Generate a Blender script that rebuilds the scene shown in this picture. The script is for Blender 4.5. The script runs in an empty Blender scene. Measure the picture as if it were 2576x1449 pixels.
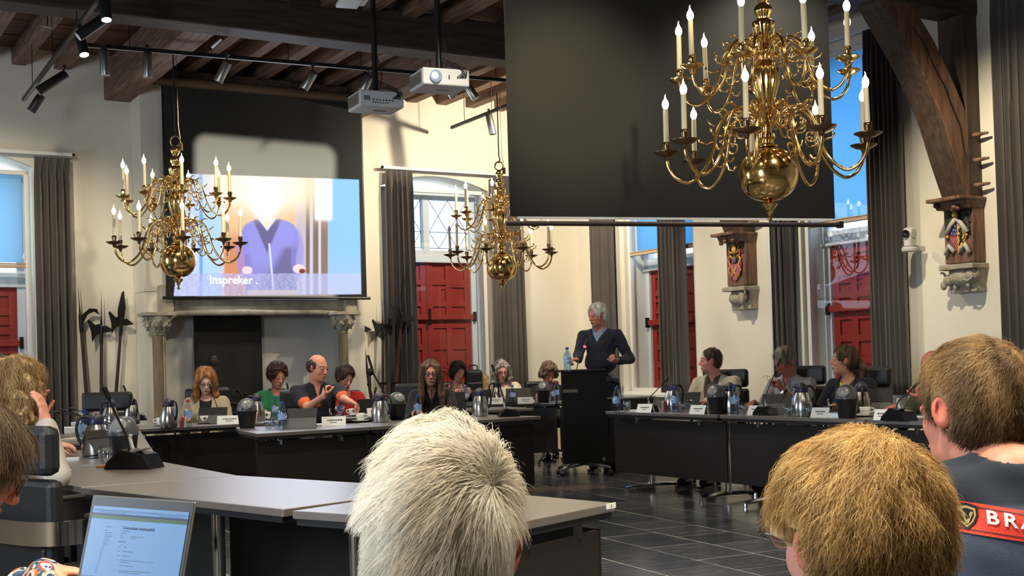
import bpy, math, random
import numpy as np
from mathutils import Matrix, Vector
random.seed(7); RNG = np.random.default_rng(11)
SC = bpy.context.scene; COL = SC.collection
rad = math.radians
# ------------------------------------------------------------------ camera
F_PX, CAM_H, PITCH, ROLL, Y_HOR = 3100.0, 1.22, rad(1.07), rad(1.66), 913.0
_f = np.array([0, math.cos(PITCH), math.sin(PITCH)]); _r0 = np.array([1., 0, 0]); _u0 = np.cross(_r0, _f)
_r = _r0*math.cos(ROLL)-_u0*math.sin(ROLL); _u = _u0*math.cos(ROLL)+_r0*math.sin(ROLL)
CX, CY = 1288.0, Y_HOR-F_PX*math.tan(PITCH)/math.cos(ROLL)
cam_d = bpy.data.cameras.new('camera'); cam = bpy.data.objects.new('camera', cam_d); COL.objects.link(cam)
cam_d.sensor_width = 36; cam_d.lens = F_PX*36/2576; cam_d.shift_y = (CY-724.5)/2576
cam_d.clip_start = .05; cam_d.clip_end = 200
_m = Matrix(((_r[0], _u[0], -_f[0], 0), (_r[1], _u[1], -_f[1], 0), (_r[2], _u[2], -_f[2], CAM_H), (0, 0, 0, 1)))
cam.matrix_world = _m; SC.camera = cam
SC.view_settings.view_transform = 'Standard'; SC.view_settings.look = 'None'
SC.view_settings.gamma = 1; SC.view_settings.exposure = 0.20; SC.view_settings.use_curve_mapping = False
SC.cycles.use_denoising = True; SC.cycles.max_bounces = 7; SC.cycles.diffuse_bounces = 4; SC.cycles.glossy_bounces = 4
SC.cycles.transparent_max_bounces = 16; SC.cycles.transmission_bounces = 6
SC.cycles.sample_clamp_indirect = 4.0; SC.cycles.caustics_reflective = False; SC.cycles.caustics_refractive = False

def ray(px, py): return _f+_r*(px-CX)/F_PX-_u*(py-CY)/F_PX
def at(px, py, Y):
    d = ray(px, py); return Vector(d*(Y/d[1]))+Vector((0, 0, CAM_H))
def atz(px, py, z):
    d = ray(px, py); return Vector(d*((z-CAM_H)/d[2]))+Vector((0, 0, CAM_H))
# room frame: origin at the far right corner, s runs left along the back wall, t runs towards us along the right wall
AN = rad(31); UX, UY = math.cos(AN), math.sin(AN); VX, VY = -math.sin(AN), math.cos(AN); CNX, CNY = .94, 17.0
ROOM = Matrix(((-UX, -VX, 0, CNX), (-UY, -VY, 0, CNY), (0, 0, 1, 0), (0, 0, 0, 1)))
def rm(s, t, z): return ROOM @ Vector((s, t, z))
def st(P): q = ROOM.inverted() @ Vector(P); return q
def onback(px, py, t=0):
    d = ray(px, py); k = (CNX*VX+CNY*VY-t)/(d[0]*VX+d[1]*VY); P = Vector(d*k)+Vector((0, 0, CAM_H)); return st(P)
def onright(px, py, s=0):
    d = ray(px, py); k = (CNX*UX+CNY*UY-s)/(d[0]*UX+d[1]*UY); P = Vector(d*k)+Vector((0, 0, CAM_H)); return st(P)
# ------------------------------------------------------------------ world, lamps of the room and added fill lamps
w = bpy.data.worlds.new('sky'); SC.world = w; w.use_nodes = True
wn = w.node_tree; bg = wn.nodes['Background']
tc = wn.nodes.new('ShaderNodeTexCoord'); sp = wn.nodes.new('ShaderNodeSeparateXYZ'); rp = wn.nodes.new('ShaderNodeValToRGB')
rp.color_ramp.elements[0].position = .42; rp.color_ramp.elements[0].color = (.5, .6, .7, 1)
rp.color_ramp.elements[1].position = .75; rp.color_ramp.elements[1].color = (.58, .80, 1, 1)
e = rp.color_ramp.elements.new(.52); e.color = (.8, .93, 1, 1)
mp = wn.nodes.new('ShaderNodeMath'); mp.operation = 'MULTIPLY_ADD'; mp.inputs[1].default_value = .5; mp.inputs[2].default_value = .5
wn.links.new(tc.outputs['Generated'], sp.inputs[0]); wn.links.new(sp.outputs['Z'], mp.inputs[0])
wn.links.new(mp.outputs[0], rp.inputs[0]); wn.links.new(rp.outputs[0], bg.inputs[0]); bg.inputs[1].default_value = 2.2
def light(kind, P, power, color, size=.05, aim=None, angle=50, blend=.6, name='wash_or_fill_lamp'):
    l = bpy.data.lights.new(name, kind); l.energy = power; l.color = color
    if kind == 'AREA': l.size = size
    else: l.shadow_soft_size = size
    if kind == 'SPOT': l.spot_size = rad(angle); l.spot_blend = blend
    o = bpy.data.objects.new(name, l); COL.objects.link(o); o.location = P
    if aim is not None: o.rotation_euler = (Vector(aim)-Vector(P)).to_track_quat('-Z', 'Y').to_euler()
    return o
WARM = (1, .80, .54); WARM2 = (1, .80, .52); NEUT = (1, .9, .76)
LS = 1.0
# wall washers from the tracks (heads seen in the photo) -> walls
def wash(s, t, z, s2, t2, z2, p, ang=75, col=WARM): light('SPOT', rm(s, t, z), p*LS, col, .04, rm(s2, t2, z2), ang, .8)
wash(7.9, 2.6, 4.1, 7.6, 0, 1.7, 190, 84, (1, .86, .6))
wash(1.8, 2.6, 4.1, 1.5, 0, 2.9, 330, 150, (1, .87, .64))
wash(2.9, 2.2, 3.9, 3.1, 0, 2.0, 80, 110, (1, .87, .66))
for tt, pw in ((1.2, 120), (4.1, 235), (7.2, 290)):
    wash(2.3, tt, 4.1, 0, tt+.1, 2.0, pw, 85, (1, .87, .62))
wash(5.9, 4.2, 4.05, 6.6, 0, 1.3, 150, 60, (1, .87, .66))
# added general fill lamps high over the council table and the public seats
for s_, t_, pw in ((5.3, 3.9, 200), (3.2, 4.4, 220), (6.8, 4.5, 160), (5.6, 7.2, 260), (8.6, 6.4, 200), (3.6, 8.3, 230), (7.2, 9.6, 330), (5.2, 10.8, 300), (8.8, 12.6, 520), (6.2, 13.4, 520), (3.6, 12.4, 360)):
    light('SPOT', rm(s_, t_, 4.15), pw*LS, (1, .88, .68), .07, rm(s_-.1, t_-.3, 0), 120, 1.0)
# added area lamps for daylight, set in unseen openings of the left wall
light('AREA', rm(12.2, 11.2, 2.3), 200, (.74, .87, 1), 1.4, rm(7, 8, 1.4), name='daylight_fill_lamp'); light('AREA', rm(12.2, 2.7, 2.2), 60, (.74, .87, 1), 1.3, rm(6, 4, 1.4), name='daylight_fill_lamp')
light('SPOT', rm(5.7, 10.6, 4.25), 430*LS, (1, .80, .50), .06, rm(5.0, 7.4, 2.95), 26, 1.0)
for s_, t_, p_ in ((8.4, 11.6, 330), (6.4, 12.2, 320), (10.0, 13.2, 260)): light('SPOT', rm(s_+.6, t_+.6, 4.3), p_*LS, (1, .90, .72), .10, rm(s_, t_-.8, 1.0), 80, .9)  # three more added fill lamps, brightening the heads nearest the camera
# ------------------------------------------------------------------ mesh helpers
def V3(*a): return Vector(a)
class MB:
    def __init__(s): s.v = []; s.f = []; s.m = None
    def add(s, vs, fs):
        n = len(s.v); s.v += [tuple(v) for v in vs]; s.f += [tuple(i+n for i in f) for f in fs]; return s
    def box(s, c, d, M=None, tz=1.0, tx=None):
        """box centre c, size d; tz scales the top face"""
        x, y, z = d[0]/2, d[1]/2, d[2]/2; q = []
        for k in (-1, 1):
            sc = 1 if k < 0 else tz
            for a, b in ((-1, -1), (1, -1), (1, 1), (-1, 1)): q.append(Vector((a*x*sc, b*y*sc, k*z)))
        if M is not None: q = [M @ v for v in q]
        q = [v+Vector(c) for v in q]
        return s.add(q, [(3, 2, 1, 0), (4, 5, 6, 7), (0, 1, 5, 4), (1, 2, 6, 5), (2, 3, 7, 6), (3, 0, 4, 7)])
    def bar(s, a, b, w, h, up=(0, 0, 1)):
        a, b = Vector(a), Vector(b); d = (b-a); L = d.length; d.normalize()
        x = d.cross(Vector(up)); x = x.normalized() if x.length > 1e-6 else Vector((1, 0, 0)); z = x.cross(d)
        M = Matrix((x, d, z)).transposed(); return s.box((a+b)/2, (w, L, h), M)
    def lathe(s, prof, n=20, M=None, ribs=0, amp=0, caps=True):
        vs = []; fs = []
        for r, z in prof:
            for i in range(n):
                a = 2*math.pi*i/n; rr = r*(1+(amp*(abs(math.cos(a*ribs/2))-.6) if ribs else 0))
                vs.append(Vector((rr*math.cos(a), rr*math.sin(a), z)))
        for j in range(len(prof)-1):
            for i in range(n):
                k = (i+1) % n; fs.append((j*n+i, j*n+k, (j+1)*n+k, (j+1)*n+i))
        if caps: fs.append(tuple(range(n-1, -1, -1))); fs.append(tuple((len(prof)-1)*n+i for i in range(n)))
        if M is not None: vs = [M @ v for v in vs]
        return s.add(vs, fs)
    def tube(s, pts, r, n=8, flat=1.0):
        pts = [Vector(p) for p in pts]; R = r if isinstance(r, (list, tuple)) else [r]*len(pts)
        up = None; vs = []; fs = []
        for i, p in enumerate(pts):
            d = (pts[min(i+1, len(pts)-1)]-pts[max(i-1, 0)]).normalized()
            if up is None:
                up = d.orthogonal().normalized()
            up = (up-d*up.dot(d)); up = up.normalized() if up.length > 1e-6 else d.orthogonal().normalized()
            sd = d.cross(up)
            for k in range(n):
                a = 2*math.pi*k/n; vs.append(p+(up*math.cos(a)+sd*math.sin(a)*flat)*R[i])
        for i in range(len(pts)-1):
            for k in range(n): k2 = (k+1) % n; fs.append((i*n+k, i*n+k2, (i+1)*n+k2, (i+1)*n+k))
        fs.append(tuple(range(n-1, -1, -1))); fs.append(tuple((len(pts)-1)*n+k for k in range(n)))
        return s.add(vs, fs)
    def prism(s, poly, z0, z1, M=None):
        n = len(poly); vs = [Vector((p[0], p[1], z0)) for p in poly]+[Vector((p[0], p[1], z1)) for p in poly]
        if M is not None: vs = [M @ v for v in vs]
        ar = sum(poly[i][0]*poly[(i+1) % n][1]-poly[(i+1) % n][0]*poly[i][1] for i in range(n))
        idx = list(range(n)) if ar > 0 else list(range(n-1, -1, -1))
        fs = [tuple(idx[::-1]), tuple(i+n for i in idx)]
        for a in range(n):
            i, j = idx[a], idx[(a+1) % n]; fs.append((i, j, j+n, i+n))
        return s.add(vs, fs)
    def ball(s, c, r, n=12, m=8, M=None):
        r = r if isinstance(r, (tuple, list)) else (r, r, r); prof = []
        vs = []; fs = []
        for j in range(1, m):
            b = math.pi*j/m-math.pi/2
            for i in range(n):
                a = 2*math.pi*i/n; vs.append(Vector((r[0]*math.cos(b)*math.cos(a), r[1]*math.cos(b)*math.sin(a), r[2]*math.sin(b))))
        vs += [Vector((0, 0, -r[2])), Vector((0, 0, r[2]))]
        for j in range(m-2):
            for i in range(n): k = (i+1) % n; fs.append((j*n+i, j*n+k, (j+1)*n+k, (j+1)*n+i))
        B = len(vs)-2
        for i in range(n): k = (i+1) % n; fs.append((B, k, i)); fs.append((B+1, (m-2)*n+i, (m-2)*n+k))
        if M is not None: vs = [M @ v for v in vs]
        return s.add([v+Vector(c) for v in vs], fs)
    def build(s, name, mat, parent=None, smooth=False, bevel=0, M=None, **tags):
        me = bpy.data.meshes.new(name); me.from_pydata(s.v, [], s.f); me.update()
        return link(name, me, mat, parent, smooth, bevel, M, **tags)
def link(name, me, mat=None, parent=None, smooth=False, bevel=0, M=None, **tags):
    o = bpy.data.objects.new(name, me); COL.objects.link(o)
    if mat is not None: 
        me.materials.clear()
        for q in (mat if isinstance(mat, (list, tuple)) else [mat]): me.materials.append(q)
    if smooth:
        me.polygons.foreach_set('use_smooth', [True]*len(me.polygons))
        if smooth == 'auto':
            try: me.set_sharp_from_angle(angle=rad(40))
            except Exception: pass
    if bevel:
        b = o.modifiers.new('b', 'BEVEL'); b.width = bevel; b.segments = 2; b.limit_method = 'ANGLE'
    if parent is not None: o.parent = parent
    if M is not None: o.matrix_basis = M
    for k, v in tags.items(): o[k] = v
    return o
def empty(name, M=None, parent=None, **tags):
    o = bpy.data.objects.new(name, None); COL.objects.link(o); o.empty_display_size = .1
    if parent is not None: o.parent = parent
    if M is not None: o.matrix_basis = M
    for k, v in tags.items(): o[k] = v
    return o
def T(p, yaw=0, s=1.0): return Matrix.Translation(Vector(p)) @ Matrix.Rotation(yaw, 4, 'Z') @ Matrix.Scale(s, 4)
_kids = {}
def copy_tree(o, M, parent=None, **tags):
    c = o.copy(); COL.objects.link(c); c.parent = parent
    if parent is None: c.matrix_basis = M
    for k, v in tags.items(): c[k] = v
    for ch in list(o.children): copy_tree(ch, None, c)
    return c
# ------------------------------------------------------------------ materials
MATS = {}
def mat(name, col, rough=.5, metal=0, bump=0, bscale=20, var=0, vscale=3, emit=None, estr=0, coat=0, trans=0, stretch=None, spec=.5, attr=None, ior=1.45, sheen=0, rvar=0):
    if name in MATS: return MATS[name]
    m = bpy.data.materials.new(name); m.use_nodes = True; nt = m.node_tree; N = nt.nodes; L = nt.links; b = N['Principled BSDF']
    if name == 'desk_top': b.inputs['Coat IOR'].default_value = 1.9
    b.inputs['Roughness'].default_value = rough; b.inputs['Metallic'].default_value = metal
    b.inputs['Specular IOR Level'].default_value = spec; b.inputs['Coat Weight'].default_value = coat; b.inputs['Coat Roughness'].default_value = .34 if name == 'desk_top' else .12
    b.inputs['Transmission Weight'].default_value = trans; b.inputs['IOR'].default_value = ior
    b.inputs['Base Color'].default_value = (*col, 1); b.inputs['Sheen Weight'].default_value = sheen
    if emit: b.inputs['Emission Color'].default_value = (*emit, 1); b.inputs['Emission Strength'].default_value = estr
    if var or bump or rvar:
        tcn = N.new('ShaderNodeTexCoord'); mpn = N.new('ShaderNodeMapping'); L.new(tcn.outputs['Object'], mpn.inputs[0])
        if stretch: mpn.inputs['Scale'].default_value = stretch
    if attr:
        at_ = N.new('ShaderNodeAttribute'); at_.attribute_name = attr; L.new(at_.outputs['Color'], b.inputs['Base Color']); base = at_.outputs['Color']
    if var:
        n = N.new('ShaderNodeTexNoise'); n.inputs['Scale'].default_value = vscale; n.inputs['Detail'].default_value = 6; L.new(mpn.outputs[0], n.inputs['Vector'])
        mr = N.new('ShaderNodeMapRange'); mr.inputs[1].default_value = .3; mr.inputs[2].default_value = .7; mr.inputs[3].default_value = 1-var; mr.inputs[4].default_value = 1+var
        L.new(n.outputs['Fac'], mr.inputs[0]); mx = N.new('ShaderNodeVectorMath'); mx.operation = 'SCALE'
        if attr: L.new(base, mx.inputs[0])
        else: mx.inputs[0].default_value = col
        L.new(mr.outputs[0], mx.inputs['Scale']); L.new(mx.outputs[0], b.inputs['Base Color'])
    if rvar:
        n = N.new('ShaderNodeTexNoise'); n.inputs['Scale'].default_value = vscale*1.7; n.inputs['Detail'].default_value = 4; L.new(mpn.outputs[0], n.inputs['Vector'])
        mr = N.new('ShaderNodeMapRange'); mr.inputs[1].default_value = .3; mr.inputs[2].default_value = .7; mr.inputs[3].default_value = rough-rvar; mr.inputs[4].default_value = rough+rvar
        L.new(n.outputs['Fac'], mr.inputs[0]); L.new(mr.outputs[0], b.inputs['Roughness'])
    if bump:
        n = N.new('ShaderNodeTexNoise'); n.inputs['Scale'].default_value = bscale; n.inputs['Detail'].default_value = 5; L.new(mpn.outputs[0], n.inputs['Vector'])
        bp = N.new('ShaderNodeBump'); bp.inputs['Strength'].default_value = bump; bp.inputs['Distance'].default_value = .01
        L.new(n.outputs['Fac'], bp.inputs['Height']); L.new(bp.outputs[0], b.inputs['Normal'])
    MATS[name] = m; return m
plaster = mat('plaster', (.82, .765, .655), .85, bump=.25, bscale=14, var=.035, vscale=1.3)
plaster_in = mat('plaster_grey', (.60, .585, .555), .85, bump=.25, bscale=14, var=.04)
white_paint = mat('white_paint', (.78, .78, .76), .5, var=.03)
oak = mat('oak_dark', (.17, .095, .062), .62, bump=.6, bscale=26, var=.55, vscale=5, stretch=(6, .5, 6))
oak_b = mat('oak_beam', (.050, .030, .023), .6, bump=.6, bscale=26, var=.5, vscale=5, stretch=(.5, 6, 6))
oak_plank = mat('oak_plank', (.16, .075, .042), .7, bump=.5, bscale=20, var=.5, vscale=4, stretch=(.6, 6, 6))
oak_red = mat('oak_red', (.20, .105, .07), .55, bump=.25, bscale=22, var=.5, vscale=4, stretch=(6, 6, .8))
oak_post = mat('oak_post', (.07, .042, .028), .6, bump=.5, bscale=26, var=.45, vscale=5, stretch=(6, 6, .5))
curtain_m = mat('curtain_velvet', (.088, .074, .071), .9, bump=.25, bscale=120, var=.2, vscale=6, sheen=.35, stretch=(1, 1, .25))
red_paint = mat('red_paint', (.36, .032, .02), .45, bump=.1, var=.12, vscale=3)
iron = mat('black_iron', (.02, .018, .018), .45, .6)
blackm = mat('black_plastic', (.012, .012, .013), .42)
black_gl = mat('black_gloss', (.01, .01, .011), .18)
blk_leather = mat('black_leather', (.014, .014, .015), .38, bump=.15, bscale=150)
chrome = mat('chrome', (.75, .74, .72), .12, 1)
steel = mat('brushed_steel', (.62, .61, .6), .24, 1, rvar=.05)
alu = mat('aluminium', (.45, .44, .42), .35, 1)
brass = mat('polished_brass', (.83, .56, .22), .14, 1, rvar=.06, vscale=14, bump=.05, bscale=30)
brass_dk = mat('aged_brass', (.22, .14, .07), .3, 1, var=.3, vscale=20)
stone = mat('sandstone', (.42, .37, .29), .9, bump=.8, bscale=40, var=.2, vscale=8)
desk_top = mat('desk_top', (.105, .086, .076), .38, var=.10, vscale=6, stretch=(1, 8, 1), spec=.9, coat=1.0)
desk_edge = mat('desk_panel', (.013, .0095, .0085), .5, var=.2, vscale=6)
white_pl = mat('white_plastic', (.7, .69, .68), .35)
paper = mat('paper', (.78, .78, .76), .8)
porcelain = mat('porcelain', (.82, .8, .76), .15, coat=.4)
def glassmat(name, col, rough=0.02, alpha=.25):
    m = bpy.data.materials.new(name); m.use_nodes = True; nt = m.node_tree; N = nt.nodes; L = nt.links
    for n in list(N): N.remove(n)
    o = N.new('ShaderNodeOutputMaterial'); mx = N.new('ShaderNodeMixShader'); t = N.new('ShaderNodeBsdfTransparent'); g = N.new('ShaderNodeBsdfGlossy')
    t.inputs[0].default_value = (*col, 1); g.inputs['Roughness'].default_value = rough; fr = N.new('ShaderNodeFresnel'); fr.inputs[0].default_value = 1.5
    ad = N.new('ShaderNodeMath'); ad.operation = 'ADD'; ad.inputs[1].default_value = alpha; ad.use_clamp = True
    ge = N.new('ShaderNodeNewGeometry'); iv = N.new('ShaderNodeMath'); iv.operation = 'SUBTRACT'; iv.inputs[0].default_value = 1; L.new(ge.outputs['Backfacing'], iv.inputs[1])
    mu = N.new('ShaderNodeMath'); mu.operation = 'MULTIPLY'; L.new(fr.outputs[0], mu.inputs[0]); L.new(iv.outputs[0], mu.inputs[1])
    L.new(mu.outputs[0], ad.inputs[0]); L.new(ad.outputs[0], mx.inputs[0]); L.new(t.outputs[0], mx.inputs[1]); L.new(g.outputs[0], mx.inputs[2]); L.new(mx.outputs[0], o.inputs[0])
    return m
pane_m = glassmat('window_glass', (.93, .96, 1), .0, .0)
clear_gl = glassmat('clear_glass', (.86, .9, .92), .03, .12)
bottle_blue = glassmat('bottle_blue', (.66, .80, .96), .06, .14)
def blindmat(name, col):
    m = bpy.data.materials.new(name); m.use_nodes = True; nt = m.node_tree; N = nt.nodes; L = nt.links; b = N['Principled BSDF']
    b.inputs['Base Color'].default_value = (*col, 1); b.inputs['Roughness'].default_value = .8
    tr = N.new('ShaderNodeBsdfTranslucent'); tr.inputs[0].default_value = (*col, 1); mx = N.new('ShaderNodeMixShader'); mx.inputs[0].default_value = .75
    L.new(b.outputs[0], mx.inputs[1]); L.new(tr.outputs[0], mx.inputs[2]); L.new(mx.outputs[0], N['Material Output'].inputs[0]); return m
blind_blue = blindmat('blind_blue', (.36, .66, .90))
blind_grey = blindmat('blind_grey', (.55, .76, .90))
# ================================================================== the room
def struct(name, mb, m, parent=None, **k):
    if parent is None: return mb.build(name, m, None, M=ROOM, kind='structure', **k)
    return mb.build(name, m, parent, **k)
CEIL = 4.72
def wall_holes(holes, a0, a1, z1, axis, th=.5):
    """solid wall with rectangular holes (a_start, a_end, z_lo, z_hi) sorted along the wall"""
    b = MB()
    def bx(p0, p1, q0, q1):
        if p1-p0 < 1e-4 or q1-q0 < 1e-4: return
        c = ((p0+p1)/2, -th/2, (q0+q1)/2); d = (p1-p0, th, q1-q0)
        if axis == 't': c = (c[1], c[0], c[2]); d = (d[1], d[0], d[2])
        b.box(c, d)
    x = a0
    for h in holes:
        bx(x, h[0], 0, z1); bx(h[0], h[1], 0, h[2]); bx(h[0], h[1], h[3], z1); x = h[1]
    bx(x, a1, 0, z1); return b
wb = wall_holes([(1.40, 2.96, .76, 3.66), (7.10, 8.66, .76, 3.66)], -.5, 12, 4.9, 's')
for s0, s1 in ((1.40, 2.96), (7.10, 8.66)):      # flat arch heads
    n = 14; pl = [(s0, 3.66)]
    for i in range(n+1):
        x = s0+(s1-s0)*i/n; pl.append((x, 3.50+.16*(1-(2*i/n-1)**2)))
    pl.append((s1, 3.66))
    for i in range(n):
        a, c = pl[i+1], pl[i+2]
        wb.prism([(a[0], a[1]), (c[0], c[1]), (c[0], 3.67), (a[0], 3.67)], 0, .5, Matrix(((1, 0, 0, 0), (0, 0, -1, 0), (0, 1, 0, 0), (0, 0, 0, 1))))
struct('wall_back', wb, plaster)
struct('wall_right', wall_holes([(1.08, 2.50, .78, 4.38), (4.30, 5.74, .78, 4.38)], 0, 20.5, 4.9, 't'), plaster)
wl = wall_holes([(2, 3.4, .8, 3.6), (10.5, 12, .8, 3.8)], 0, 20.5, 4.9, 't'); struct('wall_left', wl, plaster).matrix_basis = ROOM @ Matrix.Translation((12.5, 0, 0))
wf = MB().box((6, 20.7, 2.45), (13, .4, 4.9)); struct('wall_front', wf, plaster)
# ---- ceiling: planks, joists, main beams
cl = struct('ceiling', MB().box((6, 10, 4.98), (13.4, 21.6, .12)), oak_plank)
pk = None
for i in range(66):
    t0 = -.1+i*.3
    if t0 > 14: break
    hh = random.uniform(0, .012)
    MB().box((5.5, t0+.147, 4.80+hh), (12.4, .288, .03)).build('plank', oak_plank, cl)
jo = []
s = .34; k = 0
while s < 11.6:
    if not (3.2 < s < 3.62 or 6.0 < s < 6.36):
        wd = random.uniform(.13, .155); yy = random.uniform(-.006, .006)
        MB().box((s+yy, 6.4, 4.69+random.uniform(-.01, .01)), (wd, 13.2, .20)).build('joist', oak, cl, bevel=.008)
    s += .43; k += 1
for s_, w_ in ((3.40, .27), (6.19, .28)):
    MB().box((s_, 1.5, 4.50), (w_, 3.3, .42)).build('trimmer_beam', oak, cl, bevel=.015)
for t_ in (3.28, 6.5):
    MB().box((5.8, t_, 4.475), (12.4, .32, .37)).build('main_beam', oak_b, cl, bevel=.02)
MB().box((4.8, .34, 4.56), (2.5, .12, .1)).build('trimmer_beam', oak, cl)
# ---- floor: slabs laid in rows, slightly turned to the walls
TA = rad(25); tU = (math.cos(TA), math.sin(TA)); tV = (-math.sin(TA), math.cos(TA))
fl = MB().box((5.9, 10, -.0535), (13.4, 21.6, .1)); floor = struct('floor', fl, mat('grout', (.48, .46, .43), .8))
def slate():
    m = bpy.data.materials.new('slate_tile'); m.use_nodes = True; nt = m.node_tree; N = nt.nodes; L = nt.links; b = N['Principled BSDF']
    oi = N.new('ShaderNodeObjectInfo'); cr = N.new('ShaderNodeValToRGB'); cr.color_ramp.interpolation = 'CONSTANT'
    cols = [(0, (.034, .038, .046)), (.2, (.048, .052, .06)), (.4, (.040, .046, .058)), (.6, (.062, .066, .072)), (.78, (.03, .034, .042)), (.93, (.11, .09, .075))]
    for i, (p, c) in enumerate(cols):
        el = cr.color_ramp.elements[i] if i < 2 else cr.color_ramp.elements.new(p)
        el.position = p; el.color = (*c, 1)
    L.new(oi.outputs['Random'], cr.inputs[0])
    tcn = N.new('ShaderNodeTexCoord'); mpn = N.new('ShaderNodeMapping'); L.new(tcn.outputs['Object'], mpn.inputs[0])
    ad = N.new('ShaderNodeVectorMath'); ad.operation = 'ADD'; cx = N.new('ShaderNodeCombineXYZ'); ml = N.new('ShaderNodeMath'); ml.operation = 'MULTIPLY'; ml.inputs[1].default_value = 50
    L.new(oi.outputs['Random'], ml.inputs[0]); L.new(ml.outputs[0], cx.inputs[0]); L.new(ml.outputs[0], cx.inputs[1]); L.new(mpn.outputs[0], ad.inputs[0]); L.new(cx.outputs[0], ad.inputs[1])
    mpn.inputs['Scale'].default_value = (1, 3.2, 1)
    n = N.new('ShaderNodeTexNoise'); n.inputs['Scale'].default_value = 3.0; n.inputs['Detail'].default_value = 8; n.inputs['Roughness'].default_value = .65; n.inputs['Distortion'].default_value = 1.4
    L.new(ad.outputs[0], n.inputs['Vector']); r2 = N.new('ShaderNodeValToRGB'); r2.color_ramp.elements[0].position = .56; r2.color_ramp.elements[1].position = .8
    r2.color_ramp.elements[0].color = (0, 0, 0, 1); r2.color_ramp.elements[1].color = (.16, .155, .15, 1); L.new(n.outputs['Fac'], r2.inputs[0])
    mx = N.new('ShaderNodeMixRGB'); mx.blend_type = 'ADD'; mx.inputs[0].default_value = 1; L.new(cr.outputs[0], mx.inputs[1]); L.new(r2.outputs[0], mx.inputs[2]); L.new(mx.outputs[0], b.inputs['Base Color'])
    mr = N.new('ShaderNodeMapRange'); mr.inputs[3].default_value = .04; mr.inputs[4].default_value = .26; L.new(n.outputs['Fac'], mr.inputs[0]); L.new(mr.outputs[0], b.inputs['Roughness'])
    bp = N.new('ShaderNodeBump'); bp.inputs['Strength'].default_value = .12; bp.inputs['Distance'].default_value = .01; L.new(n.outputs['Fac'], bp.inputs['Height']); L.new(bp.outputs[0], b.inputs['Normal'])
    b.inputs['Specular IOR Level'].default_value = .7; return m
slate_m = slate()
TS_, TG = .43, .009
TM = Matrix(((tU[0], tV[0], 0, 0), (tU[1], tV[1], 0, 0), (0, 0, 1, 0), (0, 0, 0, 1)))
tile_me = [None, None]
for kx, lw in enumerate((TS_, TS_*1.35)):
    b_ = MB().box((0, 0, -.012), (TS_-TG, lw-TG, .02)); tile_me[kx] = bpy.data.meshes.new('tile'); tile_me[kx].from_pydata(b_.v, [], b_.f); tile_me[kx].materials.append(slate_m)
RI = ROOM.inverted(); far = MB(); nt_ = 0
cand = []
for i in range(-14, 30):
    off = random.uniform(0, .4); j = -2.0+off
    while j < 17:
        kx = 1 if random.random() < .3 else 0; lw = (TS_, TS_*1.35)[kx]
        c = TM @ Vector((i*TS_+.045*1, j+lw/2, 0)); q = RI @ c; j += lw
        if q.x < .1 or q.y < .1 or q.x > 11.8 or q.y > 20: continue
        cand.append((c, kx, lw))
def tile_key(c):
    Y = c[0].y; px = CX+F_PX*c[0].x/max(Y, .5)
    return (0 if (1320 < px < 2000 and 6 < Y < 14.6) else 1, Y if Y > 5 else 30-Y)
cand.sort(key=tile_key)
for idx, (c, kx, lw) in enumerate(cand):
    if idx < 290:
        o = link('tile', tile_me[kx], None, floor); o.matrix_world = TM.copy(); o.matrix_basis = RI @ Matrix.Translation(c) @ Matrix.Rotation(TA, 4, 'Z')
        o.location.z += random.uniform(-.0006, .0006)
    else:
        M_ = RI @ Matrix.Translation(c) @ Matrix.Rotation(TA, 4, 'Z'); far.box((0, 0, 0), (0, 0, 0)); 
        del far.v[-8:]; del far.f[-6:]; far.box(M_ @ Vector((0, 0, -.012)), (TS_-TG, lw-TG, .02), (RI @ Matrix.Rotation(TA, 4, 'Z')).to_3x3())
far.build('tile_field', slate_m, floor, kind='stuff')
# ---- windows
RED = red_paint
def shutter_leaf(W, Hh, cols=2, rows=(.14, .42, .70), name='shutter'):
    """framed leaf with sunk panels; local x 0..W, y depth, z 0..H; returns frame MB and panel list"""
    f = MB(); p = []
    st_ = .085; zs = [0, .12]
    n = 6; hp = (Hh-.12*2-.07*(n-1))/n
    f.box((W/2, 0, Hh/2), (W, .02, Hh))
    for x in (st_/2, W/2, W-st_/2): f.box((x, .022, Hh/2), (st_ if x != W/2 else .09, .025, Hh))
    z = 0
    f.box((W/2, .021, .06), (W, .025, .12)); f.box((W/2, .021, Hh-.06), (W, .025, .12))
    for i in range(n-1):
        zz = .12+(i+1)*hp+i*.07+.035; f.box((W/2, .021, zz), (W, .0245, .07))
    return f, hp
def strap(x0, x1, z, y):
    m = MB().box(((x0+x1)/2, y, z), (abs(x1-x0), .008, .028))
    for k in (-1, 1): m.tube([(x1-.02*(1 if x1 > x0 else -1), y, z), (x1+.03*(1 if x1 > x0 else -1), y, z+k*.03), (x1+.07*(1 if x1 > x0 else -1), y, z+k*.035)], .006, 5)
    return m
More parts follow.
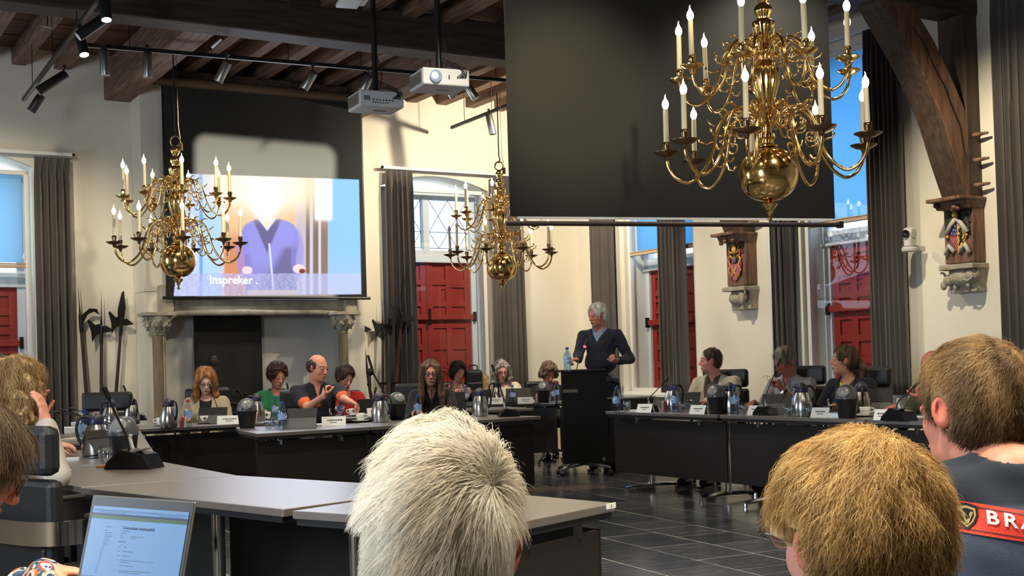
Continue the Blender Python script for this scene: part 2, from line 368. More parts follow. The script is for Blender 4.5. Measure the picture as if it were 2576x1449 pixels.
def window(idx, M, W, zb, zt, ztr, ins, top, shut, leaded=False, label=''):
    """M maps local (x along the wall, y outwards, z) to room coords; opening 0..W"""
    w_ = empty('window_%d' % idx, ROOM @ M, kind='structure')
    fr = MB(); y = .07; k = .05
    for x in (k/2, W-k/2): fr.box((x, y, (zb+zt)/2), (k, .06, zt-zb))
    fr.box((W/2, y, zt-k/2), (W, .06, k)); fr.box((W/2, y, zb+k/2), (W, .06, k)); fr.build('inner_frame', white_paint, w_, bevel=.006)
    if not leaded: MB().box((W/2, y, ztr), (W-2*k, .062, .035)).box((W/2, y-.01, ztr+.028), (W-2*k, .05, .012)).build('transom', mat('pale_wood', (.55, .42, .3), .5), w_, bevel=.004)
    MB().box((W/2, y+.01, (zb+ztr)/2), (W-2*k, .004, ztr-zb-.05)).build('pane', pane_m, w_)
    MB().box((W/2, y+.01, (zt+ztr)/2), (W-2*k, .004, zt-ztr-.05)).build('pane', pane_m, w_)
    # outer white frame and reveal lining
    y = .34; o = MB()
    for x in (.05, W-.05): o.box((x, y, (zb+zt)/2), (.10, .08, zt-zb))
    o.box((W/2, y, ztr-.12), (W, .08, .14)); o.box((W/2, y, zt-.05), (W, .08, .10)); o.box((W/2, y-.05, ztr-.20), (W, .05, .03)); o.build('outer_frame', white_paint, w_, bevel=.008)
    if top in ('blue', 'grey'):
        MB().box((W/2, .16, (zt+ztr)/2+.02), (W-.12, .006, zt-ztr-.06)).build('blind', blind_blue if top == 'blue' else blind_grey, w_)
    if leaded:
        lead = mat('lead_came', (.03, .03, .035), .6); L_ = MB(); mid = W*.5
        MB().box((mid, y, (ztr-.1+zt)/2), (.09, .09, zt-ztr+.1)).build('mullion', white_paint, w_, bevel=.006)
        for a, b in ((.12, mid-.06), (mid+.06, W-.12)):
            z0, z1 = ztr-.02, zt-.1; n = 4; dx = (b-a)/n*1.0; nz = int((z1-z0)/dx/1.25); dz = (z1-z0)/nz
            for i in range(n):
                for j in range(nz):
                    x0_, z0_ = a+i*dx, z0+j*dz
                    if (i+j) % 2: L_.bar((x0_, y, z0_), (x0_+dx, y, z0_+dz), .006, .006)
                    else: L_.bar((x0_+dx, y, z0_), (x0_, y, z0_+dz), .006, .006)
            for j in (0, nz//2, nz): L_.box(((a+b)/2, y-.01, z0+j*dz), (b-a, .008, .008))
            for x in (a, b): L_.box((x, y, (z0+z1)/2), (.008, .01, z1-z0))
            MB().box(((a+b)/2, y+.005, (z0+z1)/2), (b-a, .004, z1-z0)).build('pane', pane_m, w_)
        L_.build('lead_lattice', lead, w_)
    if shut:
        zs1 = ztr-(.10 if leaded else .19); Hs = zs1-zb-.02; wl_ = (W-.2)/2
        for q, x0 in enumerate((.10, .10+wl_+.004)):
            f, hp = shutter_leaf(wl_-.004, Hs)
            sh = f.build('shutter', RED, w_, M=Matrix.Translation((x0, y+.03, zb+.02)) @ Matrix.Scale(-1, 4, (0, 1, 0)), bevel=.004)
            for zz in (.35, Hs-.42): strap(.02 if q == 0 else wl_-.02, wl_*.55 if q == 0 else wl_*.45, zz, .036).build('strap_hinge', RED, sh)
        MB().box((W/2, y-.055, zb+Hs*.57), (W-.1, .03, .07)).build('locking_bar', RED, w_, bevel=.004)
        MB().box((.07, y-.06, zb+Hs*.57), (.035, .05, .13)).box((W-.07, y-.06, zb+Hs*.57), (.035, .05, .13)).build('bar_bracket', iron, w_)
        MB().box((W/2+.0, y-.075, zb+Hs*.57), (.03, .02, .22)).build('bolt', iron, w_)
    MB().box((W/2, .16, zb-.02), (W+.1, .44, .05)).build('window_sill', white_paint, w_, bevel=.008)
    return w_
window(1, Matrix(((1, 0, 0, 7.14), (0, -1, 0, 0), (0, 0, 1, 0), (0, 0, 0, 1))), 1.50, .78, 3.46, 2.42, 0, 'grey', True)
window(2, Matrix(((1, 0, 0, 1.43), (0, -1, 0, 0), (0, 0, 1, 0), (0, 0, 0, 1))), 1.50, .78, 3.50, 2.78, 0, '', True, leaded=True)
MR = lambda t: Matrix(((0, -1, 0, 0), (1, 0, 0, t), (0, 0, 1, 0), (0, 0, 0, 1)))
window(3, MR(1.10), 1.38, .80, 4.38, 2.58, 0, 'blue', True)
window(4, MR(4.32), 1.40, .80, 4.38, 2.60, 0, 'blue', True)
# deep white sill shelf under window 3
struct('trim_1', MB().box((.12, 1.9, .765), (.34, 2.3, .035)), white_paint, bevel=.006)
struct('trim_2', MB().tube([(.035, 3.86, .1), (.035, 3.86, 4.6)], .035, 12), white_paint, smooth='auto')
# ---- curtains
def curtain(M, w0, w1, z0, z1, folds, label, rod=None, seed=0, flare=0.0, amp=.045):
    rg = random.Random(seed); nx, nz = folds*8, 26; vs = []; fs = []
    ph = [rg.uniform(-.5, .5) for _ in range(folds*2+4)]
    for j in range(nz+1):
        v = j/nz; z = z1+(z0-z1)*v
        for i in range(nx+1):
            u = i/nx; a = u*folds*2*math.pi
            hd = min(1, max(0, (v-.01)*14)); q = a+.5*math.sin(u*9+ph[0]*4)+.35*v*math.sin(u*17+ph[1]*5)
            y = (.022+(amp-.022)*hd)*math.sin(q)+.012*math.sin(2.3*q+ph[2]+v*2)*hd
            if v < .06: y += .008*math.sin(a*2.5)
            x = w0+(w1-w0)*u+.014*math.cos(q)*hd+(u-.5)*(flare*v)*1.0
            vs.append((x, .11+y, z))
    for j in range(nz):
        for i in range(nx): n = j*(nx+1)+i; fs.append((n, n+1, n+nx+2, n+nx+1))
    m_ = MB().add(vs, fs); c = m_.build('curtain', curtain_m, None, smooth=True, M=ROOM @ M, label=label, category='curtain', group='grey velvet curtains')
    so = c.modifiers.new('s', 'SOLIDIFY'); so.thickness = .006
    return c
MBk = Matrix.Identity(4); MRt = Matrix(((0, 1, 0, 0), (1, 0, 0, 0), (0, 0, 1, 0), (0, 0, 0, 1)))
curtain(MBk, 6.73, 7.10, .04, 3.60, 5, 'grey velvet curtain left of the three upright halberds, behind the curly blonde woman', seed=1)
curtain(MBk, 2.57, 2.93, .04, 3.68, 5, 'grey velvet curtain with a two-pronged polearm leaning in front of it', seed=2, flare=.06)
curtain(MBk, .95, 1.40, .04, 3.68, 6, 'grey velvet curtain hanging behind the farthest chandelier', seed=3, flare=.05)
curtain(MRt, .48, .98, .80, 4.45, 5, 'grey velvet curtain directly behind the standing speaker', seed=4)
curtain(MRt, 1.97, 2.42, .80, 4.45, 6, 'grey velvet curtain between the narrow red shutter and the man in the beige jacket', seed=5)
curtain(MRt, 3.97, 4.24, .80, 4.45, 4, 'grey velvet curtain beside a white pipe, behind the man holding his glasses', seed=6)
curtain(MRt, 5.38, 5.80, .80, 4.45, 7, 'grey velvet curtain between the widest red shutter and the large timber brace', seed=7)
curtain(MRt, 6.88, 7.7, .80, 4.45, 9, 'grey velvet curtain at the extreme right edge of the photo', seed=8)
def rod(a, b, z, M, lab):
    r_ = empty('curtain_rod', ROOM @ M @ Matrix.Translation((a, .11, z)), label=lab, category='curtain rod', group='curtain rods')
    MB().box(((b-a)/2, 0, 0), (b-a, .03, .035)).build('rail', white_paint, r_)
    for q in (.08, (b-a)/2, b-a-.08): MB().box((q, -.05, .02), (.03, .1, .02)).build('bracket', white_paint, r_)
    for q in (0, b-a): MB().ball((q, 0, 0), .022, 8, 6).build('finial', iron, r_)
rod(.9, 2.98, 3.715, MBk, 'straight curtain rail over the window with leaded panes')
rod(6.70, 8.9, 3.635, MBk, 'straight curtain rail at the left edge, above the blinded window')
rod(.4, 2.6, 4.47, MRt, 'curtain rail hidden above the narrow red shutter window')
rod(3.9, 5.9, 4.47, MRt, 'curtain rail above the window right of the big chandelier')
# ---- chimney breast and fireplace
fp = empty('fireplace', ROOM, label='stone fireplace with carved capitals under the lit projection screen', category='fireplace')
b = MB().box((4.73, .2, 3.32), (2.62, .4, 2.39)).box((5.93, .2, 1.06), (.22, .4, 2.12)).box((3.53, .2, 1.06), (.24, .4, 2.12))
b.build('chimney_breast', plaster, fp)
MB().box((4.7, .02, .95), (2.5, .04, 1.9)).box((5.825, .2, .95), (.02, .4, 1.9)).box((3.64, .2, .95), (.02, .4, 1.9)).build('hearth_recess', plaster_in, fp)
hd = MB(); hd.box((4.74, .27, 2.02), (2.28, .34, .24)); hd.box((5.82, .30, 2.02), (.16, .40, .34)); hd.box((3.62, .30, 2.02), (.16, .40, .34))
hd.build('lintel', stone, fp, bevel=.02)
mo = MB()
for q in range(16):
    a0 = math.pi*q/15; 
mo.tube([(5.86, .42, 1.72), (5.80, .43, 1.82), (5.70, .44, 1.88), (5.5, .44, 1.885), (4.0, .44, 1.885), (3.8, .44, 1.87), (3.70, .43, 1.80), (3.66, .42, 1.72)], .035, 8).build('roll_moulding', stone, fp, smooth=True)
for cs, side in ((5.93, 1), (3.74, -1)):
    MB().lathe([(.06, 0), (.075, .03), (.058, .06), (.058, 1.62), (.07, 1.64), (.06, 1.66)], 16, Matrix.Translation((cs, .50, 0))).build('column', mat('stone_shaft', (.30, .235, .15), .85, var=.25, vscale=30, stretch=(1, 1, .1)), fp, smooth='auto')
    c_ = MB().lathe([(.07, 1.66), (.10, 1.72), (.13, 1.80), (.15, 1.84)], 8, Matrix.Translation((cs, .50, 0)) ).box((cs, .48, 1.865), (.34, .32, .04))
    cap = c_.build('capital', stone, fp, bevel=.006); lf = MB()
    for q in range(12):
        a = q*math.pi*2/12; p = Vector((cs+.11*math.cos(a), .5+.11*math.sin(a), 1.74+.05*(q % 2))); lf.ball(p, (.035, .035, .03), 8, 6)
        lf.tube([p+Vector((0, 0, -.06)), p, p+Vector((.03*math.cos(a), .03*math.sin(a), .03)), p+Vector((.04*math.cos(a), .04*math.sin(a), .0))], .012, 5)
    lf.build('carved_leaves', stone, cap, smooth=True)
fb = empty('iron_fireback', ROOM @ Matrix.Translation((5.02, .14, 0)), label='tall black iron fireback plate with scroll relief standing in the fireplace', category='fireback')
MB().box((0, 0, .93), (.80, .03, 1.86)).build('plate', mat('sooty_iron', (.005, .0045, .004), .65, bump=.4, bscale=30), fb, bevel=.004)
sc_ = MB()
for sx in (-1, 1):
    for q in range(3):
        pts = [(sx*(.07+.10*q+.055*math.cos(a)*(1-a/9)), .022, .95+.06*math.sin(a)*(1-a/9)-.04*q) for a in [i*.6 for i in range(12)]]; sc_.tube(pts, .009, 5)
sc_.tube([(.30*math.cos(a), .022, .55+.30*math.sin(a)) for a in [math.pi*i/16 for i in range(17)]], .014, 6)
sc_.tube([(.22*math.cos(a), .022, .52+.22*math.sin(a)) for a in [math.pi*i/16 for i in range(17)]], .010, 6)
for a in range(1, 12): sc_.bar((.09*math.cos(a*math.pi/12), .022, .5+.09*math.sin(a*math.pi/12)), (.2*math.cos(a*math.pi/12), .022, .5+.2*math.sin(a*math.pi/12)), .02, .012)
sc_.ball((.18, .02, 1.35), (.05, .02, .06), 8, 6); sc_.build('relief', mat('iron_relief', (.03, .026, .022), .5), fb, kind='stuff')
def smooth_path(P, n=6):
    """Catmull-Rom through P"""
    out = []; Q = [Vector(p) for p in P]; Q = [Q[0]*2-Q[1]]+Q+[Q[-1]*2-Q[-2]]
    for i in range(1, len(Q)-2):
        for k in range(n):
            t = k/n; p0, p1, p2, p3 = Q[i-1:i+3]
            out.append(.5*((2*p1)+(-p0+p2)*t+(2*p0-5*p1+4*p2-p3)*t*t+(-p0+3*p1-3*p2+p3)*t**3))
    out.append(Q[-2]); return out
# ---- timber posts with braces and carved corbels on the right wall
def painted(cols, name='crest'): return mat('paint_'+name, cols, .5, var=.1)
gold = mat('gilding', (.75, .47, .12), .35, .4); silver = mat('pale_paint', (.58, .55, .5), .6); crim = mat('crimson', (.32, .03, .05), .5); navy = mat('navy_paint', (.04, .05, .16), .5); yel = mat('yellow_paint', (.78, .48, .08), .5)
def wall_post(t, lab, animal):
    P = empty('timber_wall_post', ROOM @ Matrix.Translation((0, t, 0)), label=lab, category='timber post')
    # local x: away from the wall, y: towards the viewer, z up
    MB().box((.09, 0, 3.35), (.18, .30, 1.95)).box((.07, 0, 2.3), (.14, .30, .5)).build('post', oak_post, P, bevel=.012)
    # curved brace in the x-z plane
    n = 16; br = MB(); lo = []; hi = []
    LO = [(.20, 2.60), (.36, 2.95), (.50, 3.30), (.68, 3.60), (.92, 3.92), (1.26, 4.31)]; HI = [(.02, 2.60), (.06, 2.98), (.14, 3.33), (.34, 3.67), (.57, 4.0), (.86, 4.31)]
    for i in range(n+1):
        q = i/n*5; k_ = min(4, int(q)); w_ = q-k_
        lo.append((LO[k_][0]*(1-w_)+LO[k_+1][0]*w_, LO[k_][1]*(1-w_)+LO[k_+1][1]*w_)); hi.append((HI[k_][0]*(1-w_)+HI[k_+1][0]*w_, HI[k_][1]*(1-w_)+HI[k_+1][1]*w_))
    vs = []; fs = []
    for i in range(n+1):
        for (a, c) in (lo[i], hi[i]):
            for y in (-.14, .14): vs.append((a, y, c))
    for i in range(n):
        a = i*4; b_ = a+4
        fs += [(a, b_, b_+1, a+1), (a+3, b_+3, b_+2, a+2), (a+2, b_+2, b_, a), (a+1, b_+1, b_+3, a+3)]
    fs += [(0, 2, 3, 1), (n*4, n*4+1, n*4+3, n*4+2)]
    br.add(vs, fs); bo = br.build('brace', [oak_red, oak_post], P, bevel=.012)
    for f_ in range(n*4): bo.data.polygons[f_].material_index = 1 if f_ % 4 == 1 or f_ % 4 == 0 else 0
    crk = MB(); pts = []
    for i in range(2, n-1): pts.append(((lo[i][0]*.45+hi[i][0]*.55)+.012*math.sin(i*1.9), .142, (lo[i][1]*.45+hi[i][1]*.55)))
    crk.tube(pts, [.001+.005*math.sin(math.pi*i/len(pts)) for i in range(len(pts))], 5).build('crack', mat('crack_dark', (.006, .004, .003), .9), bo)
    cap = MB().box((.19, 0, 2.60), (.38, .38, .035)).box((.14, 0, 2.55), (.26, .32, .07), tz=1.15).build('capital', oak_red, P, bevel=.01)
    rg = random.Random(int(t*10)); cv = MB()
    for q in range(16): cv.ball((.19+.12*rg.random(), -.14+.28*rg.random(), 2.505+.065*rg.random()), (.028, .03, .024), 7, 5)
    for q in range(7): cv.ball((.08+.03*q, .155, 2.535), (.025, .02, .03), 7, 5)
    cv.build('carving', oak_red, cap, smooth=True, kind='stuff')
    pb = MB().box((.085, .0, 2.27), (.17, .32, .50)).build('panel_block', oak_red, P, bevel=.008)
    # crest on the face towards the viewer (y +)
    y = .155; Q = empty('crest', Matrix.Translation((.171, 0, 2.27)) @ Matrix.Rotation(rad(-90), 4, 'Z') @ Matrix.Scale(1.18, 4), P)
    if animal == 'ox':
        MBx = lambda poly, d=.012: MB().prism([(-p[0], p[1]) for p in poly], 0, d, Matrix(((1, 0, 0, 0), (0, 0, 1, 0), (0, 1, 0, 0), (0, 0, 0, 1))))
        MBx([(0, .13), (-.085, 0), (0, 0)]).build('field', navy, Q); MBx([(-.085, 0), (0, 0), (0, -.14)]).build('field', silver, Q); MBx([(0, .13), (.09, 0), (0, -.14)]).build('field', yel, Q)
        for q in range(4): MBx([(-.08+.02*q, -.004-.0*q), (-.068+.02*q, -.004), (0, -.115+.028*q), (0, -.135+.028*q)], .0145).build('stripe', crim, Q)
        MBx([(-.087, .008), (0, .008), (0, -.004), (-.083, -.004)], .0155).build('stripe', crim, Q)
        for a, c in ((-.02, .08), (-.035, .05), (-.015, .045), (-.055, .025), (-.03, .02), (-.01, .02)): MB().ball((-a, .013, c), (.006, .003, .006), 6, 4).build('spot', silver, Q)
        ln = MB(); 
        for pl_, r1 in (([(.035, -.045), (.030, -.02), (.041, .01), (.034, .04)], .010), ([(.035, -.04), (.022, -.055), (.014, -.075)], .0055), ([(.038, -.04), (.053, -.052), (.047, -.078)], .0055), ([(.040, .022), (.022, .028), (.013, .046)], .0045), ([(.040, .006), (.020, .006), (.011, -.004)], .0045), ([(.038, -.03), (.062, -.026), (.068, .0), (.058, .022)], .0035)):
            ln.tube(smooth_path([(-a_[0], .015, a_[1]) for a_ in pl_], 4), r1, 6)
        ln.ball((-.029, .016, .052), (.011, .006, .010), 8, 6)
        ln.build('lion_figure', blackm, Q)
        sv = MB().tube([(0, .02, .14), (.05, .024, .09), (.10, .02, .02)], .018, 8).tube([(0, .02, .14), (-.05, .024, .09), (-.10, .02, .02)], .018, 8)
        sv.tube([(.03, .02, -.12), (.075, .022, -.07), (.11, .016, -.14)], .02, 8).tube([(-.03, .02, -.12), (-.075, .022, -.07), (-.11, .016, -.14)], .02, 8).build('robe', silver, Q, smooth=True)
        MB().ball((0, .03, .165), (.028, .02, .03), 10, 8).build('angel_head', gold, Q, smooth=True)
        for sx in (-1, 1): MB().ball((sx*.09, .02, .0), .014, 8, 6).build('angel_hand', gold, Q, smooth=True)
        wg = MB()
        for sx in (-1, 1):
            for q in range(7): wg.tube([(sx*.03, .006, .15), (sx*(.07+.006*q), .008, .19-.02*q), (sx*(.115), .006, .185-.032*q)], [.012, .011, .003], 6)
        wg.build('wings', mat('dark_green', (.035, .035, .02), .6), Q, smooth=True)
    else:
        sh_ = [(-.06, 0), (.06, 0), (.058, -.10), (.03, -.15), (0, -.165), (-.03, -.15), (-.058, -.10)]
        MB().prism(sh_, 0, .02, Matrix(((1, 0, 0, 0), (0, 0, 1, 0), (0, 1, 0, 0), (0, 0, 0, 1)))).build('shield', mat('rose_paint', (.45, .12, .16), .5), Q)
        g = MB(); rg = random.Random(3)
        for sx in (-1, 1):
            g.tube([(sx*.05, .02, -.13), (sx*.085, .02, -.06), (sx*.06, .02, -.01), (sx*.09, .02, .05), (sx*.05, .02, .08), (sx*.03, .02, .05)], .009, 6)
            g.tube([(sx*.03, .022, .10), (sx*.06, .022, .12), (sx*.07, .02, .17)], .009, 6)
            g.tube([(sx*.04, .024, -.13), (0, .026, -.08), (sx*-.03, .024, -.03)], .006, 6)
        g.ball((0, .02, .14), (.035, .02, .05), 8, 6); g.build('mantling', gold, Q, smooth=True)
        r = MB(); 
        for sx in (-1, 1): r.tube([(sx*.075, .014, -.1), (sx*.09, .014, 0), (sx*.065, .014, .06), (sx*.08, .014, .14)], .012, 6)
        r.build('mantling', crim, Q, smooth=True)
        MB().ball((0, .02, .035), (.028, .02, .038), 8, 6).build('helm', mat('grey_paint', (.14, .13, .15), .4), Q, smooth=True)
    stn = MB().box((.11, 0, 1.985), (.25, .38, .05)).box((.06, 0, 1.86), (.12, .32, .22)).build('stone_corbel', stone, P, bevel=.01)
    an = MB()
    if animal == 'ox':
        an.ball((.17, .08, 1.89), (.16, .09, .085), 14, 10).ball((.31, .10, 1.87), (.06, .05, .055), 10, 8).ball((.36, .12, 1.825), (.032, .03, .045), 8, 6).ball((.05, .10, 1.90), (.07, .07, .07), 10, 8)
        for dx in (-.03, .03): an.tube(smooth_path([(.31+dx, .11, 1.90), (.315+dx*1.4, .12, 1.935), (.335+dx*1.6, .13, 1.945)], 4), .011, 7)
        an.tube([(.02, .16, 1.92), (-.01, .18, 1.88), (.03, .19, 1.85), (.09, .185, 1.86)], .010, 6)
        for x in (.10, .24): an.tube([(x, .10, 1.84), (x, .11, 1.78)], .022, 7)
    else:
        an.ball((.22, .06, 1.88), (.13, .10, .085), 14, 10).ball((.07, .13, 1.89), (.055, .05, .065), 10, 8).ball((.05, .16, 1.85), (.03, .03, .05), 8, 6).tube([(.05, .15, 1.95), (.0, .17, 1.97), (-.02, .17, 1.93), (.01, .17, 1.90)], .011, 6).tube([(.11, .12, 1.93), (.14, .14, 1.96)], .012, 6)
    an.v = [tuple(Matrix.Translation((.045, .17, 0)) @ Matrix.Rotation(rad(-90), 4, 'Z') @ Vector(v)) for v in an.v]; an.build('carved_animal', stone, stn, smooth=True)
    for q in range(3):
        z = 2.72+.23*q; MB().tube([(.11, .13, z), (.05, .13, z-.005), (.02, .25, z+.005)][:1]+[(.10, .20, z), (.08, .29, z+.003)], [.022, .020, .012], 8).build('peg', oak_red, P)
    return P
wall_post(3.44, 'dark timber wall post with red-gold crest over a stone ram corbel', 'ram')
wall_post(6.50, 'big timber wall post and brace, diamond-shaped crest over a stone ox corbel', 'ox')
# ================================================================== lamps, screens and projectors
bulb_m = mat('lit_bulb', (1, .95, .85), .3, emit=(1, .90, .66), estr=9); bulb_m.cycles.emission_sampling = 'NONE'
bulb_off = mat('unlit_bulb', (.7, .55, .5), .3)
candle_m = mat('candle_tube', (.80, .68, .44), .5)
def arm_mesh(sc, det):
    b = MB(); n = 5 if det else 3; sg = 7 if det else 5
    X = lambda L_: [Vector((r*sc, 0, z*sc)) for r, z in L_]
    b.tube(smooth_path(X([(.05, .30), (.10, .355), (.17, .385), (.24, .36), (.29, .27), (.325, .14), (.38, .04), (.46, -.02), (.53, .0), (.575, .06), (.59, .125)]), n), .0105*sc, sg)
    # scrolls
    def spiral(cx, cz, r0, turns, a0, sgn=1, w=.0075, end=None):
        pts = []; N_ = 12 if det else 8
        for i in range(N_):
            u = i/(N_-1); a = a0+sgn*u*turns*2*math.pi; r = r0*(1-.75*u); pts.append(Vector(((cx+r*math.cos(a))*sc, 0, (cz+r*math.sin(a))*sc)))
        b.tube(pts, [w*sc*(1-.3*i/N_) for i in range(N_)], sg)
        b.ball(pts[-1], .011*sc, 6, 5)
    spiral(.205, .285, .072, 1.0, rad(80), 1, .0068); spiral(.10, .30, .055, .9, rad(30), 1, .0065)
    spiral(.262, .20, .05, .9, rad(10), -1, .006); spiral(.085, .405, .036, .9, rad(-60), 1, .006)
    b.tube([Vector((r*sc, 0, z*sc)) for r, z in ((.30, .22), (.35, .20), (.395, .215), (.41, .245))], [.006*sc, .006*sc, .006*sc, .009*sc], sg)
    b.tube([Vector((r*sc, 0, z*sc)) for r, z in ((.22, .38), (.25, .405), (.285, .40))], [.009*sc, .007*sc, .003*sc], sg)
    b.tube([Vector((r*sc, 0, z*sc)) for r, z in ((.30, .30), (.33, .32), (.345, .35))], [.008*sc, .006*sc, .002*sc], sg)
    b.tube([Vector((r*sc, 0, z*sc)) for r, z in ((.33, .12), (.31, .07), (.27, .06), (.25, .085))], [.007*sc, .006*sc, .006*sc, .008*sc], sg)
    me = bpy.data.meshes.new('arm'); me.from_pydata(b.v, [], b.f); me.polygons.foreach_set('use_smooth', [True]*len(me.polygons)); me.materials.append(brass); return me
def mk(b, m, name, smooth=True):
    me = bpy.data.meshes.new(name); me.from_pydata(b.v, [], b.f); me.materials.append(m)
    if smooth:
        me.polygons.foreach_set('use_smooth', [True]*len(me.polygons))
        if smooth == 'auto': me.set_sharp_from_angle(angle=rad(40))
    return me
def chandelier(P, a0, a1, label, det=True, ztop=4.3, out=()):
    R_ = empty('chandelier', T(P), label=label, category='chandelier', group='brass chandeliers')
    sg = 32 if det else 20
    MB().lathe([(.004, -.275), (.014, -.27), (.016, -.255), (.006, -.245), (.012, -.235), (.020, -.222), (.018, -.212), (.034, -.195), (.048, -.178), (.045, -.172), (.014, -.165), (.030, -.158), (.022, -.15)], sg).build('finial', brass, R_, smooth='auto')
    MB().lathe([(.02, -.16)]+[(.172*math.cos(a)**.8 if math.cos(a) > 0 else .02, .157*math.sin(a)) for a in [rad(q) for q in range(-82, 84, 7)]]+[(.03, .16)], sg+8).build('globe', brass, R_, smooth=True)
    MB().lathe([(.055, .158), (.06, .168), (.04, .18), (.036, .20), (.05, .215), (.046, .235), (.026, .25), (.03, .275), (.055, .285), (.058, .30), (.05, .345), (.034, .36), (.042, .375), (.036, .395)], sg).build('lower_hub', brass, R_, smooth='auto')
    MB().lathe([(.034, .395), (.045, .42), (.062, .48), (.078, .54), (.083, .585), (.078, .615), (.05, .63), (.06, .64), (.052, .655), (.04, .67), (.05, .69), (.052, .73), (.042, .75), (.034, .765)], sg*3//2+12, None, 12, .13).build('stem_vase', brass, R_, smooth='auto')
    MB().lathe([(.034, .765), (.04, .785), (.055, .82), (.062, .86), (.068, .885), (.06, .90), (.034, .915), (.036, .93), (.05, .955), (.052, .975), (.04, .995), (.022, 1.01), (.03, 1.03), (.045, 1.05), (.044, 1.075), (.028, 1.095), (.018, 1.11)], sg*3//2+12, None, 12, .08).build('upper_vase', brass, R_, smooth='auto')
    MB().tube([(.048*math.cos(a), 0, 1.155+.05*math.sin(a)) for a in [2*math.pi*i/16 for i in range(17)]], .009, 7).build('ring', brass_dk, R_, smooth=True)
    MB().box((.055, 0, 1.10), (.035, .03, .07)).build('wire_clamp', brass_dk, R_, bevel=.004)
    MB().tube([(0, 0, 1.19), (.01, 0, 1.24), (0, 0, 1.27), (0, 0, ztop-P[2])], .007, 7).build('hanging_rod', iron, R_)
    MB().tube([(.055, .0, 1.13), (.035, 0, 1.3), (.028, 0, ztop-P[2])], .003, 5).build('wire', brass_dk, R_)
    for lv, (sc, dz, aa) in enumerate(((1.0, 0, a0), (.85, .455, a1))):
        am = arm_mesh(sc, det)
        pr = .078*(1 if lv == 0 else .86)
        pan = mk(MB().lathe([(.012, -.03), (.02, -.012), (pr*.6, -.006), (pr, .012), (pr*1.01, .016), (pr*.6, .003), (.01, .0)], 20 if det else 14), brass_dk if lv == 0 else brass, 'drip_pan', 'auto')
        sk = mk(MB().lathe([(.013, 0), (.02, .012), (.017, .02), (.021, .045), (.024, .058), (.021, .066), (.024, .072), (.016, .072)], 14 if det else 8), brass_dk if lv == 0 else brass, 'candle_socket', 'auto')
        cd = mk(MB().lathe([(.0155, 0), (.0150, .21), (.006, .212)], 12 if det else 8), candle_m, 'candle', 'auto')
        bl_pts = [(.008, 0), (.017, .012), (.021, .03), (.017, .048), (.008, .062), (.004, .075)]
        bb = MB().lathe(bl_pts, 12 if det else 8); bb.tube([(0, 0, .073), (.002, 0, .082), (-.003, 0, .092)], [.004, .003, .001], 5); bl = mk(bb, bulb_m, 'bulb'); blo = mk(bb, bulb_off, 'bulb')
        for i in range(9):
            an = rad(aa+40*i); 
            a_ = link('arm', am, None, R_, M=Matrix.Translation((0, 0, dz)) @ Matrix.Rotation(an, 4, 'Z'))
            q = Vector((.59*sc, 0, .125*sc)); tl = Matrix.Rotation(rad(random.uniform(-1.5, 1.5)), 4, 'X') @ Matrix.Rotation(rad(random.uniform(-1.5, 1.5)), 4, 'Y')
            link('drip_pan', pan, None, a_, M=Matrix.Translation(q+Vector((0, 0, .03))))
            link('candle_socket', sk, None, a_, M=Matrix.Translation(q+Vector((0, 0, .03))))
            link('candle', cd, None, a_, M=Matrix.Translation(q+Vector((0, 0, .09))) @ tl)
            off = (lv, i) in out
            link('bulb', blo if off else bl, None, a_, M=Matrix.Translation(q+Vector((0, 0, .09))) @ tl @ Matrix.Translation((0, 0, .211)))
            if not off:
                lp = Matrix.Translation(Vector(P)+Vector((0, 0, dz))) @ Matrix.Rotation(an, 4, 'Z') @ (q+Vector((0, 0, .34)))
                if det or i % 3 == 0: light('POINT', lp, (2.6 if det else 5.0)*LS, (1, .80, .48), .02, name='candle_bulb_lamp')
    return R_
# arm angle measured so that 0 deg points to +X (image right), -90 towards the viewer
chandelier((1.53, 7.2, 2.28), -112.6, -116, 'largest brass chandelier, hanging in front of the blank black projection screen', True, 4.3)
chandelier((-3.18, 11.8, 2.29), -70, -69, 'brass chandelier with lit candles left of and overlapping the lit projection screen', False, 4.3)
chandelier((-.09, 14.0, 2.31), -106, -99, 'farthest brass chandelier, before the leaded window, with unlit candles on its left side', False, 4.3, out=((0, 6), (0, 7), (0, 8)))
# ---- tracks and spot heads
def track(a, b, lab, ends=3):
    a, b = Vector(a), Vector(b); t_ = empty('lighting_track', Matrix.Translation(a), label=lab, category='lighting track')
    d = b-a; MB().bar((0, 0, 0), d, .036, .034).build('rail', blackm, t_)
    MB().bar((0, 0, -.0185), d, .020, .004).build('conductor_strip', alu, t_)
    for q in range(ends):
        u = (q+.5)/ends; p = d*u; MB().tube([p, p+Vector((0, 0, 4.62-a.z))], .004, 5).build('suspension_rod', iron, t_)
    return t_
trk = dict(L=(rm(7.24, .35, 4.15), rm(7.36, 5.2, 4.15)), M=(rm(7.07, 2.62, 4.21), rm(2.6, 2.98, 4.21)), R=(rm(2.19, .5, 4.2), rm(2.24, 2.6, 4.2)))
track(*trk['L'], 'lighting track with black spotlights running diagonally at the top left', 4)
track(*trk['M'], 'long black lighting track crossing below the main beam above the lit projection screen', 6)
track(*trk['R'], 'short black lighting track near the back wall, beside the farthest chandelier', 3)
lens_m = mat('lit_lens', (1, .95, .85), .3, emit=(1, .95, .84), estr=6); lens_m.cycles.emission_sampling = 'NONE'
lens_off = mat('dark_lens', (.05, .05, .055), .1)
